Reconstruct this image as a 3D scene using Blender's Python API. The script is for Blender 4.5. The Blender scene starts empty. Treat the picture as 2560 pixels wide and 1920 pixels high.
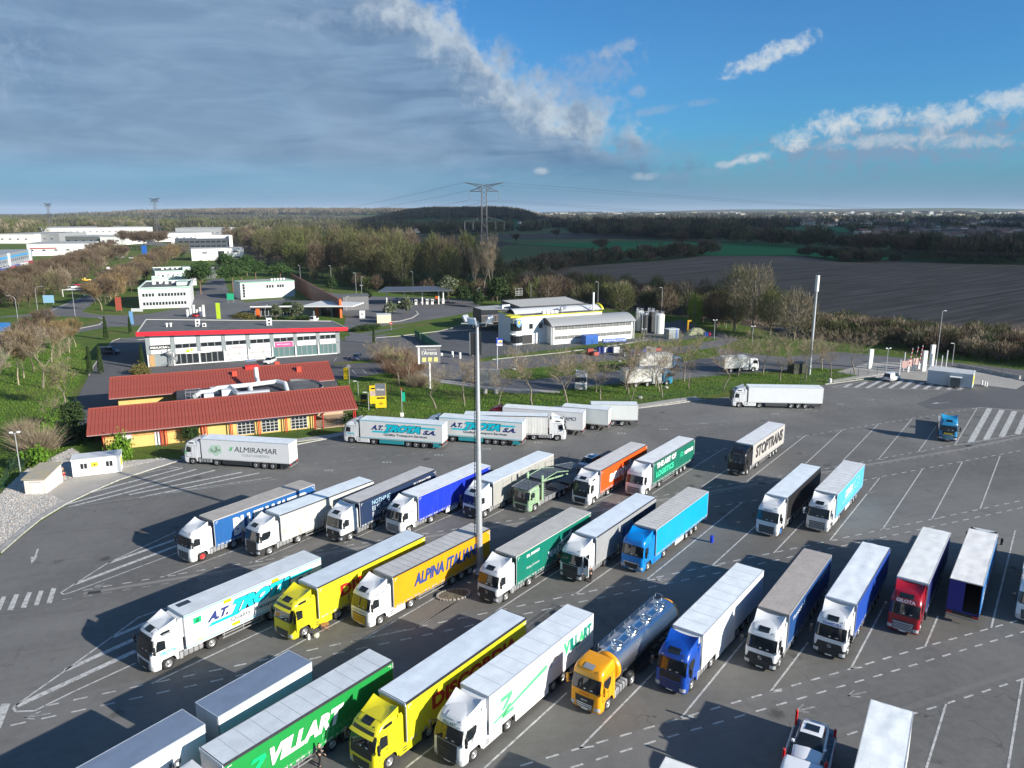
import bpy,bmesh,math,random
import numpy as np
from mathutils import Vector,Matrix,noise as mnoise
from mathutils.geometry import tessellate_polygon
R_=math.radians
random.seed(7)
scene=bpy.context.scene
COL=scene.collection
FPX,HY,CH=1900.0,532.0,35.7
TH=math.atan((960-HY)/FPX)
cam_d=bpy.data.cameras.new('camera')
cam_d.sensor_width=36.0
cam_d.lens=36.0*FPX/2560.0
cam_d.clip_start=0.5
cam_d.clip_end=60000.0
cam=bpy.data.objects.new('camera',cam_d)
COL.objects.link(cam)
cam.location=(0,0,CH)
cam.rotation_euler=(math.pi/2-TH,0,0)
scene.camera=cam
SUN_EL=R_(20.2)
SUN_AZ=math.atan2(0.864,-0.504)
EXPOSURE=0.95
HAZE_D=4.2e-5
sun_d=bpy.data.lights.new('sun','SUN')
sun_d.energy=4.6
sun_d.angle=R_(0.53)
sun_d.color=(1.0,0.93,0.82)
sun=bpy.data.objects.new('sun',sun_d)
COL.objects.link(sun)
sdir=Vector((0.864*math.cos(SUN_EL),-0.504*math.cos(SUN_EL),math.sin(SUN_EL)))
sun.rotation_euler=sdir.to_track_quat('Z','Y').to_euler()
sun.location=(60,-40,60)
scene.view_settings.view_transform='Standard'
scene.view_settings.look='None'
scene.view_settings.gamma=1.0
scene.view_settings.use_curve_mapping=False
scene.view_settings.exposure=EXPOSURE
class NT:
 def __init__(s,tree):
  s.t=tree;s.n=tree.nodes;s.l=tree.links
 def new(s,typ,**kw):
  nd=s.n.new(typ)
  for k,v in kw.items():
   setattr(nd,k,v)
  return nd
 def put(s,sock,v):
  if isinstance(v,bpy.types.NodeSocket):
   s.l.new(v,sock)
  else:
   sock.default_value=v
 def m(s,op,a,b=0.0,c=None,clamp=False):
  nd=s.n.new('ShaderNodeMath');nd.operation=op;nd.use_clamp=clamp
  s.put(nd.inputs[0],a);s.put(nd.inputs[1],b)
  if c is not None:s.put(nd.inputs[2],c)
  return nd.outputs[0]
 def ramp(s,v,lo,hi,a=0.0,b=1.0,smooth=True):
  nd=s.n.new('ShaderNodeMapRange')
  nd.interpolation_type='SMOOTHSTEP' if smooth else 'LINEAR'
  s.put(nd.inputs[0],v)
  for i,q in enumerate((lo,hi,a,b)):s.put(nd.inputs[i+1],q)
  return nd.outputs[0]
 def mix(s,f,a,b,mode='MIX'):
  nd=s.n.new('ShaderNodeMix');nd.data_type='RGBA';nd.blend_type=mode
  s.put(nd.inputs[0],f)
  for i,q in((6,a),(7,b)):
   if isinstance(q,(tuple,list))and len(q)==3:q=(*q,1)
   s.put(nd.inputs[i],q)
  return nd.outputs[2]
 def noise(s,vec,scale,detail=4,rough=0.55,dist=0.0,dim='3D'):
  nd=s.n.new('ShaderNodeTexNoise');nd.noise_dimensions=dim
  if vec is not None:s.l.new(vec,nd.inputs['Vector'])
  nd.inputs['Scale'].default_value=scale
  nd.inputs['Detail'].default_value=detail
  nd.inputs['Roughness'].default_value=rough
  nd.inputs['Distortion'].default_value=dist
  return nd.outputs[0]
 def vmul(s,v,xyz):
  nd=s.n.new('ShaderNodeVectorMath');nd.operation='MULTIPLY'
  s.put(nd.inputs[0],v);nd.inputs[1].default_value=xyz
  return nd.outputs[0]
world=bpy.data.worlds.new('World')
scene.world=world
world.use_nodes=True
nt=NT(world.node_tree)
nt.n.clear()
out=nt.new('ShaderNodeOutputWorld')
bg=nt.new('ShaderNodeBackground')
bg.inputs[1].default_value=0.09
sky=nt.new('ShaderNodeTexSky',sky_type='NISHITA')
sky.sun_disc=False
sky.sun_elevation=SUN_EL
sky.sun_rotation=SUN_AZ
sky.altitude=0
sky.air_density=1.0
sky.dust_density=0.6
sky.ozone_density=2.5
tc=nt.new('ShaderNodeTexCoord')
sep=nt.new('ShaderNodeSeparateXYZ')
nt.l.new(tc.outputs['Generated'],sep.inputs[0])
X,Y,Z=sep.outputs
DEG=57.29578
AZ=nt.m('MULTIPLY',nt.m('ARCTAN2',X,Y),DEG)
EL=nt.m('MULTIPLY',nt.m('ARCSINE',Z),DEG)
zz=nt.m('ADD',nt.m('MAXIMUM',Z,0.0),0.07)
comb=nt.new('ShaderNodeCombineXYZ')
nt.l.new(nt.m('DIVIDE',X,zz),comb.inputs[0]);nt.l.new(nt.m('DIVIDE',Y,zz),comb.inputs[1])
PL=comb.outputs[0]
comb2=nt.new('ShaderNodeCombineXYZ')
nt.l.new(AZ,comb2.inputs[0]);nt.l.new(EL,comb2.inputs[1])
AE=comb2.outputs[0]
n1=nt.noise(PL,0.9,7,0.6,0.3)
n2=nt.noise(AE,0.16,6,0.6,0.4)
n3=nt.noise(AE,0.5,5,0.6)
n4=nt.noise(nt.vmul(AE,(0.35,1.6,1)),0.35,6,0.6,0.6)
base=nt.mix(1.0,sky.outputs[0],(0.22,0.55,0.84,1),'MULTIPLY')
CL=1.0
tt=nt.m('ADD',nt.m('MULTIPLY',nt.m('SUBTRACT',EL,4.6),1.55),nt.m('SUBTRACT',AZ,8.5))
tt=nt.m('ADD',tt,nt.m('MULTIPLY',nt.m('SUBTRACT',n2,0.5),19.0))
tt=nt.m('ADD',tt,nt.m('MULTIPLY',nt.m('SUBTRACT',n3,0.5),9.0))
tt=nt.m('ADD',tt,nt.m('MULTIPLY',nt.m('SUBTRACT',nt.noise(AE,1.6,4,0.6),0.5),3.0))
low=nt.ramp(EL,1.2,4.4)
shelf=nt.m('MULTIPLY',nt.ramp(tt,2.4,-2.0),nt.ramp(EL,.2,4.2,0.0,1.0))
rim=nt.m('MULTIPLY',nt.ramp(tt,-7.5,-1.0),nt.ramp(EL,3.0,6.0))
streak=nt.ramp(n4,0.33,0.72)
dens=nt.ramp(nt.noise(AE,0.07,5,0.6,0.5),0.32,0.66)
cgrey=nt.mix(streak,(.62,1.15,2.0),(1.35,2.1,3.1))
cgrey=nt.mix(nt.m('MULTIPLY',dens,0.45),cgrey,(1.75,2.35,3.1))
rimn=nt.ramp(n3,0.30,0.62)
cshelf=nt.mix(nt.m('MULTIPLY',rim,nt.m('ADD',nt.m('MULTIPLY',rimn,0.65),0.22)),cgrey,(3.5,3.9,4.2))
c=nt.mix(nt.m('MULTIPLY',shelf,0.93),base,cshelf)
W1=(1.9,2.6,3.6);W2=(3.7,4.1,4.4);W3=(1.1,2.0,3.1)
blobs=[(4.0,15.6,5.4,1.0,0.0,.75,W1),(5.2,9.2,4.2,1.9,.25,.62,(1.6,2.3,3.5)),(7.4,11.1,2.0,.55,.2,.7,W1),(-3.4,10.6,1.1,.5,.05,.6,W1),(-2.3,9.0,1.7,.55,.1,.35,W1),(17.6,10.2,3.5,.8,.33,.9,W2),(8.9,8.2,.9,.5,.05,.6,W1),(6.4,7.6,1.6,.45,.1,.6,W1),(9.6,6.9,2.4,.35,.15,.5,W1),(13.2,7.4,1.3,.3,.1,.4,W1),(-13.4,12.6,3.4,.7,.15,.5,W1),(26.0,4.2,11.0,1.9,.06,.95,(1.35,2.0,2.9)),(22.0,5.7,1.7,.95,.0,.95,W2),(24.6,6.1,1.9,.9,.0,.85,W2),(19.6,4.9,1.5,.8,.1,.95,W2),(28.6,5.9,2.6,.9,.0,.8,W2),(32.5,6.6,3.0,1.0,.0,.8,W2),(25.0,4.6,4.5,.5,.05,.55,W2),(29.5,4.3,4.0,.5,.0,.5,W2),(17.0,3.7,1.6,.45,.2,.9,W2),(15.0,3.3,.9,.3,0,.7,W2),(2.0,2.9,.8,.28,0,.8,W2),(-2.1,2.6,1.6,.3,0,.5,W1),(9.6,2.6,1.0,.33,0,.8,W2),(12.0,2.5,1.7,.4,0,.4,W1),(14.3,2.9,1.4,.3,0,.3,W1),(10.5,4.2,8.0,1.0,.06,.35,W3),(-38,9,9,3,0,.6,W1),(48,9,11,2.2,.1,.7,W1),(70,14,14,3,0,.6,W1),(130,12,22,3,0,.6,W1),(-150,14,20,4,0,.6,W1)]
nd2=nt.noise(AE,1.1,7,0.66,0.35)
wob=nt.m('MULTIPLY',nt.m('SUBTRACT',nd2,0.5),4.2)
for(a,e,wa,we,tl,stg,colr)in blobs:
 da=nt.m('DIVIDE',nt.m('SUBTRACT',AZ,a),wa)
 de=nt.m('DIVIDE',nt.m('SUBTRACT',nt.m('SUBTRACT',EL,e),nt.m('MULTIPLY',nt.m('SUBTRACT',AZ,a),tl)),we)
 dd=nt.m('ADD',nt.m('MULTIPLY',da,da),nt.m('MULTIPLY',de,de))
 fld=nt.ramp(nt.m('ADD',dd,wob),1.15,-0.45)
 c=nt.mix(nt.m('MULTIPLY',fld,stg),c,colr)
hz=nt.ramp(EL,4.6,0.2)
hc=nt.mix(nt.ramp(AZ,-30,25),(.62,1.48,2.75),(1.05,1.95,3.05))
hc=nt.mix(nt.m('MULTIPLY',streak,0.22),hc,(1.6,2.4,3.4))
c=nt.mix(nt.m('MULTIPLY',hz,0.88),c,hc)
nt.l.new(c,bg.inputs[0])
nt.l.new(bg.outputs[0],out.inputs[0])
def g(px,py,z=0.0):
 """point of the place that lies on the ray of a photo pixel at height z"""
 a=(px-1280)/FPX;b=(960-py)/FPX
 dx,dy,dz=a,math.cos(TH)+b*math.sin(TH),-math.sin(TH)+b*math.cos(TH)
 t=(z-CH)/dz
 return Vector((dx*t,dy*t,z))
def gl(pts,z=0.0):
 return[g(p[0],p[1],z)for p in pts]
def crop(o,s,pts):
 return[(o[0]+p[0]*s,o[1]+p[1]*s)for p in pts]
class MB:
 """collects faces with material slots, builds ONE mesh object"""
 def __init__(s):
  s.v=[];s.f=[];s.mi=[];s.sm=[]
 def add(s,verts,faces,mi=0,smooth=False):
  o=len(s.v)
  s.v.extend([tuple(p)for p in verts])
  for f in faces:
   s.f.append(tuple(i+o for i in f));s.mi.append(mi);s.sm.append(smooth)
  return s
 def box(s,x0,y0,z0,x1,y1,z1,mi=0):
  v=[(x0,y0,z0),(x1,y0,z0),(x1,y1,z0),(x0,y1,z0),(x0,y0,z1),(x1,y0,z1),(x1,y1,z1),(x0,y1,z1)]
  return s.add(v,[(3,2,1,0),(4,5,6,7),(0,1,5,4),(1,2,6,5),(2,3,7,6),(3,0,4,7)],mi)
 def bbox(s,x0,y0,z0,x1,y1,z1,b=0.02,mi=0):
  """box with chamfered edges"""
  bm=bmesh.new()
  bmesh.ops.create_cube(bm,size=1)
  for v in bm.verts:
   v.co=Vector(((x0+x1)/2+v.co.x*(x1-x0),(y0+y1)/2+v.co.y*(y1-y0),(z0+z1)/2+v.co.z*(z1-z0)))
  bmesh.ops.bevel(bm,geom=list(bm.edges),offset=b,segments=1,affect='EDGES')
  bm.verts.ensure_lookup_table()
  s.add([v.co for v in bm.verts],[[v.index for v in f.verts]for f in bm.faces],mi)
  bm.free();return s
 def cyl(s,p0,p1,r0,r1=None,n=10,mi=0,cap=True,smooth=True):
  if r1 is None:r1=r0
  p0=Vector(p0);p1=Vector(p1);d=(p1-p0)
  if d.length<1e-6:return s
  q=d.to_track_quat('Z','Y')
  v=[]
  for p,r in((p0,r0),(p1,r1)):
   for i in range(n):
    a=2*math.pi*i/n
    v.append(p+q@Vector((r*math.cos(a),r*math.sin(a),0)))
  s.add(v,[(i,(i+1)%n,n+(i+1)%n,n+i)for i in range(n)],mi,smooth)
  if cap:
   s.add(v[:n],[tuple(range(n-1,-1,-1))],mi);s.add(v[n:],[tuple(range(n))],mi)
  return s
 def lathe(s,prof,axis='Z',n=20,mi=0,c=(0,0,0),smooth=True):
  """prof = [(radius, height)] around an axis"""
  v=[]
  for r,h in prof:
   for i in range(n):
    a=2*math.pi*i/n;x,y=r*math.cos(a),r*math.sin(a)
    p={'Z':(x,y,h),'Y':(x,h,y),'X':(h,x,y)}[axis]
    v.append((p[0]+c[0],p[1]+c[1],p[2]+c[2]))
  f=[]
  for j in range(len(prof)-1):
   for i in range(n):
    q=(j*n+i,j*n+(i+1)%n,(j+1)*n+(i+1)%n,(j+1)*n+i)
    f.append(q if axis!='Y' else q[::-1])
  return s.add(v,f,mi,smooth)
 def grid(s,rows,mi=0,smooth=True,flip=False):
  nr,nc=len(rows),len(rows[0])
  v=[p for r in rows for p in r];f=[]
  for j in range(nr-1):
   for i in range(nc-1):
    q=(j*nc+i,j*nc+i+1,(j+1)*nc+i+1,(j+1)*nc+i)
    f.append(q[::-1]if flip else q)
  return s.add(v,f,mi,smooth)
 def prism(s,poly,h0,h1,mi=0,axis='Z'):
  n=len(poly)
  def P(p,h):return{'Z':(p[0],p[1],h),'Y':(p[0],h,p[1]),'X':(h,p[0],p[1])}[axis]
  v=[P(p,h0)for p in poly]+[P(p,h1)for p in poly]
  tess=tessellate_polygon([[Vector((p[0],p[1],0))for p in poly]])
  s.add(v,[t for t in tess],mi);s.add(v,[(t[0]+n,t[1]+n,t[2]+n)for t in tess],mi)
  s.add(v,[(i,(i+1)%n,n+(i+1)%n,n+i)for i in range(n)],mi)
  return s
 def mesh(s,name,mats,fix=False):
  me=bpy.data.meshes.new(name)
  me.from_pydata(s.v,[],s.f)
  for m in(mats if isinstance(mats,(list,tuple))else[mats]):me.materials.append(m)
  me.polygons.foreach_set('material_index',s.mi)
  me.polygons.foreach_set('use_smooth',s.sm)
  me.validate()
  if fix:
   bm=bmesh.new();bm.from_mesh(me);bmesh.ops.recalc_face_normals(bm,faces=bm.faces);bm.to_mesh(me);bm.free()
  me.update()
  return me
 def build(s,name,mats,parent=None,fix=False,loc=None,rz=0):
  return link(s.mesh(name,mats,fix),name,parent,loc,rz)
def link(me,name,parent=None,loc=None,rz=0):
 o=bpy.data.objects.new(name,me)
 COL.objects.link(o)
 if parent is not None:o.parent=parent
 if loc is not None:o.location=loc
 if rz:o.rotation_euler=(0,0,rz)
 return o
def tag(o,label=None,cat=None,group=None,kind=None):
 if label:o['label']=label
 if cat:o['category']=cat
 if group:o['group']=group
 if kind:o['kind']=kind
 return o
def thing(name,label,cat,loc=(0,0,0),rz=0,group=None):
 o=bpy.data.objects.new(name,None);COL.objects.link(o)
 o.empty_display_size=0.5
 o.location=loc;o.rotation_euler=(0,0,rz)
 return tag(o,label,cat,group)
def children(o):return[c for c in bpy.data.objects if c.parent==o]
def copy_tree(o,parent=None,kids=None):
 c=o.copy();COL.objects.link(c);c.parent=parent
 for ch in o.children:copy_tree(ch,c)
 return c
def np_mesh(name,V,F,mats,smooth=False,MI=None):
 """fast mesh from numpy arrays, F is (n,3) or (n,4)"""
 me=bpy.data.meshes.new(name)
 V=np.asarray(V,dtype=np.float32);F=np.asarray(F,dtype=np.int32)
 me.vertices.add(len(V));me.vertices.foreach_set('co',V.ravel())
 k=F.shape[1]
 me.loops.add(F.size);me.loops.foreach_set('vertex_index',F.ravel())
 me.polygons.add(len(F))
 me.polygons.foreach_set('loop_start',np.arange(0,F.size,k,dtype=np.int32))
 me.polygons.foreach_set('loop_total',np.full(len(F),k,dtype=np.int32))
 for m in(mats if isinstance(mats,(list,tuple))else[mats]):me.materials.append(m)
 if MI is not None:me.polygons.foreach_set('material_index',np.asarray(MI,dtype=np.int32))
 if smooth:me.polygons.foreach_set('use_smooth',np.ones(len(F),dtype=bool))
 me.update(calc_edges=True)
 return me
MC={}
def mat(name,col,rough=0.6,metal=0.0,var=0.0,scale=3.0,bump=0.0,bscale=20.0,coat=0.0,spec=0.5,col2=None,stretch=None,emit=None,dirt=0.0,alpha=1.0,world=False):
 key=(name,tuple(col),rough,metal,var,scale,bump,bscale,coat,spec,col2,stretch,dirt,alpha)
 if key in MC:return MC[key]
 m=bpy.data.materials.new(name);m.use_nodes=True
 t=NT(m.node_tree);b=t.n['Principled BSDF']
 b.inputs['Base Color'].default_value=(*col,1);b.inputs['Roughness'].default_value=rough
 b.inputs['Metallic'].default_value=metal;b.inputs['Coat Weight'].default_value=coat
 b.inputs['Coat Roughness'].default_value=0.08
 b.inputs['Specular IOR Level'].default_value=spec
 b.inputs['Alpha'].default_value=alpha
 if emit:b.inputs['Emission Color'].default_value=(*emit,1);b.inputs['Emission Strength'].default_value=1
 if var or bump or col2 or dirt:
  if world:
   gm=t.new('ShaderNodeNewGeometry');vec=gm.outputs['Position']
  else:
   tcn=t.new('ShaderNodeTexCoord');vec=tcn.outputs['Object']
  v2=t.vmul(vec,stretch)if stretch else vec
  cc=(*col,1)
  if var or col2:
   n=t.noise(v2,scale,5,0.6)
   k=t.ramp(n,0.3,0.7)
   c2=col2 if col2 else tuple(max(0,q*(1-var))for q in col)
   c1=col if col2 else tuple(min(1,q*(1+var*0.6))for q in col)
   cc=t.mix(k,c1,c2)
  if dirt:
   sx=t.vmul(vec,(2.2,2.2,0.35))
   d=t.ramp(t.noise(sx,1.6,6,0.65),0.48,0.78)
   cc=t.mix(t.m('MULTIPLY',d,dirt),cc,(0.16,0.145,0.12,1))
  t.put(b.inputs['Base Color'],cc)
  if bump:
   bn=t.new('ShaderNodeBump');bn.inputs['Strength'].default_value=bump;bn.inputs['Distance'].default_value=0.05
   t.l.new(t.noise(v2,bscale,4,0.6),bn.inputs['Height']);t.l.new(bn.outputs[0],b.inputs['Normal'])
 MC[key]=m
 return m
def paint(col,dirt=0.12,rough=0.32):return mat('paint',col,rough,coat=0.35,dirt=dirt,var=0.04,scale=1.0)
WHITE=(0.70,0.71,0.72)
DARK=mat('dark_plastic',(0.022,0.024,0.027),0.45,var=0.2)
RUBBER=mat('rubber',(0.018,0.018,0.019),0.85,var=0.3)
RIM=mat('wheel_rim',(0.35,0.36,0.37),0.4,0.6,dirt=0.4)
GLASS=mat('vehicle_glass',(0.012,0.016,0.02),0.06,spec=0.7)
CHASSIS=mat('chassis_grey',(0.035,0.036,0.04),0.7,var=0.3)
ALU=mat('aluminium',(0.55,0.56,0.58),0.38,0.75,dirt=0.25)
CHROME=mat('chrome',(0.82,0.83,0.85),0.13,1.0)
LAMP=mat('lamp_glass',(0.55,0.58,0.6),0.12,0.3)
PLATE=mat('number_plate',(0.75,0.75,0.7),0.5)
REDL=mat('rear_lamp_red',(0.5,0.02,0.015),0.3)
ORANGEL=mat('orange_reflector',(0.8,0.28,0.02),0.4)
SKIN=mat('skin',(0.5,0.3,0.22),0.6)
TXT={}
def text_mesh(s,bold=0.0,shear=0.0):
 """letters as a flat mesh normalised to width 1 x height 1, lying in x/y"""
 key=(s,bold,shear)
 if key in TXT:return TXT[key]
 cu=bpy.data.curves.new('lettering','FONT');cu.body=s;cu.size=1;cu.offset=bold;cu.shear=shear
 cu.resolution_u=3;cu.fill_mode='FRONT'
 o=bpy.data.objects.new('lettering',cu);COL.objects.link(o)
 me=bpy.data.meshes.new_from_object(o.evaluated_get(bpy.context.evaluated_depsgraph_get()))
 bpy.data.objects.remove(o);bpy.data.curves.remove(cu)
 co=np.zeros(len(me.vertices)*3,dtype=np.float32);me.vertices.foreach_get('co',co);co=co.reshape(-1,3)
 mn,mx=co.min(0),co.max(0);w,h=mx[0]-mn[0],mx[1]-mn[1]
 pl=[tuple(p.vertices)for p in me.polygons]
 co=co-mn;co[:,0]/=w;co[:,1]/=h
 bpy.data.meshes.remove(me)
 TXT[key]=(co,pl,w/h)
 return TXT[key]
def lettering(s,origin,xdir,updir,length,height,m,parent,bold=0.02,shear=0.0,name='lettering',off=0.012,warp=None):
 """flat print on a surface: origin = lower left corner, in the parent's coordinates"""
 co,pl,ar=text_mesh(s,bold,shear)
 xd=Vector(xdir).normalized();ud=Vector(updir).normalized();nn=xd.cross(ud)
 o=Vector(origin)+nn*off
 if length is None:length=height*ar
 V=[o+xd*(c_[0]*length)+ud*(c_[1]*height)for c_ in co]
 b=MB();b.add(V,pl)
 return b.build(name,m,parent)
def flat_poly(pts,origin,xdir,updir,m,parent,name='emblem',off=0.013):
 xd=Vector(xdir).normalized();ud=Vector(updir).normalized();nn=xd.cross(ud)
 o=Vector(origin)+nn*off
 V=[o+xd*p[0]+ud*p[1]for p in pts]
 tess=tessellate_polygon([[Vector((p[0],p[1],0))for p in pts]])
 fs=[]
 for t in tess:
  a,b_,c_=(V[i]for i in t)
  fs.append(t if(b_-a).cross(c_-a).dot(nn)>0 else t[::-1])
 b=MB();b.add(V,fs)
 return b.build(name,m,parent)
def ring_pts(cx,cy,r,n=18,ry=None):
 return[(cx+r*math.cos(2*math.pi*i/n),cy+(ry or r)*math.sin(2*math.pi*i/n))for i in range(n)]
BASE_ROWS=[(-.12,.30,1.20,.25),(0,.55,1.25,.22),(0,1.05,1.25,.22),(-.04,1.88,1.25,.22)]
ROOFS={'high':[(-.28,2.92,1.22,.26),(-.40,3.18,1.20,.30),(-.66,3.42,1.13,.36),(-1.15,3.60,1.06,.36),(-2.0,3.72,1.0,.25)],'box':[(-.22,2.90,1.23,.24),(-.30,3.22,1.21,.28),(-.46,3.46,1.15,.34),(-.95,3.62,1.06,.36),(-2.0,3.70,1.0,.25)],'round':[(-.26,2.86,1.22,.26),(-.34,3.06,1.21,.34),(-.56,3.34,1.15,.42),(-1.0,3.55,1.06,.42),(-2.0,3.66,1.0,.25)],'low':[(-.24,2.72,1.22,.24),(-.32,2.86,1.20,.28),(-.50,3.00,1.13,.34),(-1.0,3.10,1.06,.36),(-2.0,3.14,1.0,.25)],}
CABL=2.28
def cab_pt(P,k,s=None,x=None,side=1,off=0.0):
 k=max(0,min(len(P)-1,k));i=min(int(k),len(P)-2);t=k-i
 a,b=P[i],P[i+1]
 xf,z,w,r=(a[j]+(b[j]-a[j])*t for j in range(4))
 dz,dx=b[1]-a[1],b[0]-a[0];L=math.hypot(dz,dx)or 1
 nzx,nzz=dz/L,-dx/L
 flat=w-r
 if s is not None:
  sg=1 if s>=0 else-1;q=abs(s)
  if q<=flat:
   X,Y,nx,ny=xf,sg*q,1,0
  elif q<=flat+math.pi/2*r:
   an=(q-flat)/r
   X,Y,nx,ny=xf-r+r*math.cos(an),sg*(flat+r*math.sin(an)),math.cos(an),sg*math.sin(an)
  else:
   X,Y,nx,ny=xf-r-(q-flat-math.pi/2*r),sg*w,0,sg
 else:
  X,Y,nx,ny=x,side*w,0,side
 X-=0.06*min(1,abs(Y)/w)**2 if nx>0 else 0.06
 return Vector((X+off*nx*nzx,Y+off*ny,z+off*abs(nx)*nzz))
def smax(P,k):
 i=min(int(k),len(P)-2);t=k-i;w=P[i][2]+(P[i+1][2]-P[i][2])*t;r=P[i][3]+(P[i+1][3]-P[i][3])*t
 return w-r,r
def front_patch(P,k0,k1,f0,f1,off=0.014,nk=3,ns=10,corner=0.0,m=None,name='panel',parent=None,taper=0.0):
 """patch on the front: f in metres of s; taper shifts the edges at the lower row"""
 rows=[]
 for j in range(nk+1):
  k=k0+(k1-k0)*j/nk
  q=taper*(1-j/nk)
  row=[cab_pt(P,k,s=(f0+q)+((f1-q)-(f0+q))*i/ns,off=off)for i in range(ns+1)]
  rows.append(row)
 b=MB().grid(rows)
 return b.build(name,m,parent)
def side_patch(P,poly,side,off,m,name,parent):
 """poly in (x,k) on the cab's side"""
 V=[cab_pt(P,k,x=x,side=side,off=off)for x,k in poly]
 n=len(V);tess=tessellate_polygon([[Vector((p.x,p.z,0))for p in V]])
 fs=[]
 for t in tess:
  a,b_,c_=(V[i]for i in t)
  fs.append(t if(b_-a).cross(c_-a).y*side>0 else t[::-1])
 return MB().add(V,fs).build(name,m,parent)
WM={}
def wheel_meshes():
 if WM:return WM
 b=MB()
 b.lathe([(.28,-.13),(.34,-.15),(.46,-.15),(.515,-.11),(.52,0),(.515,.11),(.46,.15),(.34,.15),(.28,.13)],'Y',22)
 WM['tyre']=b.mesh('tyre',RUBBER)
 b=MB()
 for sg in(1,-1):
  y=.13*sg
  b.lathe([(.30,y+.015*sg),(.285,y+.02*sg),(.25,y-.03*sg),(.20,y-.05*sg),(.13,y-.04*sg),(.12,y+.03*sg),(.06,y+.05*sg),(.001,y+.05*sg)],'Y',18)
  for i in range(10):
   a=math.pi*2*i/10
   b.cyl((.165*math.cos(a),y-.045*sg,.165*math.sin(a)),(.165*math.cos(a),y-.01*sg,.165*math.sin(a)),.018,n=5)
 WM['rim']=b.mesh('rim',RIM)
 b=MB()
 for sg in(1,-1):
  y=.13*sg
  b.lathe([(.30,y+.015*sg),(.27,y-.06*sg),(.22,y-.08*sg),(.12,y-.02*sg),(.11,y+.05*sg),(.001,y+.05*sg)],'Y',18)
 WM['rim_chrome']=b.mesh('rim',mat('polished_rim',(.5,.5,.5),.25,.9))
 b=MB()
 rows=[]
 for y in(-.17,.17):
  rows.append([(.60*math.cos(a),y,.60*math.sin(a))for a in[R_(d)for d in range(0,181,15)]])
 b.grid(rows);b.grid([[(q[0]*1.04,q[1],q[2]*1.04)for q in r]for r in rows],flip=True)
 WM['guard']=b.mesh('mudguard',DARK)
 return WM
def wheel(parent,x,y,z=.52,chrome=False,rimmat=None,dual=False):
 w=wheel_meshes()
 t=link(w['tyre'],'wheel',parent,(x,y,z))
 r=link(w['rim_chrome' if chrome else 'rim'],'rim',t)
 if rimmat:
  me=w['rim'].copy();me.materials.clear();me.materials.append(rimmat);r.data=me
 return t
CABM={}
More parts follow.
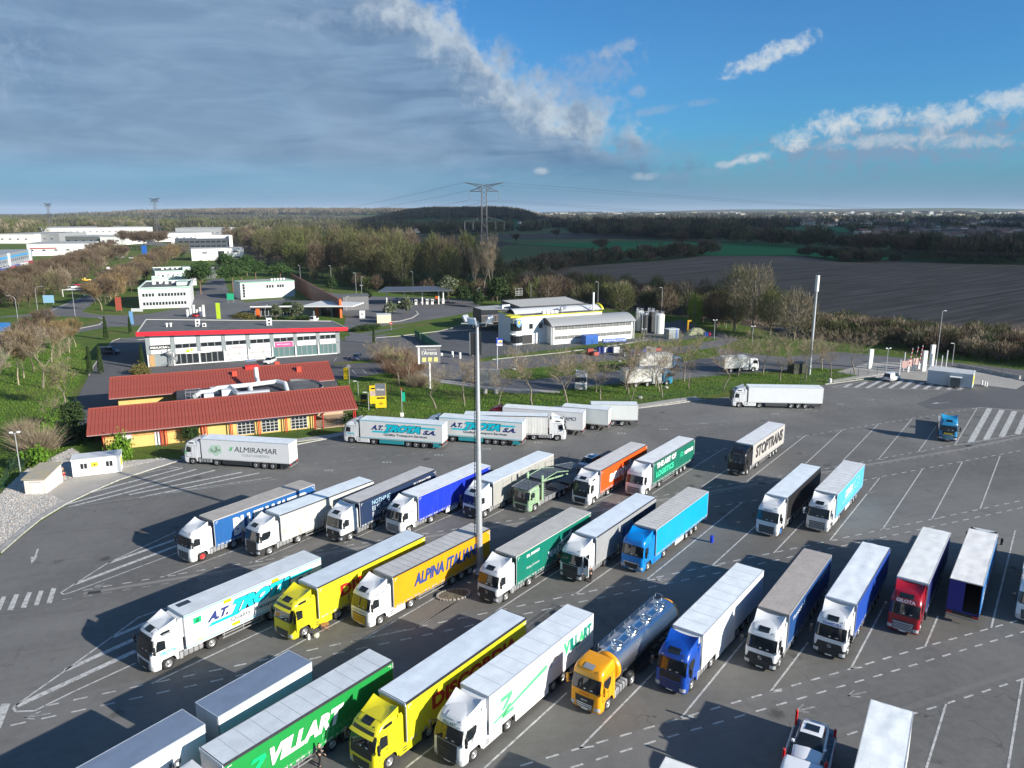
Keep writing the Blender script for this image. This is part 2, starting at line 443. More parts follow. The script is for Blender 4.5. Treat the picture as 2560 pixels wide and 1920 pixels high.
def build_cab(root,st,dx=0.0):
 """st: dict(col, roof, grille, low, visor, hatch, deflect, ...). Returns the cab part."""
 P=BASE_ROWS+ROOFS[st.get('roof','high')]
 n=len(P)-1
 pm=paint(st['col'],st.get('dirt',.08));low=paint(st['low'],.2)if st.get('low')else pm
 dk=DARK
 b=MB()
 xs=[-.75,-1.3,-1.8,-CABL]
 def row(k,xlim,off=0):
  fl,r=smax(P,k);pts=[]
  xf=cab_pt(P,k,s=0).x
  for sg in(-1,1):
   fr=[sg*fl*q for q in(0,.35,.7,1)]+[sg*(fl+r*math.pi/2*q)for q in(.25,.5,.75,1)]
   half=[cab_pt(P,k,s=q if q else sg*1e-6)for q in fr]
   x1=cab_pt(P,k,s=sg*(fl+r*math.pi/2)).x
   for q in(.33,.66,1):
    p=cab_pt(P,k,x=x1+(xlim-x1)*q,side=sg);p.x=x1+(xlim-x1)*q;half.append(p)
   pts=(half[::-1])if sg==-1 else pts+half[1:]
  return pts
 rows=[row(k,-CABL)for k in[2,2.5,3,3.25,3.5,3.75,4,4.5,5,5.5,6,6.5,7,7.5,8]if k<=n]
 b.grid(rows,0,True)
 top=rows[-1];b.add(top,[tuple(range(len(top)))],0)
 back=[r[0]for r in rows]+[r[-1]for r in rows[::-1]]
 b.add(back,[tuple(range(len(back)-1,-1,-1))],0)
 b.add(rows[0],[tuple(range(len(rows[0])-1,-1,-1))],0)
 cab=b.build('cab',[pm],root,fix=False)
 rb=[row(k,-.80)for k in(0,.5,1,1.5,2)]
 bb=MB().grid(rb,0,True);bb.add(rb[0],[tuple(range(len(rb[0])-1,-1,-1))],0)
 bb.build('bumper',[low],cab)
 for sd in(1,-1):
  q=MB();y=1.245*sd;cx,cz,rr=-1.42,.56,.66
  outer,inner=[],[]
  for i in range(13):
   a=math.pi*i/12
   inner.append((cx+rr*math.cos(a),cz+rr*math.sin(a)))
   t=math.cos(a);ox=cx+max(-1,min(1,t*1.35))*(.86 if t<0 else.62)
   outer.append((ox,1.07 if 1<=i<=11 else cz))
  outer[0]=(cx+.62,cz);outer[-1]=(-CABL,cz)
  inner[0]=(cx+.60,cz)
  for k in range(12):
   quad=[(outer[k][0],y,outer[k][1]),(inner[k][0],y,min(1.06,inner[k][1])),(inner[k+1][0],y,min(1.06,inner[k+1][1])),(outer[k+1][0],y,outer[k+1][1])]
   q.add(quad,[(0,1,2,3)],0);q.add([(p[0],p[1]-.03*sd,p[2])for p in quad],[(0,1,2,3)],0)
  q.build('arch_panel',[low if st.get('low')else pm],cab,fix=True)
  g2=MB()
  rws=[[(cx+.64*math.cos(a),yy*sd,cz+.60*math.sin(a))for a in[R_(d)for d in range(0,181,15)]]for yy in(.82,1.24)]
  g2.grid(rws);g2.build('mudguard',DARK,cab)
 fl,r=smax(P,3.5);ws=fl+r*0.85
 front_patch(P,2.96,4.06,-ws-.02,ws+.02,.010,5,16,m=dk,name='windscreen_frame',parent=cab)
 wsc=front_patch(P,3.05,3.98,-ws+.03,ws-.03,.018,4,16,m=GLASS,name='windscreen',parent=cab)
 wp=MB()
 for(ya,yb,za,zb)in((-.1,.04,1.98,2.0),(.42,.62,1.97,2.0)):
  wp.add([cab_pt(P,3.12,s=ya,off=.022),cab_pt(P,3.12,s=yb,off=.022),cab_pt(P,3.2,s=yb,off=.022),cab_pt(P,3.2,s=ya,off=.022)],[(0,1,2,3)])
 if st.get('papers',True):wp.build('dashboard_paper',PLATE,cab)
 wb=MB()
 for ya in(-.75,.05):
  wb.cyl(cab_pt(P,3.02,s=ya,off=.03),cab_pt(P,3.22,s=ya+.55,off=.03),.012,n=4)
 wb.build('wiper',DARK,cab)
 for sd in(1,-1):
  poly=[(-.42,3.02),(-1.22,3.02),(-1.22,3.72),(-.62,3.86),(-.50,3.6)]
  if st.get('qwin'):poly=[(-.42,3.02),(-1.22,3.02),(-1.50,3.25),(-1.62,3.62),(-1.55,3.84),(-.60,3.86),(-.50,3.6)]
  side_patch(P,poly,sd,.012,GLASS,'side_window',cab)
  dl=MB()
  for(xa,ka,xb,kb)in((-.40,2.15,-.40,3.0),(-1.30,2.15,-1.30,3.9),(-.40,2.15,-1.30,2.15),(-1.30,3.92,-.55,3.92)):
   dl.cyl(cab_pt(P,ka,x=xa,side=sd,off=.003),cab_pt(P,kb,x=xb,side=sd,off=.003),.018,n=4)
  dl.cyl(cab_pt(P,2.75,x=-1.0,side=sd,off=.02),cab_pt(P,2.75,x=-1.2,side=sd,off=.02),.022,n=5)
  dl.cyl(cab_pt(P,2.1,x=-1.78,side=sd,off=.003),cab_pt(P,3.95,x=-1.78,side=sd,off=.003),.012,n=4)
  dl.cyl(cab_pt(P,4.0,x=-.5,side=sd,off=.0),cab_pt(P,4.0,x=-2.2,side=sd,off=.0),.014,n=4)
  dl.build('door_seam',DARK,cab)
  mm=MB()
  p0=cab_pt(P,3.8,x=-.42,side=sd);p1=cab_pt(P,3.05,x=-.42,side=sd)
  xm,ym=-.20,sd*1.47
  mm.bbox(xm-.08,min(ym,ym+sd*.22),2.18,xm+.10,max(ym,ym+sd*.22),2.62,.03)
  mm.bbox(xm-.06,min(ym,ym+sd*.20),1.92,xm+.08,max(ym,ym+sd*.20),2.13,.025)
  mm.cyl(p0,(xm,ym+.03*sd,2.66),.02,n=5);mm.cyl(p1,(xm,ym+.03*sd,1.98),.02,n=5)
  mm.build('mirror',pm if st.get('pmirror')else DARK,cab,fix=True)
  sp=MB()
  for zz in(.42,.72):
   sp.box(-.80,min(sd*1.0,sd*1.20),zz,-.72,max(sd*1.0,sd*1.20),zz+.04)
  sp.build('step',DARK,cab)
  hl=MB();fl1,r1=smax(P,1.2)
  a0,a1=sd*(fl1-.22),sd*(fl1+r1*1.1)
  kk=st.get('lampk',(.95,1.55))
  rows_=[[cab_pt(P,kk[0]+(kk[1]-kk[0])*j/2,s=a0+(a1-a0)*i/5,off=.02)for i in range(6)]for j in range(3)]
  hl.grid(rows_,flip=(sd<0));hl.build('headlight',LAMP,cab)
 gr=st.get('grille','dark');gc=st.get('gcol')
 gm=paint(gc)if gc else DARK
 def slats(ks,s0,m,th=.03,taper=0.0,k0=None):
  q=MB()
  for i,k in enumerate(ks):
   ta=taper*(1-i/max(1,len(ks)-1))
   a=[cab_pt(P,k,s=(-s0+ta)+2*(s0-ta)*j/8,off=.035)for j in range(9)]
   c=[cab_pt(P,k+th,s=(-s0+ta)+2*(s0-ta)*j/8,off=.045)for j in range(9)]
   d=[cab_pt(P,k+th*1.9,s=(-s0+ta)+2*(s0-ta)*j/8,off=.02)for j in range(9)]
   q.grid([a,c,d])
  q.build('grille_slats',m,cab)
 if gr=='v':
  front_patch(P,.55,2.05,-.80,.80,.016,4,8,m=DARK,name='grille',parent=cab,taper=.10)
  front_patch(P,2.30,2.96,-1.0,1.0,.014,2,8,m=(DARK if st.get('mask',True)else pm),name='front_mask',parent=cab)
  slats([.75,1.0,1.25,1.5,1.75],.74,mat('grille_bar',(.04,.042,.045),.35),.04,.05)
 elif gr=='bars':
  front_patch(P,.55,2.35,-.86,.86,.016,4,8,m=DARK,name='grille',parent=cab,taper=.06)
  slats([.7,.98,1.26,1.54,1.82,2.08],.80,(paint(st['slat'])if st.get('slat')else mat('chrome_bar',(.6,.61,.62),.3,.6)),.07,.08)
 elif gr=='griffin':
  front_patch(P,.40,2.92,-.88,.88,.016,4,8,m=DARK,name='grille',parent=cab,taper=.05)
  slats([.75,1.1,1.45,1.8,2.1],.82,(paint(st['slat'])if st.get('slat')else mat('grille_bar',(.04,.042,.045),.35)),.09,.05)
 elif gr=='star':
  front_patch(P,.15,1.95,-1.08,1.08,.014,4,10,m=DARK,name='grille',parent=cab)
  front_patch(P,1.95,2.55,-.92,.92,.014,2,8,m=DARK,name='grille_top',parent=cab,taper=-.14)
  slats([.8,1.1,1.4,1.7],.66,mat('grille_bar',(.04,.042,.045),.35),.05,.0)
  c0=cab_pt(P,2.2,s=0,off=.03);q=MB()
  q.lathe([(.125,-.006),(.15,-.006),(.15,.012),(.125,.012),(.125,-.006)],'X',20,c=c0)
  for a in(90,210,330):
   q.cyl((c0.x+.01,0,c0.z),(c0.x+.01,.13*math.cos(R_(a)),c0.z+.13*math.sin(R_(a))),.022,.008,n=4)
  q.build('emblem',mat('chrome',(.82,.83,.85),.13,1.0),cab)
 elif gr=='lion':
  front_patch(P,.70,2.45,-.80,.80,.016,4,8,m=DARK,name='grille',parent=cab,taper=.16)
  slats([.95,1.25,1.55],.66,mat('chrome_bar',(.6,.61,.62),.3,.6),.06,.05)
  front_patch(P,.35,.62,-.7,.7,.016,1,6,m=DARK,name='air_intake',parent=cab)
 elif gr=='hex':
  front_patch(P,.85,2.15,-.92,.92,.016,4,8,m=mat('chrome_bar',(.6,.61,.62),.3,.6),name='grille_frame',parent=cab,taper=.22)
  front_patch(P,.95,2.0,-.80,.80,.024,4,8,m=DARK,name='grille',parent=cab,taper=.18)
  slats([1.05,1.2,1.35,1.5,1.65],.66,mat('grille_bar',(.04,.042,.045),.35),.03,.08)
 pl=MB();pz=cab_pt(P,.55,s=0,off=.03)
 pl.box(pz.x-.01,-.26,pz.z-.06,pz.x+.01,.26,pz.z+.06);pl.build('number_plate',PLATE,cab)
 if st.get('visor'):
  vm=paint(st['visor'])if st['visor']!='dark' else mat('dark_visor',(.02,.02,.022),.2)
  q=MB();a=[cab_pt(P,4.0,s=-1.05+2.1*i/10,off=.05)for i in range(11)]
  c_=[cab_pt(P,3.82,s=-1.05+2.1*i/10,off=.22)for i in range(11)]
  q.grid([a,c_]);q.grid([[p+Vector((0,0,.015))for p in a],[p+Vector((0,0,.015))for p in c_]],flip=True)
  q.build('sun_visor',vm,cab)
 if st.get('header'):
  hm=DARK if st['header']=='dark' else paint(st['header'])
  front_patch(P,4.02,4.9,-.98,.98,.012,2,10,m=hm,name='header_panel',parent=cab)
 if st.get('spots'):
  for sd in(1,-1):
   q=MB();rr=[[cab_pt(P,4.45+.35*j,s=sd*(.72+.20*i),off=.014)for i in range(2)]for j in range(2)]
   q.grid(rr,flip=(sd<0));q.build('roof_lamp',LAMP,cab)
 hs=st.get('hatch','dark')
 if hs:
  k0,k1,hw=st.get('hatchk',(5.7,6.7,.38))
  fr=MB();rws=[[cab_pt(P,k0-.08+(k1-k0+.16)*j/3,s=(hw+.05)*(-1+2*i/4),off=.02)for i in range(5)]for j in range(4)]
  fr.grid(rws);fr.build('roof_hatch_frame',(DARK if hs=='dark' else pm),cab)
  q=MB();rws=[[cab_pt(P,k0+(k1-k0)*j/3,s=hw*(-1+2*i/4),off=.045)for i in range(5)]for j in range(4)]
  q.grid(rws);q.build('roof_hatch',(GLASS if hs=='dark' else mat('grey_hatch',(.25,.27,.30),.4)if hs=='grey' else pm),cab)
 if st.get('upwin'):
  for sd in(1,-1):
   side_patch(P,[(-.80,5.35),(-1.0,4.95),(-1.68,5.0),(-1.75,5.6),(-1.62,5.75),(-1.1,5.75)],sd,.018,GLASS,'upper_window',cab)
 an=MB()
 for sd in(1,-1):
  p=cab_pt(P,5.6,s=sd*.75,off=.0);an.cyl(p,p+Vector((-.05,0,.09)),.03,n=6)
 an.cyl(cab_pt(P,5.3,s=.9),cab_pt(P,5.3,s=.9)+Vector((0,0,.38)),.012,n=4)
 an.build('roof_fitting',DARK,cab)
 if st.get('deflect',True):
  zt=st.get('dz',4.02);z6=P[7][1]if n>=7 else 3.5
  xa,za=-1.05,P[7][1]-.02;q=MB();rws=[]
  for j in range(7):
   t=j/6;rw=[]
   for i in range(9):
    yy=-1+i/4.0
    wv=1.0+.16*t
    z=za+(zt-.18-za)*t**1.25+.24*(abs(yy)**2.2)*t**1.1-.05*(1-abs(yy))*math.sin(math.pi*t)
    rw.append((xa+(-CABL-.12-xa)*t+(-.10+.12*abs(yy)**2)*t,yy*wv,z))
   rws.append(rw)
  q.grid(rws)
  for i in(0,8):
   sidep=[rw[i]for rw in rws];q.grid([sidep,[(p[0],p[1],P[7][1]-.12)for p in sidep]],flip=(i==0))
  bk=rws[-1];q.grid([bk,[(p[0],p[1],p[2]-.05)for p in bk]])
  q.grid([[(p[0],p[1],p[2]-.04)for p in rw]for rw in rws],flip=True)
  q.build('roof_deflector',[paint(st.get('dcol',st['col']),.05)],cab)
 for sd in(1,-1):
  q=MB();ztp=3.55 if st.get('deflect',True)else 2.9
  q.prism([(-CABL+.02,1.15),(-CABL-.42,1.15),(-CABL-.42,ztp-.3),(-CABL-.30,ztp),(-CABL+.02,ztp)],sd*1.19,sd*1.235,axis='Y')
  if st.get('fair',True):q.build('side_fairing',pm,cab,fix=True)
 if st.get('text'):
  lettering(st['text'][0],cab_pt(P,4.3,s=-st['text'][1]/2,off=.02),(0,1,0),(-.45,0,1),st['text'][1],st['text'][2],mat('print',st['text'][3],.5),cab,bold=.03,off=.02)
 for tx in st.get('fronttext',[]):
  s_,k_,wdt,h_,c_=tx
  lettering(s_,cab_pt(P,k_,s=-wdt/2,off=.055),(0,1,0),(-.03,0,1),wdt,h_,mat('print',c_,.4),cab,bold=.02,off=.0)
 for tx in st.get('sidetext',[]):
  s_,x0,z0,ln,h_,c_,sh=tx
  lettering(s_,(x0,1.25,z0),(-1,0,0),(0,0,1),ln,h_,mat('print',c_,.5),cab,bold=.03,shear=sh,off=.02)
 return cab
def build_tractor(root,st):
 """cab, chassis, tanks, wheels"""
 cab=build_cab(root,st)
 fx=-1.42;rx=-1.42-st.get('wb',3.75)
 for sd in(1,-1):
  wheel(root,fx,sd*1.06,rimmat=st.get('rim'))
  w1=wheel(root,rx,sd*1.06)
  link(WM['guard'],'mudguard',root,(rx,sd*1.05,.52))
 b=MB()
 for sd in(.38,-.38):b.box(rx-.95,sd-.05,.72,-2.0,sd+.05,1.0)
 b.box(rx-.45,-.5,.98,rx+.45,.5,1.12)
 b.box(fx-.1,-.9,.42,fx+.1,.9,.58);b.box(rx-.12,-.9,.42,rx+.12,.9,.62)
 b.box(-1.0,-1.0,.45,-.2,1.0,1.0);b.box(-2.2,-.8,.6,-1.9,.8,1.1)
 b.build('chassis',CHASSIS,root)
 x0,x1=-2.42,rx+.72
 if st.get('skirt'):
  for sd in(1,-1):
   q=MB();q.bbox(x1,min(sd*1.0,sd*1.24),.32,x0+.12,max(sd*1.0,sd*1.24),1.05,.05);q.build('side_skirt',paint(st['col'],.1),root)
   q=MB()
   for zz in(.55,.75):q.box(x0-.55,min(sd*1.235,sd*1.25),zz,x0-.15,max(sd*1.235,sd*1.25),zz+.08)
   q.build('skirt_step',DARK,root)
 else:
  for sd in(1,-1):
   q=MB();q.bbox(x1,min(sd*.62,sd*1.2),.42,x0-.25,max(sd*.62,sd*1.2),1.02,.09)
   for t in(.25,.5,.75):q.box(x1+(x0-.25-x1)*t-.03,min(sd*.6,sd*1.215),.40,x1+(x0-.25-x1)*t+.03,max(sd*.6,sd*1.215),1.035,1)
   q.build('fuel_tank',[ALU,DARK],root)
   q=MB();q.bbox(x0-.22,min(sd*.7,sd*1.2),.40,x0+.05,max(sd*.7,sd*1.2),1.0,.03);q.build('air_tank_box',mat('grey_box',(.3,.31,.32),.5,dirt=.4),root)
 q=MB()
 for y in(-.35,.35):q.cyl((-2.35,y,1.5),(-3.0,y,1.35),.03,n=5)
 q.box(-2.42,-.5,1.1,-2.30,.5,2.2);q.build('air_line_panel',CHASSIS,root)
 return cab
def wrinkle(x,y,amp,seed):
 return amp*(mnoise.noise(Vector((x*.55,y*1.5,seed)))+.5*mnoise.noise(Vector((x*1.6,y*3.3,seed+7))))
def build_trailer(root,tr,xt=-2.95,name='trailer'):
 """box or curtain trailer: body is a part, its panels sub-parts"""
 L=tr.get('len',13.62);H=tr.get('top',4.0);zb=tr.get('floor',1.18);W=tr.get('w',1.275)
 x0,x1=xt,xt-L
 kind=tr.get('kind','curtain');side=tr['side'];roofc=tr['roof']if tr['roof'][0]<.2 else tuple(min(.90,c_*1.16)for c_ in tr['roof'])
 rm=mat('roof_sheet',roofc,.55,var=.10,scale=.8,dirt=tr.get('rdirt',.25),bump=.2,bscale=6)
 sm_=mat('curtain_cloth',side,.45,var=.06,scale=.6,dirt=tr.get('dirt',.12))if kind=='curtain' else mat('panel_paint',side,.35,var=.03,scale=.6,dirt=tr.get('dirt',.10),coat=.2)
 frc=tr.get('front',side);fm=mat('front_panel',frc,.45,dirt=.15)
 rail=mat('rail',tr.get('rail',(.45,.46,.47)),.45,.3,dirt=.3)
 fr=MB()
 fr.box(x1,-W,zb-.16,x0,W,zb)
 e=.07
 for sd in(1,-1):
  fr.box(x0-e,sd*W-(e if sd>0 else 0),zb,x0,sd*W+(e if sd<0 else 0),H-.02)
  fr.box(x1,sd*W-(e if sd>0 else 0),zb,x1+e,sd*W+(e if sd<0 else 0),H-.02)
 body=fr.build(name,[mat('trailer_frame',tr.get('frame',(.42,.43,.44)),.5,.2,dirt=.3)],root)
 am=tr.get('wr',.008);nx,ny=(44,8)if am>.02 else(18,4)
 rs=[]
 for i in range(nx+1):
  x=x0-.03-(L-.06)*i/nx
  rs.append([(x,y,H+.012+wrinkle(x,y,am,tr.get('seed',1.3))*(1-(abs(y)/W)**4))for y in[(-W+.03)+(2*W-.06)*j/ny for j in range(ny+1)]])
 MB().grid(rs,flip=False).build('roof_sheet',rm,body,fix=True)
 if tr.get('ribs'):
  q=MB()
  nb=tr['ribs']
  for i in range(1,nb):q.box(x0-L*i/nb-.02,-W+.05,H+.005,x0-L*i/nb+.02,W-.05,H+.03)
  q.build('roof_bow',mat('roof_bow',tuple(c_*.86 for c_ in roofc),.6),body)
 q=MB();rh=tr.get('railh',.10)
 for sd in(1,-1):
  q.box(x1,sd*W-(.05 if sd>0 else-.0)if sd>0 else sd*W-.012,H-rh,x0,(sd*W+.012)if sd>0 else sd*W+.05,H+.02)
 q.box(x0-.05,-W+.05,H-.06,x0+.006,W-.05,H+.02);q.box(x1-.006,-W+.05,H-.06,x1+.05,W-.05,H+.02)
 q.build('roof_rail',rail,body)
 for sd in(1,-1):
  cs=[]
  if kind=='curtain':
   n=96;zlo=zb-.22
   for i in range(n+1):
    x=x0-.07-(L-.14)*i/n
    rp=.016*math.sin(i*1.9)+.010*math.sin(i*.77+1)
    cs.append([(x,sd*(W+rp*q_),z)for z,q_ in((zlo,1.4),(zb+.5,1),(2.6,.9),(H-rh,.1))])
   MB().grid(cs,flip=(sd>0)).build('curtain',sm_,body,fix=False)
   q=MB()
   nb=24
   for i in range(nb):
    x=x0-.3-(L-.6)*i/(nb-1)
    q.box(x-.015,sd*(W+.012)-.006,zb-.30,x+.015,sd*(W+.012)+.006,zb+.12)
   q.box(x1+.1,sd*(W+.02)-.004,zb-.02,x0-.1,sd*(W+.02)+.004,zb+.0)
   q.build('curtain_strap',mat('strap',tr.get('strap',(.35,.36,.37)),.6),body)
  else:
   q=MB();ns=tr.get('seams',0)
   q.add([(x0-.07,sd*(W+.004),zb-.02),(x1+.07,sd*(W+.004),zb-.02),(x1+.07,sd*(W+.004),H-rh),(x0-.07,sd*(W+.004),H-rh)],[(0,1,2,3)if sd<0 else(3,2,1,0)])
   q.build('side_panel',sm_,body,fix=False)
   if tr.get('trim'):
    q=MB();tm=mat('trim',tr['trim'],.4)
    for z in(zb-.03,H-rh-.05):q.box(x1,sd*(W+.009)-.004,z,x0,sd*(W+.009)+.004,z+.07)
    q.build('trim_band',tm,body)
 q=MB();q.box(x0,-W+.07,zb,x0+.012,W-.07,H-.06);q.build('front_wall',fm,body)
 if kind=='curtain':
  q=MB();q.box(x0+.004,-W,H-.22,x0+.05,W,H+.005)
  for i in range(14):q.box(x0+.05,-W+.1+i*.18,H-.2,x0+.056,-W+.13+i*.18,H-.12,1)
  q.build('hood',[rm,DARK],body)
 if not tr.get('open'):
  for sd in(1,-1):
   q=MB();q.box(x1-.03,min(sd*.02,sd*(W-.06)),zb,x1,max(sd*.02,sd*(W-.06)),H-.08)
   for yy in(.25,.95):
    q.cyl((x1-.05,sd*yy,zb-.05),(x1-.05,sd*yy,H-.12),.018,n=5,mi=1)
   q.build('rear_door',[mat('door_paint',tr.get('door',WHITE),.4,dirt=.2),ALU],body)
 else:
  q=MB();q.box(x1-.03,.02,zb,x1,W-.02,H-.08);q.build('rear_door',mat('door_paint',tr['door'],.4),body)
  q=MB()
  q.add([(x1+.1,-W+.08,zb+.01),(x0-.1,-W+.08,zb+.01),(x0-.1,W-.08,zb+.01),(x1+.1,W-.08,zb+.01)],[(0,1,2,3)])
  q.add([(x0-.1,-W+.08,zb),(x0-.1,W-.08,zb),(x0-.1,W-.08,H-.1),(x0-.1,-W+.08,H-.1)],[(0,1,2,3)])
  q.build('load_floor',mat('load_floor',(.05,.04,.035),.8),body)
 q=MB();q.box(x1-.04,-1.2,.45,x1+.06,1.2,.58);q.box(x1,-1.25,.72,x1+.5,1.25,.98,1)
 for sd in(1,-1):
  q.box(x1-.05,min(sd*.8,sd*1.2),.80,x1+.0,max(sd*.8,sd*1.2),.94,2)
 q.build('rear_guard',[ALU,CHASSIS,REDL],body)
 ax=tr.get('axles',[7.9,9.2,10.5])
 q=MB()
 for sd in(.45,-.45):q.box(x1+.1,sd-.06,.80,x0-.3,sd+.06,zb-.16)
 for a in ax:q.box(x0-a-.08,-.95,.45,x0-a+.08,.95,.60)
 q.build('trailer_chassis',CHASSIS,body)
 for a in ax:
  for sd in(1,-1):
   wheel(root,x0-a,sd*1.08)
 if L>10:
  q=MB()
  for sd in(1,-1):
   q.box(x0-2.75,sd*.95-.06,.35,x0-2.6,sd*.95+.06,zb-.1);q.box(x0-2.83,sd*.95-.12,.30,x0-2.52,sd*.95+.12,.36)
  q.build('landing_leg',CHASSIS,body)
 sk=tr.get('under','rails');gx0,gx1=x0-3.2,x0-ax[0]+.75
 for sd in(1,-1):
  q=MB()
  if sk=='rails':
   for z in(.45,.75):q.box(gx1,sd*1.2-.02,z,gx0,sd*1.2+.02,z+.10)
   for x in(gx0-.2,(gx0+gx1)/2,gx1+.2):q.box(x-.03,sd*1.17-.02,.45,x+.03,sd*1.17+.02,zb-.1)
   q.build('side_guard',ALU,body)
  elif sk=='panel':
   q.bbox(gx1,min(sd*1.05,sd*1.24),.35,gx0,max(sd*1.05,sd*1.24),zb-.17,.02);q.build('pallet_box',mat('pallet_box',tr.get('boxc',(.06,.07,.075)),.5,dirt=.2),body)
  elif sk=='plain' and L>10:
   q.bbox(x0-ax[0]+.7,min(sd*1.18,sd*1.26),.34,x0-3.0,max(sd*1.18,sd*1.26),zb-.02,.01);q.build('side_skirt',sm_,body)
  elif sk=='board' and L>10:
   q.bbox(gx1+.1,min(sd*1.16,sd*1.25),.42,gx1+2.3,max(sd*1.16,sd*1.25),.95,.02);q.build('side_board',mat('side_board',(.6,.61,.62),.4,dirt=.3),body)
  if tr.get('boxc')and L>10:
   q=MB();q.bbox(x1+.35,min(sd*1.05,sd*1.24),.35,x1+1.5,max(sd*1.05,sd*1.24),zb-.17,.02);q.build('tool_box',mat('pallet_box',tr['boxc'],.5,dirt=.2),body)
 if tr.get('cool'):
  q=MB();pr=[(0,2.1),(.38,2.15),(.50,2.5),(.52,3.45),(.42,3.72),(0,3.80)]
  q.prism([(x0+p[0],p[1])for p in pr],-1.02,1.02,axis='Y')
  cu_=q.build('cooling_unit',paint(WHITE,.1),body,fix=True)
  q=MB();q.box(x0+.52,-.62,2.45,x0+.535,.62,3.4);q.box(x0+.30,-.9,3.70,x0+.45,.9,3.735)
  q.build('cooling_grille',DARK,body)
  q=MB();q.box(x0-1.6,-.95,H+.015,x0-.5,-.35+.0,H+.04)
  if tr.get('solar'):q.build('solar_panel',mat('solar_panel',(.03,.035,.05),.25),body)
 for tx in tr.get('text',[]):
  s_,a,z,h,ln,c_=tx[:6];sh=tx[6]if len(tx)>6 else 0;bo=tx[7]if len(tx)>7 else.02
  lettering(s_,(x0-a,W,z),(-1,0,0),(0,0,1),ln,h,mat('print',c_,.5),body,bold=bo,shear=sh,off=(.042 if kind=='curtain' else.024)+(tx[8]if len(tx)>8 else 0))
 for pg in tr.get('poly',[]):
  pts,c_=pg[0],pg[1]
  flat_poly(pts,(x0,W,0),(-1,0,0),(0,0,1),mat('print',c_,.5),body,off=(.038 if kind=='curtain' else.018)+(pg[2]-.02 if len(pg)>2 else 0))
 for tx in tr.get('rtext',[]):
  s_,a,z,h,ln,c_=tx[:6]
  lettering(s_,(x1+a,-W,z),(1,0,0),(0,0,1),ln,h,mat('print',c_,.5),body,bold=.02,off=.026)
 if tr.get('marks',kind=='curtain'):
  for(a,sg)in((.25,1),(L-.25,-1)):
   flat_poly([(a,H-.5),(a,H-.25),(a+.28*sg,H-.25),(a+.28*sg,H-.29),(a+.04*sg,H-.29),(a+.04*sg,H-.5)],(x0,W,0),(-1,0,0),(0,0,1),PLATE,body,name='reflective_mark',off=.040)
 return body
def place_by_roof(Fp,Rp,xt=-2.95,zt=4.0,W=1.275,side=1):
 """Fp/Rp: photo pixels of the near roof corner at the trailer's front and rear"""
 F,R=g(Fp[0],Fp[1],zt),g(Rp[0],Rp[1],zt)
 fw=(F-R);fw.z=0;fw.normalize()
 rz=math.atan2(fw.y,fw.x);lf=Vector((-fw.y,fw.x,0))
 o=F-fw*xt-lf*(W*side);o.z=0
 return o,rz
def semi(label,F,R,st,tr,group=None,name='semi_truck',xt=-2.95,side=1,cat='truck',byrear=False):
 o,rz=place_by_roof(F,R,xt=xt,side=side)
 if byrear:
  fw=Vector((math.cos(rz),math.sin(rz),0));Rw=g(R[0],R[1],4.0);o=Rw+fw*(13.62-xt)-Vector((-fw.y,fw.x,0))*1.275;o.z=0
 root=thing(name,label,cat,o,rz,group)
 if st:build_tractor(root,st)
 build_trailer(root,tr,xt)
 return root
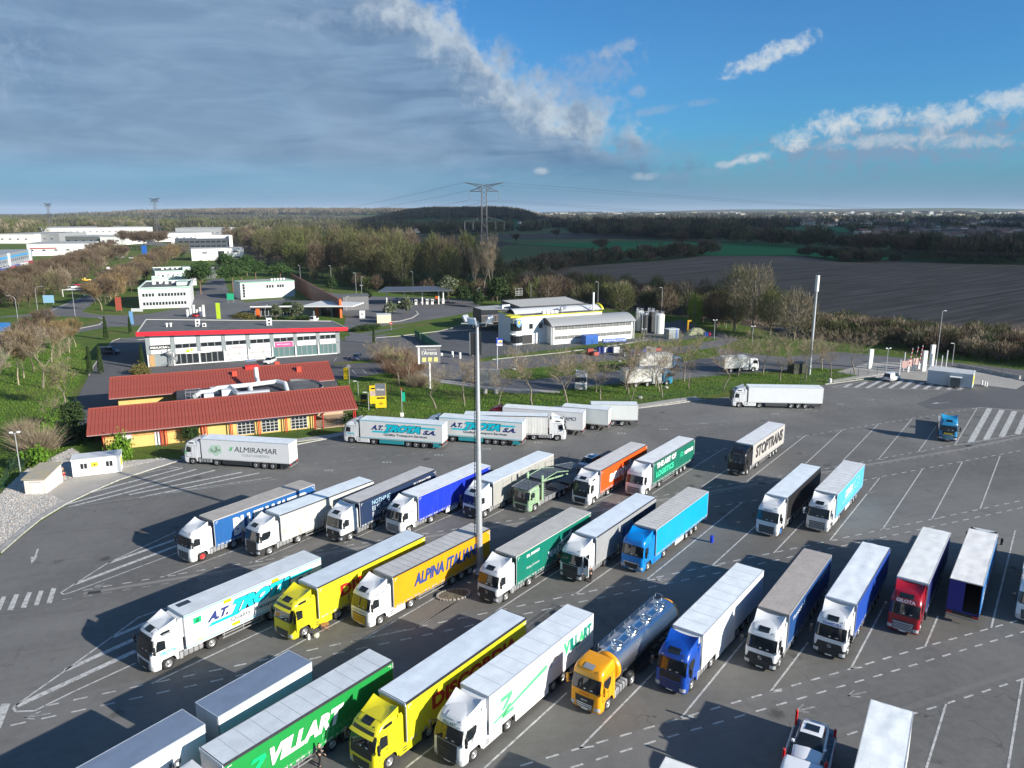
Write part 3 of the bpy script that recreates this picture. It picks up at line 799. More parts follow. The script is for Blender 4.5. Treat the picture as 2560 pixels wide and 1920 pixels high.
def asphalt(name,base,dark,spots=True,grain=.14):
 m=bpy.data.materials.new(name);m.use_nodes=True;t=NT(m.node_tree);b=t.n['Principled BSDF']
 gm=t.new('ShaderNodeNewGeometry');P=gm.outputs['Position']
 big=t.noise(P,.045,5,.6,.6);mid=t.noise(P,.22,6,.7,.4);fine=t.noise(P,9.0,3,.7);med=t.noise(P,1.3,5,.65)
 c=t.mix(t.ramp(big,.35,.65),base,dark)
 rv=t.new('ShaderNodeVectorRotate');rv.rotation_type='Z_AXIS';rv.inputs['Angle'].default_value=R_(-17);t.l.new(P,rv.inputs['Vector'])
 c=t.mix(t.m('MULTIPLY',t.ramp(t.noise(t.vmul(rv.outputs[0],(.06,1.1,1)),1.0,5,.65,.3),.5,.75),.35),c,tuple(q*.6 for q in dark))
 c=t.mix(t.m('MULTIPLY',t.ramp(mid,.5,.72),.35),c,tuple(q*.62 for q in dark))
 c=t.mix(t.m('MULTIPLY',t.ramp(med,.35,.7),.22),c,tuple(min(1,q*1.35)for q in base))
 c=t.mix(t.m('MULTIPLY',t.ramp(fine,.3,.7),grain*2),c,tuple(q*.55 for q in base))
 if spots:
  vo=t.new('ShaderNodeTexVoronoi');vo.inputs['Scale'].default_value=.26;t.l.new(P,vo.inputs['Vector']);vo.inputs['Randomness'].default_value=1
  n_=t.noise(P,2.5,3,.6)
  d=t.ramp(t.m('ADD',vo.outputs['Distance'],t.m('MULTIPLY',t.m('SUBTRACT',n_,.5),.30)),.22,.06)
  sel=t.ramp(t.noise(P,.13,2,.5),.5,.6)
  c=t.mix(t.m('MULTIPLY',t.m('MULTIPLY',d,sel),.7),c,tuple(q*.35 for q in dark))
  v2=t.new('ShaderNodeTexVoronoi');v2.feature='DISTANCE_TO_EDGE';v2.inputs['Scale'].default_value=.075
  wv=t.new('ShaderNodeVectorMath');wv.operation='ADD';t.l.new(P,wv.inputs[0])
  sc=t.new('ShaderNodeVectorMath');sc.operation='SCALE';nn=t.new('ShaderNodeTexNoise');nn.inputs['Scale'].default_value=.35;t.l.new(P,nn.inputs['Vector']);t.l.new(nn.outputs['Color'],sc.inputs[0]);sc.inputs['Scale'].default_value=6.0
  t.l.new(sc.outputs[0],wv.inputs[1]);t.l.new(wv.outputs[0],v2.inputs['Vector'])
  ck=t.ramp(v2.outputs['Distance'],.0035,.0008)
  ck=t.m('MULTIPLY',ck,t.ramp(t.noise(P,.09,2,.5),.48,.62))
  c=t.mix(t.m('MULTIPLY',ck,.6),c,tuple(q*.3 for q in dark))
 t.put(b.inputs['Base Color'],c);b.inputs['Roughness'].default_value=.86;b.inputs['Specular IOR Level'].default_value=.3
 bn=t.new('ShaderNodeBump');bn.inputs['Strength'].default_value=.35;bn.inputs['Distance'].default_value=.02
 t.l.new(t.noise(P,14,4,.7),bn.inputs['Height']);t.l.new(bn.outputs[0],b.inputs['Normal'])
 return m
def grassm(name,a,b_,c_,sc=.25,bump=.6):
 m=bpy.data.materials.new(name);m.use_nodes=True;t=NT(m.node_tree);b=t.n['Principled BSDF']
 gm=t.new('ShaderNodeNewGeometry');P=gm.outputs['Position']
 c=t.mix(t.ramp(t.noise(P,sc,6,.65,.5),.32,.68),a,b_)
 c=t.mix(t.m('MULTIPLY',t.ramp(t.noise(P,sc*.25,4,.6),.48,.66),.8),c,c_)
 c=t.mix(t.m('MULTIPLY',t.ramp(t.noise(P,3.5,4,.7),.4,.75),.5),c,tuple(q*.45 for q in a))
 t.put(b.inputs['Base Color'],c);b.inputs['Roughness'].default_value=.9;b.inputs['Specular IOR Level'].default_value=.15
 bn=t.new('ShaderNodeBump');bn.inputs['Strength'].default_value=bump;bn.inputs['Distance'].default_value=.25
 t.l.new(t.noise(P,2.2,5,.75),bn.inputs['Height']);t.l.new(bn.outputs[0],b.inputs['Normal'])
 return m
ASPH=asphalt('lot_asphalt',(.176,.174,.168),(.116,.115,.112))
ASPH2=asphalt('road_asphalt',(.145,.145,.15),(.11,.11,.115),False)
ASPH3=asphalt('newer_asphalt',(.115,.116,.122),(.09,.091,.097),False)
ASPH4=asphalt('bay_asphalt',(.160,.156,.146),(.118,.115,.107),True,.2)
CONC=asphalt('concrete',(.38,.36,.33),(.30,.285,.265),False,.08)
KERB=mat('kerb_concrete',(.36,.35,.33),.85,var=.25,scale=2,bump=.3)
MARK=None
def markm(name,k):
 m=bpy.data.materials.new(name);m.use_nodes=True;t=NT(m.node_tree);b=t.n['Principled BSDF']
 gm=t.new('ShaderNodeNewGeometry');P=gm.outputs['Position']
 w=t.ramp(t.noise(P,2.2,6,.75),.38+k,.60+k)
 c=t.mix(w,(.50,.50,.49),(.21,.208,.20))
 t.put(b.inputs['Base Color'],c);b.inputs['Roughness'].default_value=.8
 return m
MARK=markm('road_paint',.06);MARKW=markm('worn_road_paint',-.06)
GRASS=grassm('grass',(.062,.125,.016),(.105,.145,.028),(.14,.14,.045))
GRASSD=grassm('rough_grass',(.055,.085,.016),(.085,.10,.028),(.035,.075,.012),.12)
def sheet(name,pts,z,m,kind='structure',px=True):
 P=[g(p[0],p[1])if px else Vector((p[0],p[1],0))for p in pts]
 V=[Vector((p.x,p.y,z))for p in P]
 tess=tessellate_polygon([[Vector((p.x,p.y,0))for p in P]])
 fs=[]
 for t in tess:
  a,b_,c_=(V[i]for i in t)
  fs.append(t if(b_-a).cross(c_-a).z>0 else t[::-1])
 return tag(MB().add(V,fs).build(name,m),kind=kind)
def hillz(x,y):
 r=math.hypot(x,y)
 if r<1500:return-.06
 z=0
 def bump(cx,cy,sx,sy,h,p=2):return h*math.exp(-abs((x-cx)/sx)**p-abs((y-cy)/sy)**p)
 z+=bump(-200,2950,235,420,38,4)+bump(40,2980,110,300,16,2)
 z+=bump(-1200,4700,1150,700,40,4)
 z+=12*max(0,mnoise.noise(Vector((x/2600,y/2600,3))))*min(1,max(0,(r-3500)/4000))
 z+=bump(4600,11500,2500,1200,62,4)+bump(-5200,10500,3000,1200,24,2)+bump(9500,10800,3500,1500,58,4)
 if x>-500:z+=24*min(1,max(0,(r-5200)/3500))*min(1,(x+500)/900)
 return z*min(1,(r-1500)/700)-.06
fieldm=bpy.data.materials.new('farmland');fieldm.use_nodes=True
t=NT(fieldm.node_tree);b=t.n['Principled BSDF']
gm=t.new('ShaderNodeNewGeometry');P=gm.outputs['Position']
rot=t.new('ShaderNodeVectorRotate');rot.rotation_type='Z_AXIS';rot.inputs['Angle'].default_value=.35;t.l.new(P,rot.inputs['Vector'])
vo=t.new('ShaderNodeTexVoronoi');vo.distance='CHEBYCHEV';vo.inputs['Scale'].default_value=.0032;vo.inputs['Randomness'].default_value=.85
t.l.new(t.vmul(rot.outputs[0],(1,.45,1)),vo.inputs['Vector'])
sp_=t.new('ShaderNodeSeparateColor');t.l.new(vo.outputs['Color'],sp_.inputs[0])
c=t.mix(t.ramp(sp_.outputs[0],.40,.45),(.045,.075,.022),(.075,.060,.045))
c=t.mix(t.ramp(sp_.outputs[1],.68,.70),c,(.02,.10,.03))
c=t.mix(t.ramp(sp_.outputs[2],.80,.82),c,(.10,.095,.055))
c=t.mix(t.m('MULTIPLY',t.ramp(t.noise(P,.02,6,.65),.4,.7),.5),c,(.045,.055,.025))
t.put(b.inputs['Base Color'],c);b.inputs['Roughness'].default_value=.95;b.inputs['Specular IOR Level'].default_value=.1
def radial_sheet():
 rad=[2,60,140,260,420,650,900,1200,1500,1700,1900,2100,2300,2500,2650,2800,2950,3100,3300,3500,3800,4200,4600,5000,5500,6000,6800,7600,8500,9500,10500,11500,12500,14000,16000,19000]
 rows=[]
 for r in rad:
  row=[]
  N=240
  for i in range(N+1):
   a=-math.pi+2*math.pi*i/N
   a=a-.72*math.sin(a)
   x,y=r*math.sin(a),r*math.cos(a)
   row.append((x,y,hillz(x,y)))
  rows.append(row)
 return MB().grid(rows)
terr=radial_sheet().build('terrain',fieldm);tag(terr,kind='structure')
A0=(0,850);A1=(600,850);A2=(1200,850);A3=(1860,850);K=.31646
B0=(0,500);B1=(600,500);B2=(1200,500);B3=(1860,500)
def W2(x,y):
 return('w',x,y)
def resolve(pts):
 r=[]
 for p in pts:
  if len(p)==3:r.append((p[1],p[2]))
  else:
   q=g(p[0],p[1]);r.append((q.x,q.y))
 return r
def area(name,pts,z,m,kind='structure'):
 return sheet(name,resolve(pts),z,m,kind,px=False)
area('grass_ground',[W2(-420,-60),W2(260,-60),W2(260,150),(2560,862),(2400,868),(2250,860),(2000,845),(1800,800),(1500,770),(1300,745),(1100,735),(900,725),(760,700),(560,640),(380,600),(0,600),W2(-900,700),W2(-900,-60)],-.03,GRASS)
plough=bpy.data.materials.new('ploughed_soil');plough.use_nodes=True
t=NT(plough.node_tree);b=t.n['Principled BSDF'];gm=t.new('ShaderNodeNewGeometry');P=gm.outputs['Position']
rot=t.new('ShaderNodeVectorRotate');rot.rotation_type='Z_AXIS';rot.inputs['Angle'].default_value=R_(-38);t.l.new(P,rot.inputs['Vector'])
st_=t.noise(t.vmul(rot.outputs[0],(.012,.30,1)),1.0,5,.7,.3);pt_=t.noise(P,.02,5,.6)
c=t.mix(t.ramp(st_,.35,.65),(.135,.092,.062),(.27,.20,.145));c=t.mix(t.m('MULTIPLY',t.ramp(pt_,.4,.65),.5),c,(.15,.11,.075))
t.put(b.inputs['Base Color'],c);b.inputs['Roughness'].default_value=.95;b.inputs['Specular IOR Level'].default_value=.1
bn=t.new('ShaderNodeBump');bn.inputs['Distance'].default_value=.3;bn.inputs['Strength'].default_value=.6;t.l.new(st_,bn.inputs['Height']);t.l.new(bn.outputs[0],b.inputs['Normal'])
GREENF=grassm('green_crop',(.02,.17,.045),(.03,.19,.05),(.02,.145,.045),.01,.1)
MEADOW=grassm('meadow',(.09,.13,.04),(.12,.145,.05),(.075,.115,.035),.008,.1)
BROWNF=grassm('stubble_field',(.085,.070,.050),(.10,.085,.065),(.07,.06,.045),.01,.1)
area('ploughed_field',[(1255,682),(1500,662),(1700,648),(1750,640),(2000,640),(2100,655),(2240,652),(2400,660),(2700,665),W2(430,330),W2(200,170),(2560,862),(2250,858),(2000,840),(1750,770),(1500,740),(1300,720)],.02,plough)
area('meadow',[(1230,622),(1270,612),(1500,622),(1680,636),(1640,648),(1480,655),(1390,662),(1260,672)],.04,MEADOW)
area('green_crop_field',[(1290,610),(1560,604),(1900,606),(2060,616),(2240,648),(2110,652),(2000,638),(1780,640),(1640,636),(1500,622)],.06,GREENF)
area('meadow',[(1240,599),(1330,598),(1700,597),(1900,604),(1600,604),(1290,610)],.05,MEADOW)
area('brown_field',[(1200,588),(1280,584),(1450,586),(1620,594),(1240,598)],.07,BROWNF)
area('green_crop_field',[(1180,576),(1280,572),(1400,570),(1430,582),(1210,588)],.08,MEADOW)
area('brown_field',[(1770,566),(1900,561),(2000,562),(2010,568),(1800,576)],.09,BROWNF)
area('green_crop_field',[(1930,568),(2100,567),(2180,572),(2200,580),(1860,578)],.10,GREENF)
area('stubble_field',[(100,572),(200,564),(330,566),(345,575),(110,584)],.05,BROWNF)
area('green_crop_field',[(110,568),(200,562),(330,563),(330,566),(110,571)],.09,MEADOW)
LOT=[W2(-150,-60),W2(230,-60),W2(230,118),(2560,1015),(2540,962),(2420,930),(2200,950),(2145,951),(2062,962),(1766,999),(1668,1013),(1565,1025),(1480,1038),(1300,1030),(1100,1050),(935,1077),(745,1112),(640,1122),(540,1130),(455,1150),(390,1172),(300,1202),(230,1232),(170,1262),(100,1305),(50,1345),(0,1390),W2(-75,78),W2(-90,60)]
area('truck_park',LOT,0.0,ASPH)
area('bay_surface',[(110,1752),(480,1672),(870,1597),(1160,1530),(1440,1478),(1930,1378),(2075,1350),(2160,1240),(1780,1262),(1500,1300),(900,1400),(480,1500)],.004,ASPH4)
area('bay_surface',[(820,1960),(1380,1888),(1930,1727),(2320,1612),(2560,1545),(2700,1400),(2330,1460),(1700,1600),(1300,1700)],.004,ASPH4)
area('newer_asphalt',[(2385,975),(2470,958),(2700,958),(2700,1032),(2455,1018),(2330,1024),(2290,1010)],.004,ASPH3)
area('concrete_road',[(2090,930),(2180,905),(2300,908),(2420,922),(2560,950),(2700,975),(2560,962),(2540,973),(2400,955),(2200,948)],.008,CONC)
area('service_road',[(1290,1000),(1400,990),(1560,960),(1760,952),(1900,945),(2080,922),(2200,925),(2420,930),(2560,950),(2700,960),(2700,940),(2560,925),(2300,898),(2100,880),(1900,870),(1812,835),(1720,815),(1640,800),(1560,790),(1500,780),(1620,815),(1800,848),(1700,868),(1560,880),(1300,895),(1200,905),(1150,880),(1200,846),(1270,866),(1020,838),(960,850),(1000,890),(1040,930),(1120,960),(1250,968),(1400,972)],.004,ASPH2)
area('service_road',[(1200,905),(1300,893),(1560,878),(1700,866),(1810,852),(1960,862),(2100,882),(2240,898),(1960,905),(1880,935),(1760,946),(1560,955),(1400,985),(1280,983),(1190,972),(1100,955)],.008,ASPH2)
area('grass_island',[(1250,924),(1340,920),(1450,908),(1560,900),(1700,883),(1790,868),(1800,890),(1700,905),(1560,925),(1450,935),(1330,950),(1250,945)],.03,GRASS)
area('grass_island',[(1230,893),(1380,875),(1500,858),(1540,852),(1540,862),(1400,880),(1230,897)],.03,GRASS)
area('grass_verge',[(1790,870),(1850,850),(1960,860),(2080,880),(1960,893),(1860,882)],.03,GRASS)
area('factory_yard',[(1060,905),(1100,890),(1060,870),(1035,845),(1110,825),(1180,812),(1260,835),(1600,845),(1650,812),(1700,800),(1800,838),(1690,852),(1500,860),(1290,885),(1180,898),(1110,890)],.012,ASPH3)
area('fuel_station_forecourt',[(880,845),(860,815),(865,790),(800,770),(760,725),(850,730),(1000,738),(1170,750),(1230,775),(1180,790),(1100,800),(1000,820),(930,835)],.004,ASPH2)
area('grass_verge',[(864,828),(900,820),(1020,808),(1120,792),(1182,780),(1182,800),(1100,805),(1000,818),(900,833)],.03,GRASS)
area('grass_verge',[(760,712),(900,720),(1090,735),(1090,745),(900,740),(740,722)],.03,GRASS)
area('office_car_park',[(335,842),(281,851),(234,915),(196,990),(172,1010),(215,1090),(560,1010),(850,1000),(842,948),(900,945),(985,928),(975,905),(958,877),(926,864),(862,853),(820,830)],.004,ASPH3)
area('access_road',[(862,853),(926,864),(1000,900),(1050,945),(1000,925),(985,928),(975,905),(1060,935),(1120,958),(1090,900),(1030,855),(960,838),(1000,830),(940,838),(862,840)],.008,ASPH2)
area('grass_verge',[(834,908),(957,896),(975,903),(975,908),(960,905),(834,912)],.03,GRASS)
area('lawn_by_restaurant',[(842,952),(950,935),(1010,928),(1060,945),(1120,962),(1290,984),(1400,990),(1290,1024),(1100,1046),(930,1050),(880,1000)],.036,GRASS)
area('grass_verge',[(1290,990),(1400,975),(1560,957),(1700,950),(1830,935),(2060,920),(2150,950),(2062,960),(1766,994),(1565,1018),(1480,1028),(1290,1024)],.03,GRASS)
area('roundabout_road',[(-80,800),(92,783),(170,757),(228,735),(262,705),(300,668),(345,640),(420,615),(330,610),(300,598),(330,596),(430,612),(370,640),(300,690),(262,722),(225,765),(202,780),(235,787),(300,789),(372,785),(475,766),(623,755),(720,745),(760,770),(620,800),(380,800),(345,815),(272,818),(200,830),(120,838),(60,838),(-40,836),(-80,840),(-260,830)],.004,ASPH2)
area('grass_island',[(-80,797),(60,792),(170,791),(240,795),(259,800),(240,810),(170,824),(90,832),(-80,834),(-200,815)],.03,GRASS)
area('side_road',[(-80,835),(40,836),(60,842),(40,865),(20,895),(0,925),(-80,1000)],.006,ASPH2)
area('avenue_parking',[(150,728),(195,712),(240,694),(270,675),(300,660),(300,690),(262,712),(228,732),(185,735)],.008,ASPH3)
area('warehouse_yard',[(-80,700),(130,668),(130,690),(60,712),(-80,740)],.01,CONC)
area('grass_verge',[(-80,790),(92,780),(165,757),(220,732),(160,722),(60,752),(-80,770)],.02,GRASS)
area('office_park_road',[(520,700),(560,695),(575,740),(620,758),(480,764),(490,730)],.008,ASPH2)
GRAV=mat('gravel_bed',(.44,.42,.39),.9,var=.35,scale=6,bump=.8,bscale=14,world=True)
gravel=area('gravel_bed',[(-60,1420),(-60,1300),(20,1215),(70,1170),(180,1120),(240,1160),(290,1155),(405,1145),(440,1150),(390,1163),(300,1190),(240,1212),(195,1232),(160,1252),(100,1288),(50,1328),(0,1372)],.02,GRAV)
area('hut_forecourt',[(70,1232),(135,1205),(180,1195),(290,1182),(300,1172),(405,1150),(430,1148),(450,1150),(390,1168),(300,1197),(230,1227),(165,1258),(125,1233)],.028,CONC)
def kerb(name,pts,w=.22,h=.13,m=KERB,z=0.0,closed=False):
 P=[Vector((*q,0))for q in resolve(pts)]
 L,R2=[],[]
 for i,p in enumerate(P):
  a=P[max(0,i-1)];c_=P[min(len(P)-1,i+1)]
  d=(c_-a).normalized();n_=Vector((-d.y,d.x,0))
  L.append(p+n_*w/2);R2.append(p-n_*w/2)
 b=MB()
 up=lambda q,zz:(q.x,q.y,zz)
 b.grid([[up(q,z+h)for q in L],[up(q,z+h)for q in R2]],smooth=False,flip=True)
 b.grid([[up(q,z-.05)for q in L],[up(q,z+h)for q in L]],smooth=False,flip=True)
 b.grid([[up(q,z+h)for q in R2],[up(q,z-.05)for q in R2]],smooth=False,flip=True)
 return tag(b.build(name,m),kind='structure')
kerb('kerb',[(0,1384),(50,1340),(100,1299),(165,1260),(230,1229),(300,1199),(390,1170),(455,1150),(540,1131),(640,1121),(745,1111),(935,1075)])
kerb('pavement',[(0,1378),(50,1334),(100,1294),(165,1254)],.8,.10)
kerb('pavement',[(455,1146),(560,1127),(700,1107),(830,1090),(940,1067)],1.6,.10)
kerb('kerb',[(1480,1037),(1565,1024),(1668,1012),(1766,998),(1700,1005)][:4],.3)
kerb('pavement',[(1500,1030),(1600,1015),(1700,1000),(1745,995)],2.0,.11)
kerb('kerb',[(2062,961),(2110,955),(2145,950),(2205,941)],.3)
kerb('pavement',[(2075,954),(2140,944),(2210,933)],1.6,.11)
kerb('kerb',[(1160,812),(1100,828),(1000,840),(940,845)],.3)
kerb('kerb',[(965,806),(1000,803),(1030,795),(1045,785),(1040,778)],.7)
kerb('kerb',[(1230,899),(1400,882),(1540,863),(1620,850)],.4)
kerb('kerb',[(1180,962),(1090,950),(1030,925)],1.1,.1)
kerb('pavement',[(1100,955),(1200,967),(1290,975),(1400,981)],1.6,.1)
kerb('kerb',[(-60,836),(90,834),(180,825),(248,812),(262,800),(245,794)],.5)
kerb('kerb',[(400,845),(345,850),(300,846),(281,853),(234,915),(222,940)],.3)
for pts in([(2195,906),(2300,914),(2400,925),(2480,938),(2560,951),(2640,966)],):
 P=resolve(pts)
DASHZ=.010
mk=MB();mkw=MB()
def strip(b,p,q,w,z=DASHZ):
 d=(q-p);d.z=0
 if d.length<.01:return
 n_=Vector((-d.y,d.x,0)).normalized()*w/2
 V=[p+n_,p-n_,q-n_,q+n_]
 b.add([(v.x,v.y,z)for v in V],[(0,1,2,3)])
def line(pts,w=.15,b=None,z=DASHZ):
 P=[Vector((*q,0))for q in resolve(pts)]
 for i in range(len(P)-1):strip(b or mk,P[i],P[i+1],w,z)
def dashes(pts,on=.95,off=.95,w=.16,b=None,jit=.0):
 P=[Vector((*q,0))for q in resolve(pts)]
 ds=[0]
 for i in range(len(P)-1):ds.append(ds[-1]+(P[i+1]-P[i]).length)
 def at(s):
  for i in range(len(P)-1):
   if s<=ds[i+1]:return P[i].lerp(P[i+1],(s-ds[i])/(ds[i+1]-ds[i]))
  return P[-1]
 s=0
 while s+on<ds[-1]:
  strip(b or mk,at(s),at(s+on),w);s+=on+off
L1=[(1300,1915),(1380,1891),(1701,1796),(1930,1729),(2127,1672),(2313,1616.5),(2560,1547),(2700,1507)]
L2=[(1426,1920),(1640,1852),(2008,1744),(2280,1664),(2560,1579),(2700,1538)]
L3=[(110,1766),(382,1708),(560,1671),(820,1615.8),(1039,1569),(1242,1527),(1391,1496),(1614,1449.5),(1776,1414.7),(1934,1382),(2074,1352),(2206,1324),(2329,1298.5),(2450,1273),(2560,1250),(2700,1220)]
L4=[(26,1814),(300,1754),(542,1701),(820,1638),(1187,1562),(1467,1501.5),(1817,1427.8),(1988,1390),(2280,1328),(2560,1268),(2700,1238)]
L5=[(208,1476),(412,1441),(543,1419),(692,1395.6),(880,1362),(1077,1332),(1210,1312),(1294,1299),(1458,1270),(1669,1236.8),(1869,1203),(2056,1173.4),(2151,1156),(2297,1128.5),(2385,1113)]
L6=[(156,1499.5),(560,1436),(800,1392),(1062,1349),(1300,1314),(1500,1281),(1785,1234),(1953,1204),(2160,1168),(2398,1128),(2560,1096),(2700,1068)]
L7=[(1720,1279),(1779,1268.6),(1909,1247),(2157,1201),(2255,1182),(2430,1149),(2560,1125),(2700,1099)]
L8=[(1200,1222),(1500,1172),(1750,1132),(1961,1098),(2192,1060.5),(2430,1022.5)]
L9=[(1700,1078),(1860,1052.5),(2075,1022.5),(2208,1002),(2382,976.6)]
L10=[(2010,1871),(2062,1855),(2294,1781),(2369,1758),(2550,1700),(2700,1652)]
for L in(L1,L2,L3,L4,L7,L10):dashes(L)
for L in(L5,L8):dashes(L,.8,.9,.15)
for L in(L6,L9):dashes(L,.8,.9,.14,mkw)
dashes([(640,1104),(900,1120),(1200,1096),(1500,1078),(1700,1056),(1900,1030)],.8,2.4,.12,mkw)
dashes([(700,1165),(900,1150),(1200,1116),(1500,1080),(1850,1050)],.8,1.6,.12,mkw)
for a in([(1449,1871),(1637,1679)],[(1701,1797),(1866,1595)],[(1925,1731),(2020,1606)],[(2127,1672),(2216,1503)],[(2313,1616.5),(2345,1540)],[(2478,1570),(2538,1326)],[(1211,1920),(1417,1732)],[(1014,1920),(1077,1871),(1150,1815)],[(379,1709),(681,1566.5)],[(671,1649),(858,1548)],[(1036,1571),(1158,1494)],[(912,1596),(1097,1489)],[(877,1604),(1038,1571),(1160,1492)],[(1239,1529),(1401,1423)],[(1436,1487),(1558,1400)],[(1614,1451),(1854,1257)],[(1779,1415.6),(1889,1315)],[(1934,1383),(2011,1302)],[(2074,1352),(2199,1195)],[(2206,1324),(2306,1173)],[(2329,1298.5),(2406,1154)],[(2450,1273),(2500,1140)],[(412,1441),(608,1368)],[(632,1406),(789,1339)],[(860,1358),(961,1312)],[(1034,1329),(1152,1277)],[(1210,1298),(1280,1263)],[(1458,1270),(1530,1235)],[(1630,1234.5),(1811,1120.6)],[(1754,1217),(1820,1172)],[(1866,1204),(2012,1090)],[(1999,1173),(2105,1075)],[(2107,1152),(2195.5,1060.4)],[(2195.5,1149),(2280,1047)],[(2295,1130.7),(2341,1065)],[(2387,1113),(2442,1021.5)],[(2316,1920),(2366,1757)],[(2520,1920),(2556,1700)]):
 line(a)
for p in((1449,1871),(1701,1797),(1925,1731),(2127,1672),(1614,1451),(1779,1415.6),(1436,1487),(1239,1529),(2074,1352),(2206,1324),(2329,1298),(412,1441),(632,1406),(2107,1152),(2195,1149),(2295,1130)):
 q=g(*p);strip(mk,q,q+Vector((1.0,.22,0)),.15)
for a in([(2387,1113.3),(2560,1084),(2700,1060)],[(2430,1022.5),(2455,1018),(2560,1028),(2700,1040)]):line(a)
for a in([(2426.5,1106),(2474,1021)],[(2464.5,1100),(2505,1024.7)],[(2504,1092),(2536.6,1028)],[(2543.6,1085),(2569,1030)],[(2590,1078),(2612,1034)]):line(a,.85)
cr=crop(A3,K,[(790,375),(850,345),(880,375),(970,330),(970,378),(1085,318),(1060,378),(1140,340),(1150,380),(1255,318),(1245,383),(1335,322),(1335,385),(1415,335),(1425,388),(1490,350),(1520,390),(1570,358),(1610,392),(1640,372),(1700,395),(1760,350)])
for i in range(0,len(cr),2):line([cr[i],cr[i+1]],.75)
line(crop(A3,K,[(690,372),(1200,385),(1690,397),(1825,352)]));line(crop(A3,K,[(690,372),(980,318)]))
line([(152,1482),(269,1408),(438.5,1330)],.16);line([(186,1478),(443,1382)],.14)
line([(152,1482),(160,1486),(186,1478)],.16)
line([(187,1460.5),(441,1365)],.5);line([(272,1408),(441,1348)],.45)
line([(32.6,1768.7),(173.6,1669),(282,1590.7),(347,1543),(421,1519)],.17);line([(32.6,1768.7),(40,1779),(86.8,1777),(182,1730),(338.6,1658)],.17)
line([(42,1765),(338.6,1627.6)],.55);line([(163,1676),(338.6,1597)],.5);line([(282,1593),(419,1534)],.45)
line([(0,1366),(79,1299.4),(126.6,1272.5),(177,1242.4),(246.8,1217),(316.5,1192),(411,1173),(456,1168)],.16)
for a in([(565,1245),(1440,1012)],[(440,1322),(1550,1022)],[(540,1320),(1000,1205),(1700,1028)],[(1020,1222),(1910,1045)],[(1100,1245),(2050,1050)],[(1270,1215),(2150,1085)]):line(crop(A0,K,a),.42,mkw if a[0][0]>1200 else mk)
line(crop(A0,K,[(400,1338),(1300,1215),(2212,1095)]),.13,mkw)
line(crop(A0,K,[(1320,998),(1440,1010)]),.15)
sz=.34364;so=(0,1350)
def quad(px):
 q=gl(crop(so,sz,px));mk.add([(p.x,p.y,DASHZ)for p in q],[(0,1,2,3)])
for q in([(375,350),(338,460),(375,460),(410,350)],[(285,368),(245,475),(280,475),(318,368)],[(200,380),(150,493),(190,493),(232,380)],[(105,395),(52,510),(95,510),(140,395)],[(15,410),(-35,512),(5,510),(48,410)],[(-75,425),(-130,520),(-85,520),(-42,425)]):quad(q)
quad([(10,1192),(-90,1370),(5,1370),(75,1190)])
line(crop(so,sz,[(275,65),(258,120)]),.2)
q=gl(crop(so,sz,[(222,122),(228,175),(275,118)]));mk.add([(p.x,p.y,DASHZ+.001)for p in q],[(0,1,2)])
q=gl(crop(A3,K,[(1480,505),(1550,500),(1520,493)]));mk.add([(p.x,p.y,DASHZ+.001)for p in q],[(0,1,2)]);line(crop(A3,K,[(1540,500),(1620,490)]),.2,mkw)
for(x,y)in((1640,1452),(1990,1778),(2120,1740),(230,1468),(60,1795),(2165,1232)):
 p=g(x,y);strip(mkw,p,p+Vector((1.6,.5,0)),.14);strip(mkw,p,p+Vector((.8,.75,0)),.14);strip(mkw,p,p+Vector((.9,-.15,0)),.14)
for i,(x,y)in enumerate(((2172,1001),(2095,1012),(2013,1024),(1930,1036),(808,1178),(955,1158),(1085,1140),(1205,1124),(1335,1108),(1440,1075),(1545,1085),(1650,1075),(1750,1060))):
 p=g(x,y)
 for j in range(3):
  mkw.add([(p.x+.5*j+a,p.y+c_,DASHZ)for a,c_ in((0,0),(.35,0),(.35,.8),(0,.8))],[(0,1,2,3)])
line([(92,783),(160,757),(222,732)],.25);line([(202,779),(240,787),(300,789)],.2);line([(100,772),(165,752),(235,724)],.6,mkw)
dashes([(215,762),(250,728),(290,690)],3,4,.2);line([(120,780),(200,745)],1.2,mkw)
for i in range(6):line([(835+i*30,903-i*2),(842+i*30,893-i*2)],.14);line([(880+i*26,925-i*2),(890+i*26,936-i*2)],.14)
for i in range(7):line([(1215+i*24,883-i*2.6),(1226+i*24,891-i*2.6)],.14)
line([(-10,878),(45,870)],.4,mkw);line([(-10,890),(35,882)],.4,mkw);line([(-10,902),(25,895)],.4,mkw)
tag(mk.build('road_marking',MARK),kind='structure');tag(mkw.build('worn_road_marking',MARKW),kind='structure')
GUT=[(208,1484),(400,1453),(560,1428),(800,1386),(1062,1343),(1300,1308),(1500,1276),(1785,1228),(1953,1199),(2160,1163.5),(2398,1124),(2560,1091),(2700,1063)]
def ribbon(name,pts,w,z,m):
 P=[Vector((*q,0))for q in resolve(pts)];b=MB()
 L=[];R2=[]
 for i,p in enumerate(P):
  d=(P[min(len(P)-1,i+1)]-P[max(0,i-1)]).normalized();n_=Vector((-d.y,d.x,0))*w/2
  L.append((p.x+n_.x,p.y+n_.y,z));R2.append((p.x-n_.x,p.y-n_.y,z))
 b.grid([R2,L],smooth=False)
 return tag(b.build(name,m),kind='structure')
ribbon('gutter',GUT,.55,.008,asphalt('gutter_concrete',(.26,.25,.24),(.20,.195,.185),False,.1))
ribbon('gutter',[(2060,1838),(2267,1770),(2400,1726),(2560,1674),(2700,1630)],.5,.008,asphalt('gutter_concrete2',(.17,.165,.16),(.15,.15,.145),False,.1))
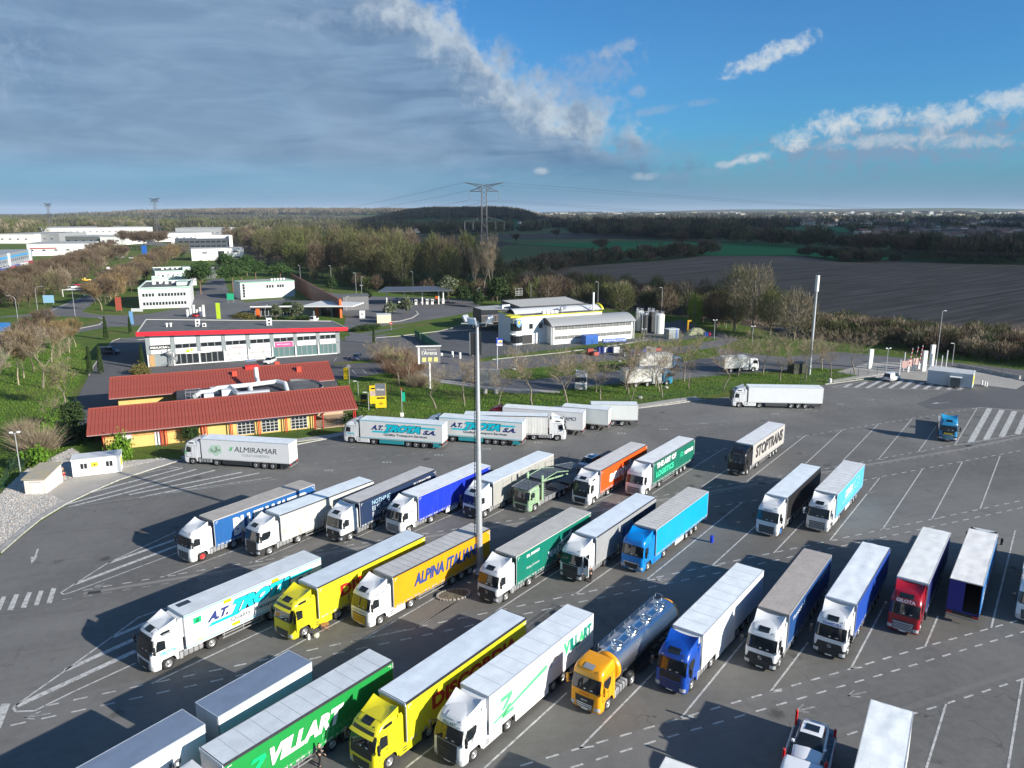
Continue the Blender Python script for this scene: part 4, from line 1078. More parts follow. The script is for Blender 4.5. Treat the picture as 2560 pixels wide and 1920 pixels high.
for(x,y)in((236,1481),(1136,1333),(2422,1115),(1905,1208)):
 p=g(x,y);b=MB()
 b.box(-.55,-.28,0,.55,.28,.02,0)
 for i in range(7):b.box(-.5+i*.15,-.24,.02,-.42+i*.15,.24,.032,1)
 o_=b.build('drain_grate',[CHASSIS,mat('grate_bar',(.08,.08,.08),.6,.5)],None,loc=(p.x,p.y,.008),rz=.28)
 tag(o_,{236:'iron drain grate at the left end of the concrete gutter',1136:'iron drain grate in the gutter near the lamp mast',2422:'iron drain grate in the gutter by the wide white stripes',1905:'iron drain grate in the gutter between the black trailers'}[x],'drain grate','drain grates in the gutter')
p=g(1134,1488)
isl=thing('planting_ring','low oval island edged with stone setts in a truck bay','island',(p.x,p.y,0),R_(20))
b=MB();b.add([(1.5*math.cos(a),.9*math.sin(a),.11)for a in[2*math.pi*i/30 for i in range(30)]],[tuple(range(30))]);b.build('soil',mat('soil',(.13,.12,.09),.95,var=.4,bump=.5),isl)
sm_=MB().bbox(-.14,-.10,0,.14,.10,.17,.02).mesh('sett',mat('granite_sett',(.30,.28,.25),.85,var=.35))
for i in range(26):
 a=2*math.pi*i/26;o_=link(sm_,'sett',isl,(1.6*math.cos(a),1.0*math.sin(a),random.uniform(-.02,.015)),a+math.pi/2+random.uniform(-.1,.1))
rng=np.random.default_rng(3)
gp=resolve([(-60,1420),(-60,1300),(20,1215),(70,1170),(180,1120),(240,1160),(290,1155),(405,1145),(440,1150),(390,1163),(300,1190),(240,1212),(195,1232),(160,1252),(100,1288),(50,1328),(0,1372)])
def inside(px_,py_,poly):
 c_=np.zeros(len(px_),bool);n_=len(poly)
 for i in range(n_):
  x1,y1=poly[i];x2,y2=poly[(i+1)%n_]
  cond=((y1>py_)!=(y2>py_))&(px_<(x2-x1)*(py_-y1)/(y2-y1+1e-12)+x1)
  c_^=cond
 return c_
xs=np.array([p[0]for p in gp]);ys=np.array([p[1]for p in gp])
N=26000
px_=rng.uniform(xs.min(),xs.max(),N);py_=rng.uniform(ys.min(),ys.max(),N);k=inside(px_,py_,gp)
fc=resolve([(70,1232),(135,1205),(180,1195),(290,1182),(300,1172),(405,1150),(430,1148),(450,1150),(390,1168),(300,1197),(230,1227),(165,1258),(125,1233)])
k&=~inside(px_,py_,fc)
px_,py_=px_[k],py_[k];n=len(px_)
o8=np.array([(1,0,0),(0,1,0),(-1,0,0),(0,-1,0),(0,0,1)],float);f4=np.array([(0,1,4),(1,2,4),(2,3,4),(3,0,4)])
sc=rng.uniform(.05,.14,(n,1,1))*rng.uniform(.6,1.3,(n,5,3));V=o8[None]*sc;V[:,:,2]*=.8
ang=rng.uniform(0,6.28,n);ca,sa=np.cos(ang)[:,None],np.sin(ang)[:,None]
V=np.stack([V[:,:,0]*ca-V[:,:,1]*sa+px_[:,None],V[:,:,0]*sa+V[:,:,1]*ca+py_[:,None],V[:,:,2]+.02],2)
F=(f4[None]+5*np.arange(n)[:,None,None]).reshape(-1,3)
stone_ms=[mat('pale_stone',(.52,.50,.46),.8),mat('grey_stone',(.30,.29,.28),.8),mat('buff_stone',(.42,.34,.27),.8)]
MI=np.repeat(rng.choice(3,n,p=[.5,.3,.2]),4)
tag(link(np_mesh('gravel',V.reshape(-1,3),F,stone_ms,MI=MI),'gravel'),kind='stuff')
def fr_of(p0,p1):
 a,b_=g(*p0),g(*p1);d=b_-a
 return a,math.atan2(d.y,d.x),d.length
LGREY=mat('grey_cladding',(.50,.52,.53),.5,var=.06,scale=.5,dirt=.08)
LGREY2=mat('pale_cladding',(.58,.60,.61),.5,var=.06,scale=.5,dirt=.06)
WHITEW=mat('white_render',(.72,.72,.70),.7,var=.05,scale=.6,dirt=.10)
DGREY=mat('dark_cladding',(.035,.038,.043),.45,var=.2,scale=.8)
PIL=mat('pilaster_grey',(.22,.25,.26),.55,var=.08)
ROOFG=mat('bitumen_roof',(.105,.11,.115),.9,var=.22,scale=.35,bump=.3,bscale=5)
ROOFL=mat('pale_roof',(.36,.37,.37),.8,var=.15,scale=.4)
WGL=mat('window_glass',(.018,.024,.028),.08,spec=.8)
TGL=mat('tinted_glazing',(.10,.17,.17),.15,spec=.8)
FRAME=mat('window_frame',(.35,.36,.37),.5)
WFRAME=mat('white_frame',(.7,.7,.7),.5)
YELW=mat('yellow_render',(.62,.42,.14),.8,var=.08,scale=.6,dirt=.08)
REDP=mat('red_steel',(.42,.025,.02),.45)
REDR=mat('red_roof_metal',(.27,.060,.042),.5,var=.14,scale=.7,dirt=.12)
REDF=mat('red_fascia',(.62,.015,.03),.4)
def pbox(parent,name,x0,y0,z0,x1,y1,z1,m,label=None):
 o=MB().box(x0,y0,z0,x1,y1,z1).build(name,m,parent)
 if label:o['label']=label
 return o
WINM={}
def window(parent,x,y,z,w,h,gl=WGL,frm=FRAME,d=.06,bars=0):
 key=(round(w,2),round(h,2),gl.name,frm.name,bars)
 if key not in WINM:
  WINM[key]=(MB().box(0,-d,0,w,0,.06).box(0,-d,h-.06,w,0,h).box(0,-d,.06,.06,0,h-.06).box(w-.06,-d,.06,w,0,h-.06).mesh('window',frm),MB().box(.06,-.02,.06,w-.06,-.004,h-.06).mesh('pane',gl))
 a,p=WINM[key]
 o=link(a,'window',parent,(x,y,z));link(p,'pane',o)
 return o
o,rz,L=fr_of((370,918.3),(851,883.4))
of=thing('office_building','long two storey grey office building with red roof fascia and shop signs','building',o,rz)
def wt(x):return 7.75+(6.15-7.75)*x/L
q=MB()
q.prism([(0,0),(L,0),(L,3.05),(0,3.05)],.30,14.0,axis='Y')
q.add([(0,.30,3.05),(L,.30,3.05),(L,.30,wt(L)),(0,.30,wt(0))],[(0,1,2,3)])
q.add([(0,24.5,0),(L,13.5,0),(L,13.5,wt(L)),(0,24.5,wt(0))],[(3,2,1,0)])
q.add([(0,.3,0),(0,24.5,0),(0,24.5,wt(0)),(0,.3,wt(0))],[(3,2,1,0)]);q.add([(L,.3,0),(L,13.5,0),(L,13.5,wt(L)),(L,.3,wt(L))],[(0,1,2,3)])
q.build('wall',PIL,of)
q=MB();ov=1.25
Rf=[(-1.7,-ov),(L+1.9,-ov),(L+.8,13.8),(-.2,25.0)]
q.add([(x,y,wt(max(0,x))+.45)for x,y in Rf]+[(x,y,wt(max(0,x))+.02)for x,y in Rf],[(0,1,2,3),(7,6,5,4),(1,0,4,5),(2,1,5,6),(3,2,6,7),(0,3,7,4)])
rf_=q.build('roof',ROOFG,of)
q=MB()
za,zb_=wt(0)+.95,wt(L)+.70
q.add([(-1.75,-ov-.12,za-1.0),(L+1.95,-ov-.12,zb_-.85),(L+1.95,-ov-.12,zb_+.1),(-1.75,-ov-.12,za),(-1.75,-ov+.1,za-1.0),(L+1.95,-ov+.1,zb_-.85),(L+1.95,-ov+.1,zb_+.1),(-1.75,-ov+.1,za)],[(0,1,2,3),(5,4,7,6),(3,2,6,7),(1,0,4,5),(0,3,7,4),(2,1,5,6)])
q.build('fascia',REDF,of)
q=MB()
for(a,b_,h)in(((-1.7,-ov),(-.2,25.0),.14),((-.2,25.0),(L+.8,13.8),.14),((L+.8,13.8),(L+1.9,-ov),.14)):
 d=Vector((b_[0]-a[0],b_[1]-a[1],0)).normalized()*.12;n_=Vector((-d.y,d.x,0))
 z1,z2=wt(max(0,a[0]))+.46,wt(max(0,b_[0]))+.46
 P0=Vector((a[0],a[1],z1));P1=Vector((b_[0],b_[1],z2))
 q.add([P0-n_,P1-n_,P1+n_,P0+n_,P0-n_+Vector((0,0,h)),P1-n_+Vector((0,0,h)),P1+n_+Vector((0,0,h)),P0+n_+Vector((0,0,h))],[(0,1,5,4),(1,2,6,5),(2,3,7,6),(3,0,4,7),(4,5,6,7)])
q.build('parapet',mat('parapet',(.55,.54,.52),.7),of)
nb=8;bw=L/nb
for i in range(nb+1):
 x=min(L-.45,max(0,i*bw-.3));w_=.9 if 0<i<nb else 1.0
 x0_,x1_=(x,x+w_)if i<nb else(L-1.0,L)
 q=MB();q.box(x0_,-.12 if 0<i<nb else-.1,3.0,x1_,.3,wt(x0_)-.02);q.build('pilaster',PIL,of)
for i in range(nb):
 x0_,x1_=i*bw+.62,(i+1)*bw-.32
 if i==nb-1:x1_=L-1.02
 q=MB();q.add([(x0_,-.02,5.15),(x1_,-.02,5.15),(x1_,-.02,wt(x1_)-.03),(x0_,-.02,wt(x0_)-.03)],[(0,1,2,3)])
 q.box(x0_,-.015,5.12,x1_,.28,5.18);q.build('cladding_panel',LGREY2,of)
 pbox(of,'cladding_panel',x0_,-.03,2.75 if i else 3.0,x1_,.28,4.02,LGREY2 if i not in(3,)else WHITEW)
 nw=3;ww=(x1_-x0_)/nw
 if i==0:
  pbox(of,'sign_board',x0_,-.10,4.08,x1_,.25,5.1,DARK)
  lettering('FIDUCIAL',(x0_+.35,-.12,4.32),(1,0,0),(0,0,1),x1_-x0_-.6,.5,PLATE,of,bold=.04,name='sign_lettering')
 else:
  for j in range(nw):
   window(of,x0_+j*ww+.02,.05,4.06,ww-.04,1.05)
 if i==0:
  pbox(of,'entrance_pier',.1,-.05,0,.35,.3,3.0,WHITEW);pbox(of,'wood_panel',.5,.1,.05,1.6,.29,2.8,mat('timber',(.42,.26,.12),.7,var=.2,scale=6,stretch=(1,1,8)))
  continue
 ng=4;gw=(x1_-x0_+.5)/ng
 pbox(of,'column',x0_-.62,-.12,0,x0_-.36,.2,3.0,WHITEW)
 for j in range(ng):
  if i in(3,4):m_=mat('printed_shop_window_%d'%(j%2),[(.62,.56,.55),(.66,.66,.65)][j%2],.4,var=.55,scale=1.6)
  else:m_=TGL if i>=5 else WGL
  window(of,x0_-.3+j*gw+.03,.22,.18,gw-.06,2.5,gl=m_,frm=WFRAME if i in(3,4)else FRAME)
 pbox(of,'plinth',x0_-.35,.02,0,x1_+.3,.29,.17,WHITEW)
def sign(x0_,x1_,z0,z1,m,txt=None,tc=None,tx=None,h=.4,y=-.09,bold=.02):
 pbox(of,'sign_board',x0_,y,z0,x1_,y+.05,z1,m)
 if txt:lettering(txt,(tx[0],y-.002,z0+(z1-z0-h)/2),(1,0,0),(0,0,1),tx[1],h,mat('print',tc,.5),of,bold=bold,name='sign_lettering')
sign(bw*1+2.6,bw*2+2.7,2.62,4.05,mat('white_sign',(.75,.75,.73),.5),'interim',(.25,.3,.3),(bw+5.1,3.3),.75)
for rr_,px_ in((.42,3.3),(.3,3.0),(.34,4.1)):flat_poly(ring_pts(bw+px_+.1,3.35+(px_-3.4)*.3,rr_),(0,-.095,0),(1,0,0),(0,0,1),mat('print',(.35,.5,.03),.5),of,name='sign_emblem',off=.004+rr_*.01)
sign(bw*3+.7,bw*4-.35,2.78,4.0,mat('white_sign',(.75,.75,.73),.5),'La Interaction',(.5,.03,.08),(bw*3+1.0,4.1),.5)
sign(bw*4+.7,bw*5-.35,2.78,4.0,mat('white_sign',(.75,.75,.73),.5),'agence',(.6,.62,.62),(bw*4+1.8,2.0),.28)
sign(bw*5+.85,bw*6-.5,2.78,3.95,mat('pink_sign',(.72,.07,.22),.5),'XPO Logistics',(.75,.72,.72),(bw*5+1.2,3.3),.4)
for i in(6,7):
 pbox(of,'red_stripe',i*bw+.7,-.045,3.35,(i+1)*bw-(.4 if i==6 else 1.1),-.035,3.45,mat('pink_stripe',(.5,.05,.1),.5))
st=thing('spiral_staircase','grey metal spiral staircase in front of the left bay of the office building','staircase',o+Vector((math.cos(rz)*5.4,math.sin(rz)*5.4,0))+Vector((math.sin(rz),-math.cos(rz),0))*1.2,rz)
MB().cyl((0,0,0),(0,0,5.2),.09,n=8).build('centre_pole',ALU,st)
tr_=MB().add([(0.08,-.12,0),(1.15,-.28,0),(1.15,.28,0),(.08,.12,0),(0.08,-.12,-.04),(1.15,-.28,-.04),(1.15,.28,-.04),(.08,.12,-.04)],[(0,1,2,3),(7,6,5,4),(0,4,5,1),(1,5,6,2),(2,6,7,3)]).mesh('tread',mat('galvanised',(.42,.43,.44),.45,.5))
for i in range(18):link(tr_,'tread',st,(0,0,.25+i*.22),R_(-150+i*24))
q=MB()
for i in range(17):
 a,c_=R_(-150+i*24),R_(-150+(i+1)*24)
 for dz in(.45,.9,0.02):q.cyl((1.15*math.cos(a),1.15*math.sin(a),.25+i*.22+dz),(1.15*math.cos(c_),1.15*math.sin(c_),.25+(i+1)*.22+dz),.03,n=4)
 q.cyl((1.15*math.cos(a),1.15*math.sin(a),.25+i*.22),(1.15*math.cos(a),1.15*math.sin(a),.25+i*.22+.9),.02,n=4)
q.build('handrail',WFRAME,st)
def roof_unit(parent_o,rz_,x,y,z,label,fans=2,w=1.0,h=1.9):
 p=parent_o+Vector((math.cos(rz_)*x-math.sin(rz_)*y,math.sin(rz_)*x+math.cos(rz_)*y,z))
 t_=thing('air_conditioner',label,'air conditioner',p,rz_,'air conditioning units on the roofs')
 MB().bbox(-w/2,-.25,.1,w/2,.25,h,.03).box(-w/2,-.2,0,-w/2+.1,.2,.1).box(w/2-.1,-.2,0,w/2,.2,.1).build('casing',WHITEW,t_)
 for i in range(fans):
  zc=.55+i*.8
  q=MB();q.cyl((0,-.27,zc),(0,-.25,zc),.34,n=16);q.build('fan',CHASSIS,t_)
  q=MB();q.lathe([(.30,-.285),(.36,-.285),(.36,-.26),(.30,-.26),(.30,-.285)],'Y',16,c=(0,0,zc));q.build('fan_guard',WFRAME,t_)
 return t_
roof_unit(o,rz,11.9,9,wt(12)+.45,'twin fan air conditioner on the left half of the office roof',2,1.1,1.9)
roof_unit(o,rz,13.4,8,wt(13)+.45,'low air conditioner beside the twin fan unit on the office roof',1,.9,1.0)
roof_unit(o,rz,29.0,8,wt(29)+.45,'tall air conditioner on the right half of the office roof',2,1.3,2.0)
for i,x in enumerate((4.8,5.7)):
 p=o+Vector((math.cos(rz)*x-math.sin(rz)*10,math.sin(rz)*x+math.cos(rz)*10,wt(5)+.45))
 t_=thing('roof_vent',['left','right'][i]+' one of two white mushroom vents near the left end of the office roof','roof vent',p,rz,'mushroom vents on the office roof')
 MB().cyl((0,0,0),(0,0,.7),.22,n=12).build('pipe',WHITEW,t_);MB().lathe([(.02,1.0),(.3,.92),(.42,.75),(.36,.7)],'Z',14).build('cowl',WHITEW,t_)
ro=Vector((-63.8,109.5,0));rrz=R_(23.5);RL=40.8
rs=thing('restaurant_building','yellow walled restaurant with two long red metal roofs','building',ro,rrz)
def wing(y0,xa,xb,zf=3.05,zr=5.7,d=6.3):
 pw=.51;n_=int((xb-xa)/pw)
 sl=math.atan2(zr-zf,d);ln=math.hypot(d,zr-zf)
 pm_=MB().box(0,0,0,pw-.01,ln,.035).box(0,0,.035,.05,ln,.10).mesh('roof_panel',REDR)
 for i in range(n_):
  o_=link(pm_,'roof_panel',rs,(xa+i*pw,y0,zf));o_.rotation_euler=(sl,0,0)
 q=MB();q.add([(xa,y0+d,zr),(xb,y0+d,zr),(xb,y0+2*d,zf),(xa,y0+2*d,zf)],[(0,1,2,3)]);q.build('rear_roof_slope',REDR,rs)
 q=MB();q.box(xa-.05,y0+d-.14,zr+.0,xb+.05,y0+d+.14,zr+.14);q.build('ridge_cap',REDR,rs)
 q=MB();q.box(xa,y0-.16,zf-.10,xb,y0-.02,zf+.04);q.build('gutter',mat('gutter_metal',(.35,.2,.18),.4),rs)
 for xe in(xa,xb):
  q=MB();q.add([(xe,y0+1.6,zf),(xe,y0+d,zr-.05),(xe,y0+2*d-.2,zf)],[(0,1,2)]);q.build('gable',YELW,rs)
  q=MB()
  for s_ in(0,1):
   a=Vector((xe,y0+(0 if s_==0 else 2*d),zf-.12));b_=Vector((xe,y0+d,zr-.1));q.add([a+Vector((-.06,0,0)),b_+Vector((-.06,0,0)),b_+Vector((-.06,0,.2)),a+Vector((-.06,0,.2)),a+Vector((.06,0,0)),b_+Vector((.06,0,0)),b_+Vector((.06,0,.2)),a+Vector((.06,0,.2))],[(0,1,2,3),(7,6,5,4),(3,2,6,7)])
  q.build('verge_board',REDR,rs)
wing(0,0,RL);wing(24.8,1.3,41.6)
pbox(rs,'wall',1.9,1.7,0,33.8,12.0,3.15,YELW)
pbox(rs,'wall',2.6,26.6,0,34.5,36.5,3.15,YELW)
pbox(rs,'gallery_wall',33.8,9.0,0,40.0,9.2,3.1,mat('beige_wall',(.42,.32,.22),.8,var=.1))
pbox(rs,'terrace',33.8,.8,-.03,40.5,9.0,.12,mat('terrace_paving',(.38,.28,.2),.8,var=.15,scale=3))
bays=[1.9,10.6,16.0,20.2,24.3,28.6,33.8]
for x in(1.95,10.0,10.6,16.0,16.5,20.3,24.6,28.9,33.6):
 q=MB();q.cyl((x,.9,0),(x,.9,3.1),.09,n=8);q.cyl((x+.25,1.1,0),(x+.25,1.1,3.1),.07,n=8);q.build('post',REDP,rs)
for x in(35.0,40.2,40.5):MB().cyl((x,.7,0),(x,.7,3.1),.11,n=8).build('post',REDP,rs)
q=MB()
for z in(2.3,2.85):q.cyl((1.95,.75,z),(15.8,.75,z),.03,n=4)
for i in range(12):q.cyl((2.6+i*1.15,.75,2.3),(2.6+i*1.15,.75,2.85),.025,n=4)
q.build('trellis_rail',REDP,rs)
SH=mat('white_shutter',(.74,.74,.74),.5)
for x in(4.6,14.0-.6):window(rs,x,1.68,1.15,1.3,1.25,gl=SH,frm=WFRAME,d=.12)
d_=window(rs,9.1,1.68,.02,1.0,2.25,gl=SH,frm=WFRAME,d=.1);
for k_,x in enumerate((21.4,25.2,29.9)):
 wv=thing if False else None
 W3,H3=2.6,2.55
 fo=MB()
 for i in range(5):fo.box(x+i*W3/4-.03,1.60,.25,x+i*W3/4+.03,1.69,.25+H3)
 for i in range(6):fo.box(x,1.61,.22+i*H3/5,x+W3,1.68,.27+i*H3/5)
 fo_=fo.build('window',WFRAME,rs)
 for i in range(4):
  for j in range(5):MB().box(x+i*W3/4+.03,1.65,.27+j*H3/5,x+(i+1)*W3/4-.03,1.69,.22+(j+1)*H3/5).build('pane',WGL,fo_)
 if k_<2:
  q=MB();q.add([(x-1.5,1.6,2.98),(x+W3+.8,1.6,2.98),(x+W3+.8,.55,2.72),(x-1.5,.55,2.72),(x-1.5,.55,2.60),(x+W3+.8,.55,2.60)],[(0,1,2,3),(3,2,5,4),(3,2,1,0)]);q.build('awning',mat('blue_awning',(.05,.12,.26),.6),rs)
pbox(rs,'flat_roof',12.5,12.4,3.2,33.0,24.9,3.5,ROOFG)
q=MB();arc=[(33.0+5.2*math.sin(R_(a)),18.6-6.2*math.cos(R_(a)))for a in range(0,181,15)]
q.prism(arc,3.3,3.5);q.build('curved_roof_end',ROOFG,rs)
q=MB();rr1=[[(p[0],p[1],z)for p in arc]for z in(2.9,3.9)];q.grid(rr1,flip=True);q.grid(rr1);q.build('curved_parapet',mat('parapet_grey',(.42,.43,.44),.6),rs)
for i in range(24):pbox(rs,'roof_sheet',12.6+i*.84,12.6,3.5,13.35+i*.84,24.6,3.53,mat('roof_felt',(.06,.062,.068),.85,var=.25))if i%1==0 else None
DUCT=mat('white_duct',(.68,.70,.71),.45,.15,dirt=.12)
q=MB()
def pipe(b,pts,r):
 for i in range(len(pts)-1):b.cyl(pts[i],pts[i+1],r,n=10)
 for p in pts[1:-1]:
  b.lathe([(.001,-r),(r*.7,-r*.7),(r,0),(r*.7,r*.7),(.001,r)],'Z',10,c=p)
pipe(q,[(15.5,15.5,4.2),(16.5,17.5,4.4),(18.0,17.5,4.4),(19.5,19.0,4.6),(25.5,19.5,4.6),(30.0,20.5,4.6),(31.2,18.0,4.6),(31.2,15.0,3.6)],.42)
q.build('duct',DUCT,rs)
q=MB();pipe(q,[(21.5,19.2,4.6),(22.0,16.5,4.6),(22.5,14.5,4.2),(28.0,14.5,4.2)],.40);q.build('duct',mat('metal_duct',(.5,.53,.55),.35,.5),rs)
q=MB();pipe(q,[(26.6,19.7,4.8),(26.6,22.0,5.2),(26.6,23.0,7.0)],.42);q.build('duct',DUCT,rs)
q=MB();pipe(q,[(25.0,19.5,4.3),(25.0,17.0,3.6)],.45);q.build('duct',DUCT,rs)
for i,(x,y,w_,h_)in enumerate(((17.0,15.0,1.6,1.0),(18.2,19.0,1.5,1.1),(20.0,16.2,1.8,1.2))):pbox(rs,'duct_box',x,y,3.5,x+w_,y+w_,3.5+h_,DUCT)
q=MB()
for x in(14.0,14.8,15.6,16.4):q.box(x,13.6,3.5,x+.07,13.67,5.6)
for z in(4.2,4.9,5.5):q.box(14.0,13.6,z,16.5,13.66,z+.06);q.box(14.0,15.6,z,16.5,15.66,z+.06)
for x in(14.0,16.4):q.box(x,15.6,3.5,x+.07,15.67,5.6)
q.build('steel_frame',ALU,rs)
pbox(rs,'solar_panel',25.4,30.5,7.0,27.4,31.9,7.1,mat('blue_panel',(.25,.32,.45),.3));pbox(rs,'chimney',25.2,30.2,5.0,27.8,31.6,6.2,REDP)
for(x,y,z)in((22.6,28.5,5.0),(34.8,28.2,5.0),(31.0,31.4,5.7)):
 pbox(rs,'roof_cowl',x,y,z-.6,x+.9,y+.7,z+.6,mat('orange_red',(.55,.06,.03),.5))
o,rz,L=fr_of((183,1195),(290,1183))
cb=thing('portable_cabin','white portable cabin with a yellow notice between two pairs of windows','cabin',o,rz)
Wc=2.5;Hc=2.55;L=6.0
MB().box(0,0,.12,L,Wc,Hc).box(.2,.2,0,L-.2,Wc-.2,.12).build('body',WHITEW,cb)
q=MB();q.add([(-.08,-.08,Hc-.02),(L+.08,-.08,Hc-.02),(L+.08,Wc+.08,Hc+.12),(-.08,Wc+.08,Hc+.12)],[(0,1,2,3)])
for i in range(24):q.box(-.02+i*.25,-.05,Hc+.0+.02,.04+i*.25,Wc,Hc+.06)
q.box(-.1,-.1,Hc-.14,L+.1,-.06,Hc+.02);q.box(-.1,-.06,Hc-.14,-.06,Wc+.08,Hc+.1);q.box(L+.06,-.06,Hc-.14,L+.1,Wc+.08,Hc+.1)
q.build('roof',mat('white_metal_roof',(.66,.67,.68),.45,.2),cb)
for x in(1.05,1.5,4.2,4.65):window(cb,x,-.01,1.15,.36,.75,gl=WGL,frm=DARK,d=.03)
pbox(cb,'notice',2.35,-.04,1.3,3.2,-.015,1.95,mat('yellow_notice',(.72,.62,.02),.5));flat_poly([(2.55,1.5),(2.75,1.7),(3.0,1.6),(2.8,1.45)],(0,-.045,0),(1,0,0),(0,0,1),CHASSIS,cb,name='print')
pbox(cb,'door',2.2,-.025,.15,3.3,-.008,2.35,mat('white_door',(.70,.71,.71),.5));pbox(cb,'side_notice',L+.005,.4,.8,L+.02,1.9,2.0,mat('yellow_notice',(.72,.62,.02),.5))
o,rz,L=fr_of((64,1236),(114,1229))
ht=thing('utility_hut','small whitewashed concrete hut with sloping grey roof on the gravel','hut',o,R_(6))
MB().prism([(0,0),(4.6,0),(4.6,2.55),(0,2.05)],0,2.6,axis='X').build('wall',mat('whitewash',(.66,.60,.54),.8,var=.1,dirt=.25),ht,fix=True)
q=MB();q.prism([(-.25,2.0),(4.8,2.62),(4.8,2.76),(-.25,2.14)],-.2,2.8,axis='X');q.build('roof',mat('lichen_roof',(.26,.26,.25),.9,var=.3,scale=1.5,col2=(.36,.30,.18)),ht,fix=True)
pbox(ht,'door',.75,-.03,.05,2.05,.0,1.55,mat('cream_door',(.70,.66,.58),.6));pbox(ht,'lintel',.65,-.05,1.58,2.15,0,1.66,KERB)
o,rz,L=fr_of((2316,959),(2388,967))
gc=thing('gate_cabin','pale blue grey portable cabin with corrugated roof at the park entrance','cabin',o,rz-.02);L=8.4
MB().box(0,0,.1,L,3.0,3.0).build('body',mat('bluegrey_panel',(.50,.54,.58),.5,dirt=.15),gc)
q=MB();q.add([(-.1,-.1,3.0),(L+.1,-.1,3.0),(L+.1,3.2,3.35),(-.1,3.2,3.35)],[(0,1,2,3)])
for i in range(22):q.add([(i*.39,-.1,3.06),(i*.39+.16,-.1,3.06),(i*.39+.16,3.2,3.41),(i*.39,3.2,3.41)],[(0,1,2,3)])
q.box(-.1,-.12,2.9,L+.1,-.1,3.05);q.build('roof',WHITEW,gc)
pbox(gc,'yellow_poster',L+.005,.3,.7,L+.02,2.6,2.6,mat('yellow_notice',(.72,.62,.02),.5))
ks=thing('ticket_booth','small glazed booth with flat white roof in front of the entrance cabin','booth',g(2372,969),rz)
MB().box(-.1,-.1,2.2,2.1,1.5,2.32).build('roof',WHITEW,ks)
for(x,y)in((0,0),(1.9,0),(0,1.3),(1.9,1.3)):MB().box(x,y,0,x+.08,y+.08,2.2).build('post',ALU,ks)
MB().box(.08,.02,.3,1.9,.05,2.1).build('front_pane',mat('booth_glass',(.12,.13,.13),.15),ks);MB().box(.02,.08,.3,.05,1.3,2.1).box(1.94,.08,.3,1.97,1.3,2.1).build('side_panes',WGL,ks)
bn_=thing('bin','dark waste bin against the wall of the entrance cabin','bin',g(2363,959),rz);MB().bbox(-.5,-.4,0,.5,.4,1.2,.05).build('body',DARK,bn_);MB().bbox(-.55,-.45,1.2,.55,.45,1.3,.03).build('lid',CHASSIS,bn_)
o,rz,L=fr_of((1382,862),(1581,846))
hall=thing('wash_hall','white hall with grey barrel roof and translucent wall bands','building',o,rz);Hh=5.2;D=8.5
MB().box(0,.05,0,L,D,Hh).build('wall',WHITEW,hall)
for(z0,z1,nn_)in((1.35,2.35,12),(3.95,5.1,12)):
 pw=(L-1.0)/nn_
 for i in range(nn_):window(hall,.5+i*pw,.03,z0,pw-.03,z1-z0,gl=mat('translucent_panel',(.17,.17,.17),.3,var=.25,scale=.5),frm=mat('band_frame',(.42,.43,.43),.5))
q=MB();n_=14
rows=[]
NX=60
for j in range(NX+1):
 x=-.8+(L+1.3)*j/NX;rp=.05*(j%2)
 rows.append([(x,-.9+(D+1.8)*(i/n_),Hh+(2.0+rp)*math.sin(math.pi*i/n_)**.8+rp*.0)for i in range(n_+1)])
q.grid(rows,smooth=False);q.build('barrel_roof',mat('corrugated_grey',(.40,.41,.41),.45,.3,dirt=.2),hall)
for x in(-.75,L+.4):
 q=MB();q.add([(x,-.9+(D+1.8)*(i/n_),Hh+1.9*math.sin(math.pi*i/n_)**.8)for i in range(n_+1)]+[(x,-.9,Hh),(x,D+.9,Hh)],[tuple(list(range(n_+1))+[n_+2,n_+1])]);q.build('barrel_end',DGREY,hall)
for x in(-.6,L+.3):MB().box(x-.12,-.25,0,x+.12,.0,Hh).build('corner_post',ALU,hall)
wb_=thing('wash_office','white two storey block with yellow roof edge, left of the barrel roofed hall','building',o+Vector((math.cos(rz)*-9.0-math.sin(rz)*4.0,math.sin(rz)*-9.0+math.cos(rz)*4.0,0)),rz)
WL=27.0
MB().box(0,0,0,WL,13,7.7).build('wall',WHITEW,wb_);MB().box(-.1,-.12,7.7,WL+.1,13.1,7.95).build('yellow_coping',mat('yellow_trim',(.70,.62,.02),.5),wb_);MB().box(.3,.3,7.95,WL-.3,12.7,8.0).build('roof',ROOFG,wb_)
for(x,z,w_,h_)in((3.6,4.2,1.2,1.5),(6.6,4.2,1.2,1.5),(-.0,0,0,0)):
 if w_:window(wb_,x,-.01,z,w_,h_,frm=FRAME)
MB().box(1.0,-.04,.1,4.6,-.01,2.6).build('garage_opening',DARK,wb_)
q=MB();q.prism([(1.6*math.cos(R_(a)),1.6*math.sin(R_(a)))for a in range(0,360,30)],0,7.75);q.build('corner_tower',LGREY2,wb_,fix=True).location=(0,.6,0)
for z in(.6,4.0):
 q=MB();q.prism([(1.66*math.cos(R_(a)),1.66*math.sin(R_(a)))for a in range(0,360,30)],z,z+2.0);q.build('tower_glazing',WGL,wb_,fix=True).location=(0,.6,0)
MB().box(-2.2,-1.2,3.1,.4,.6,3.25).build('balcony',WHITEW,wb_);MB().box(-2.6,-1.4,7.75,1.0,2.6,8.15).build('yellow_canopy',mat('yellow_trim',(.70,.62,.02),.5),wb_)
flat_poly([(-.7,5.6),(-.7,7.2),(.7,7.2),(.7,5.6),(0,4.9)],(0,-1.12,0),(1,0,0),(0,0,1),mat('print',(.12,.28,.5),.5),wb_,name='shield_sign');flat_poly([(-.35,5.9),(-.35,6.8),(.35,6.8),(.35,5.9)],(0,-1.13,0),(1,0,0),(0,0,1),mat('print',(.6,.55,.02),.5),wb_,name='shield_print',off=.02)
q=MB();rows=[]
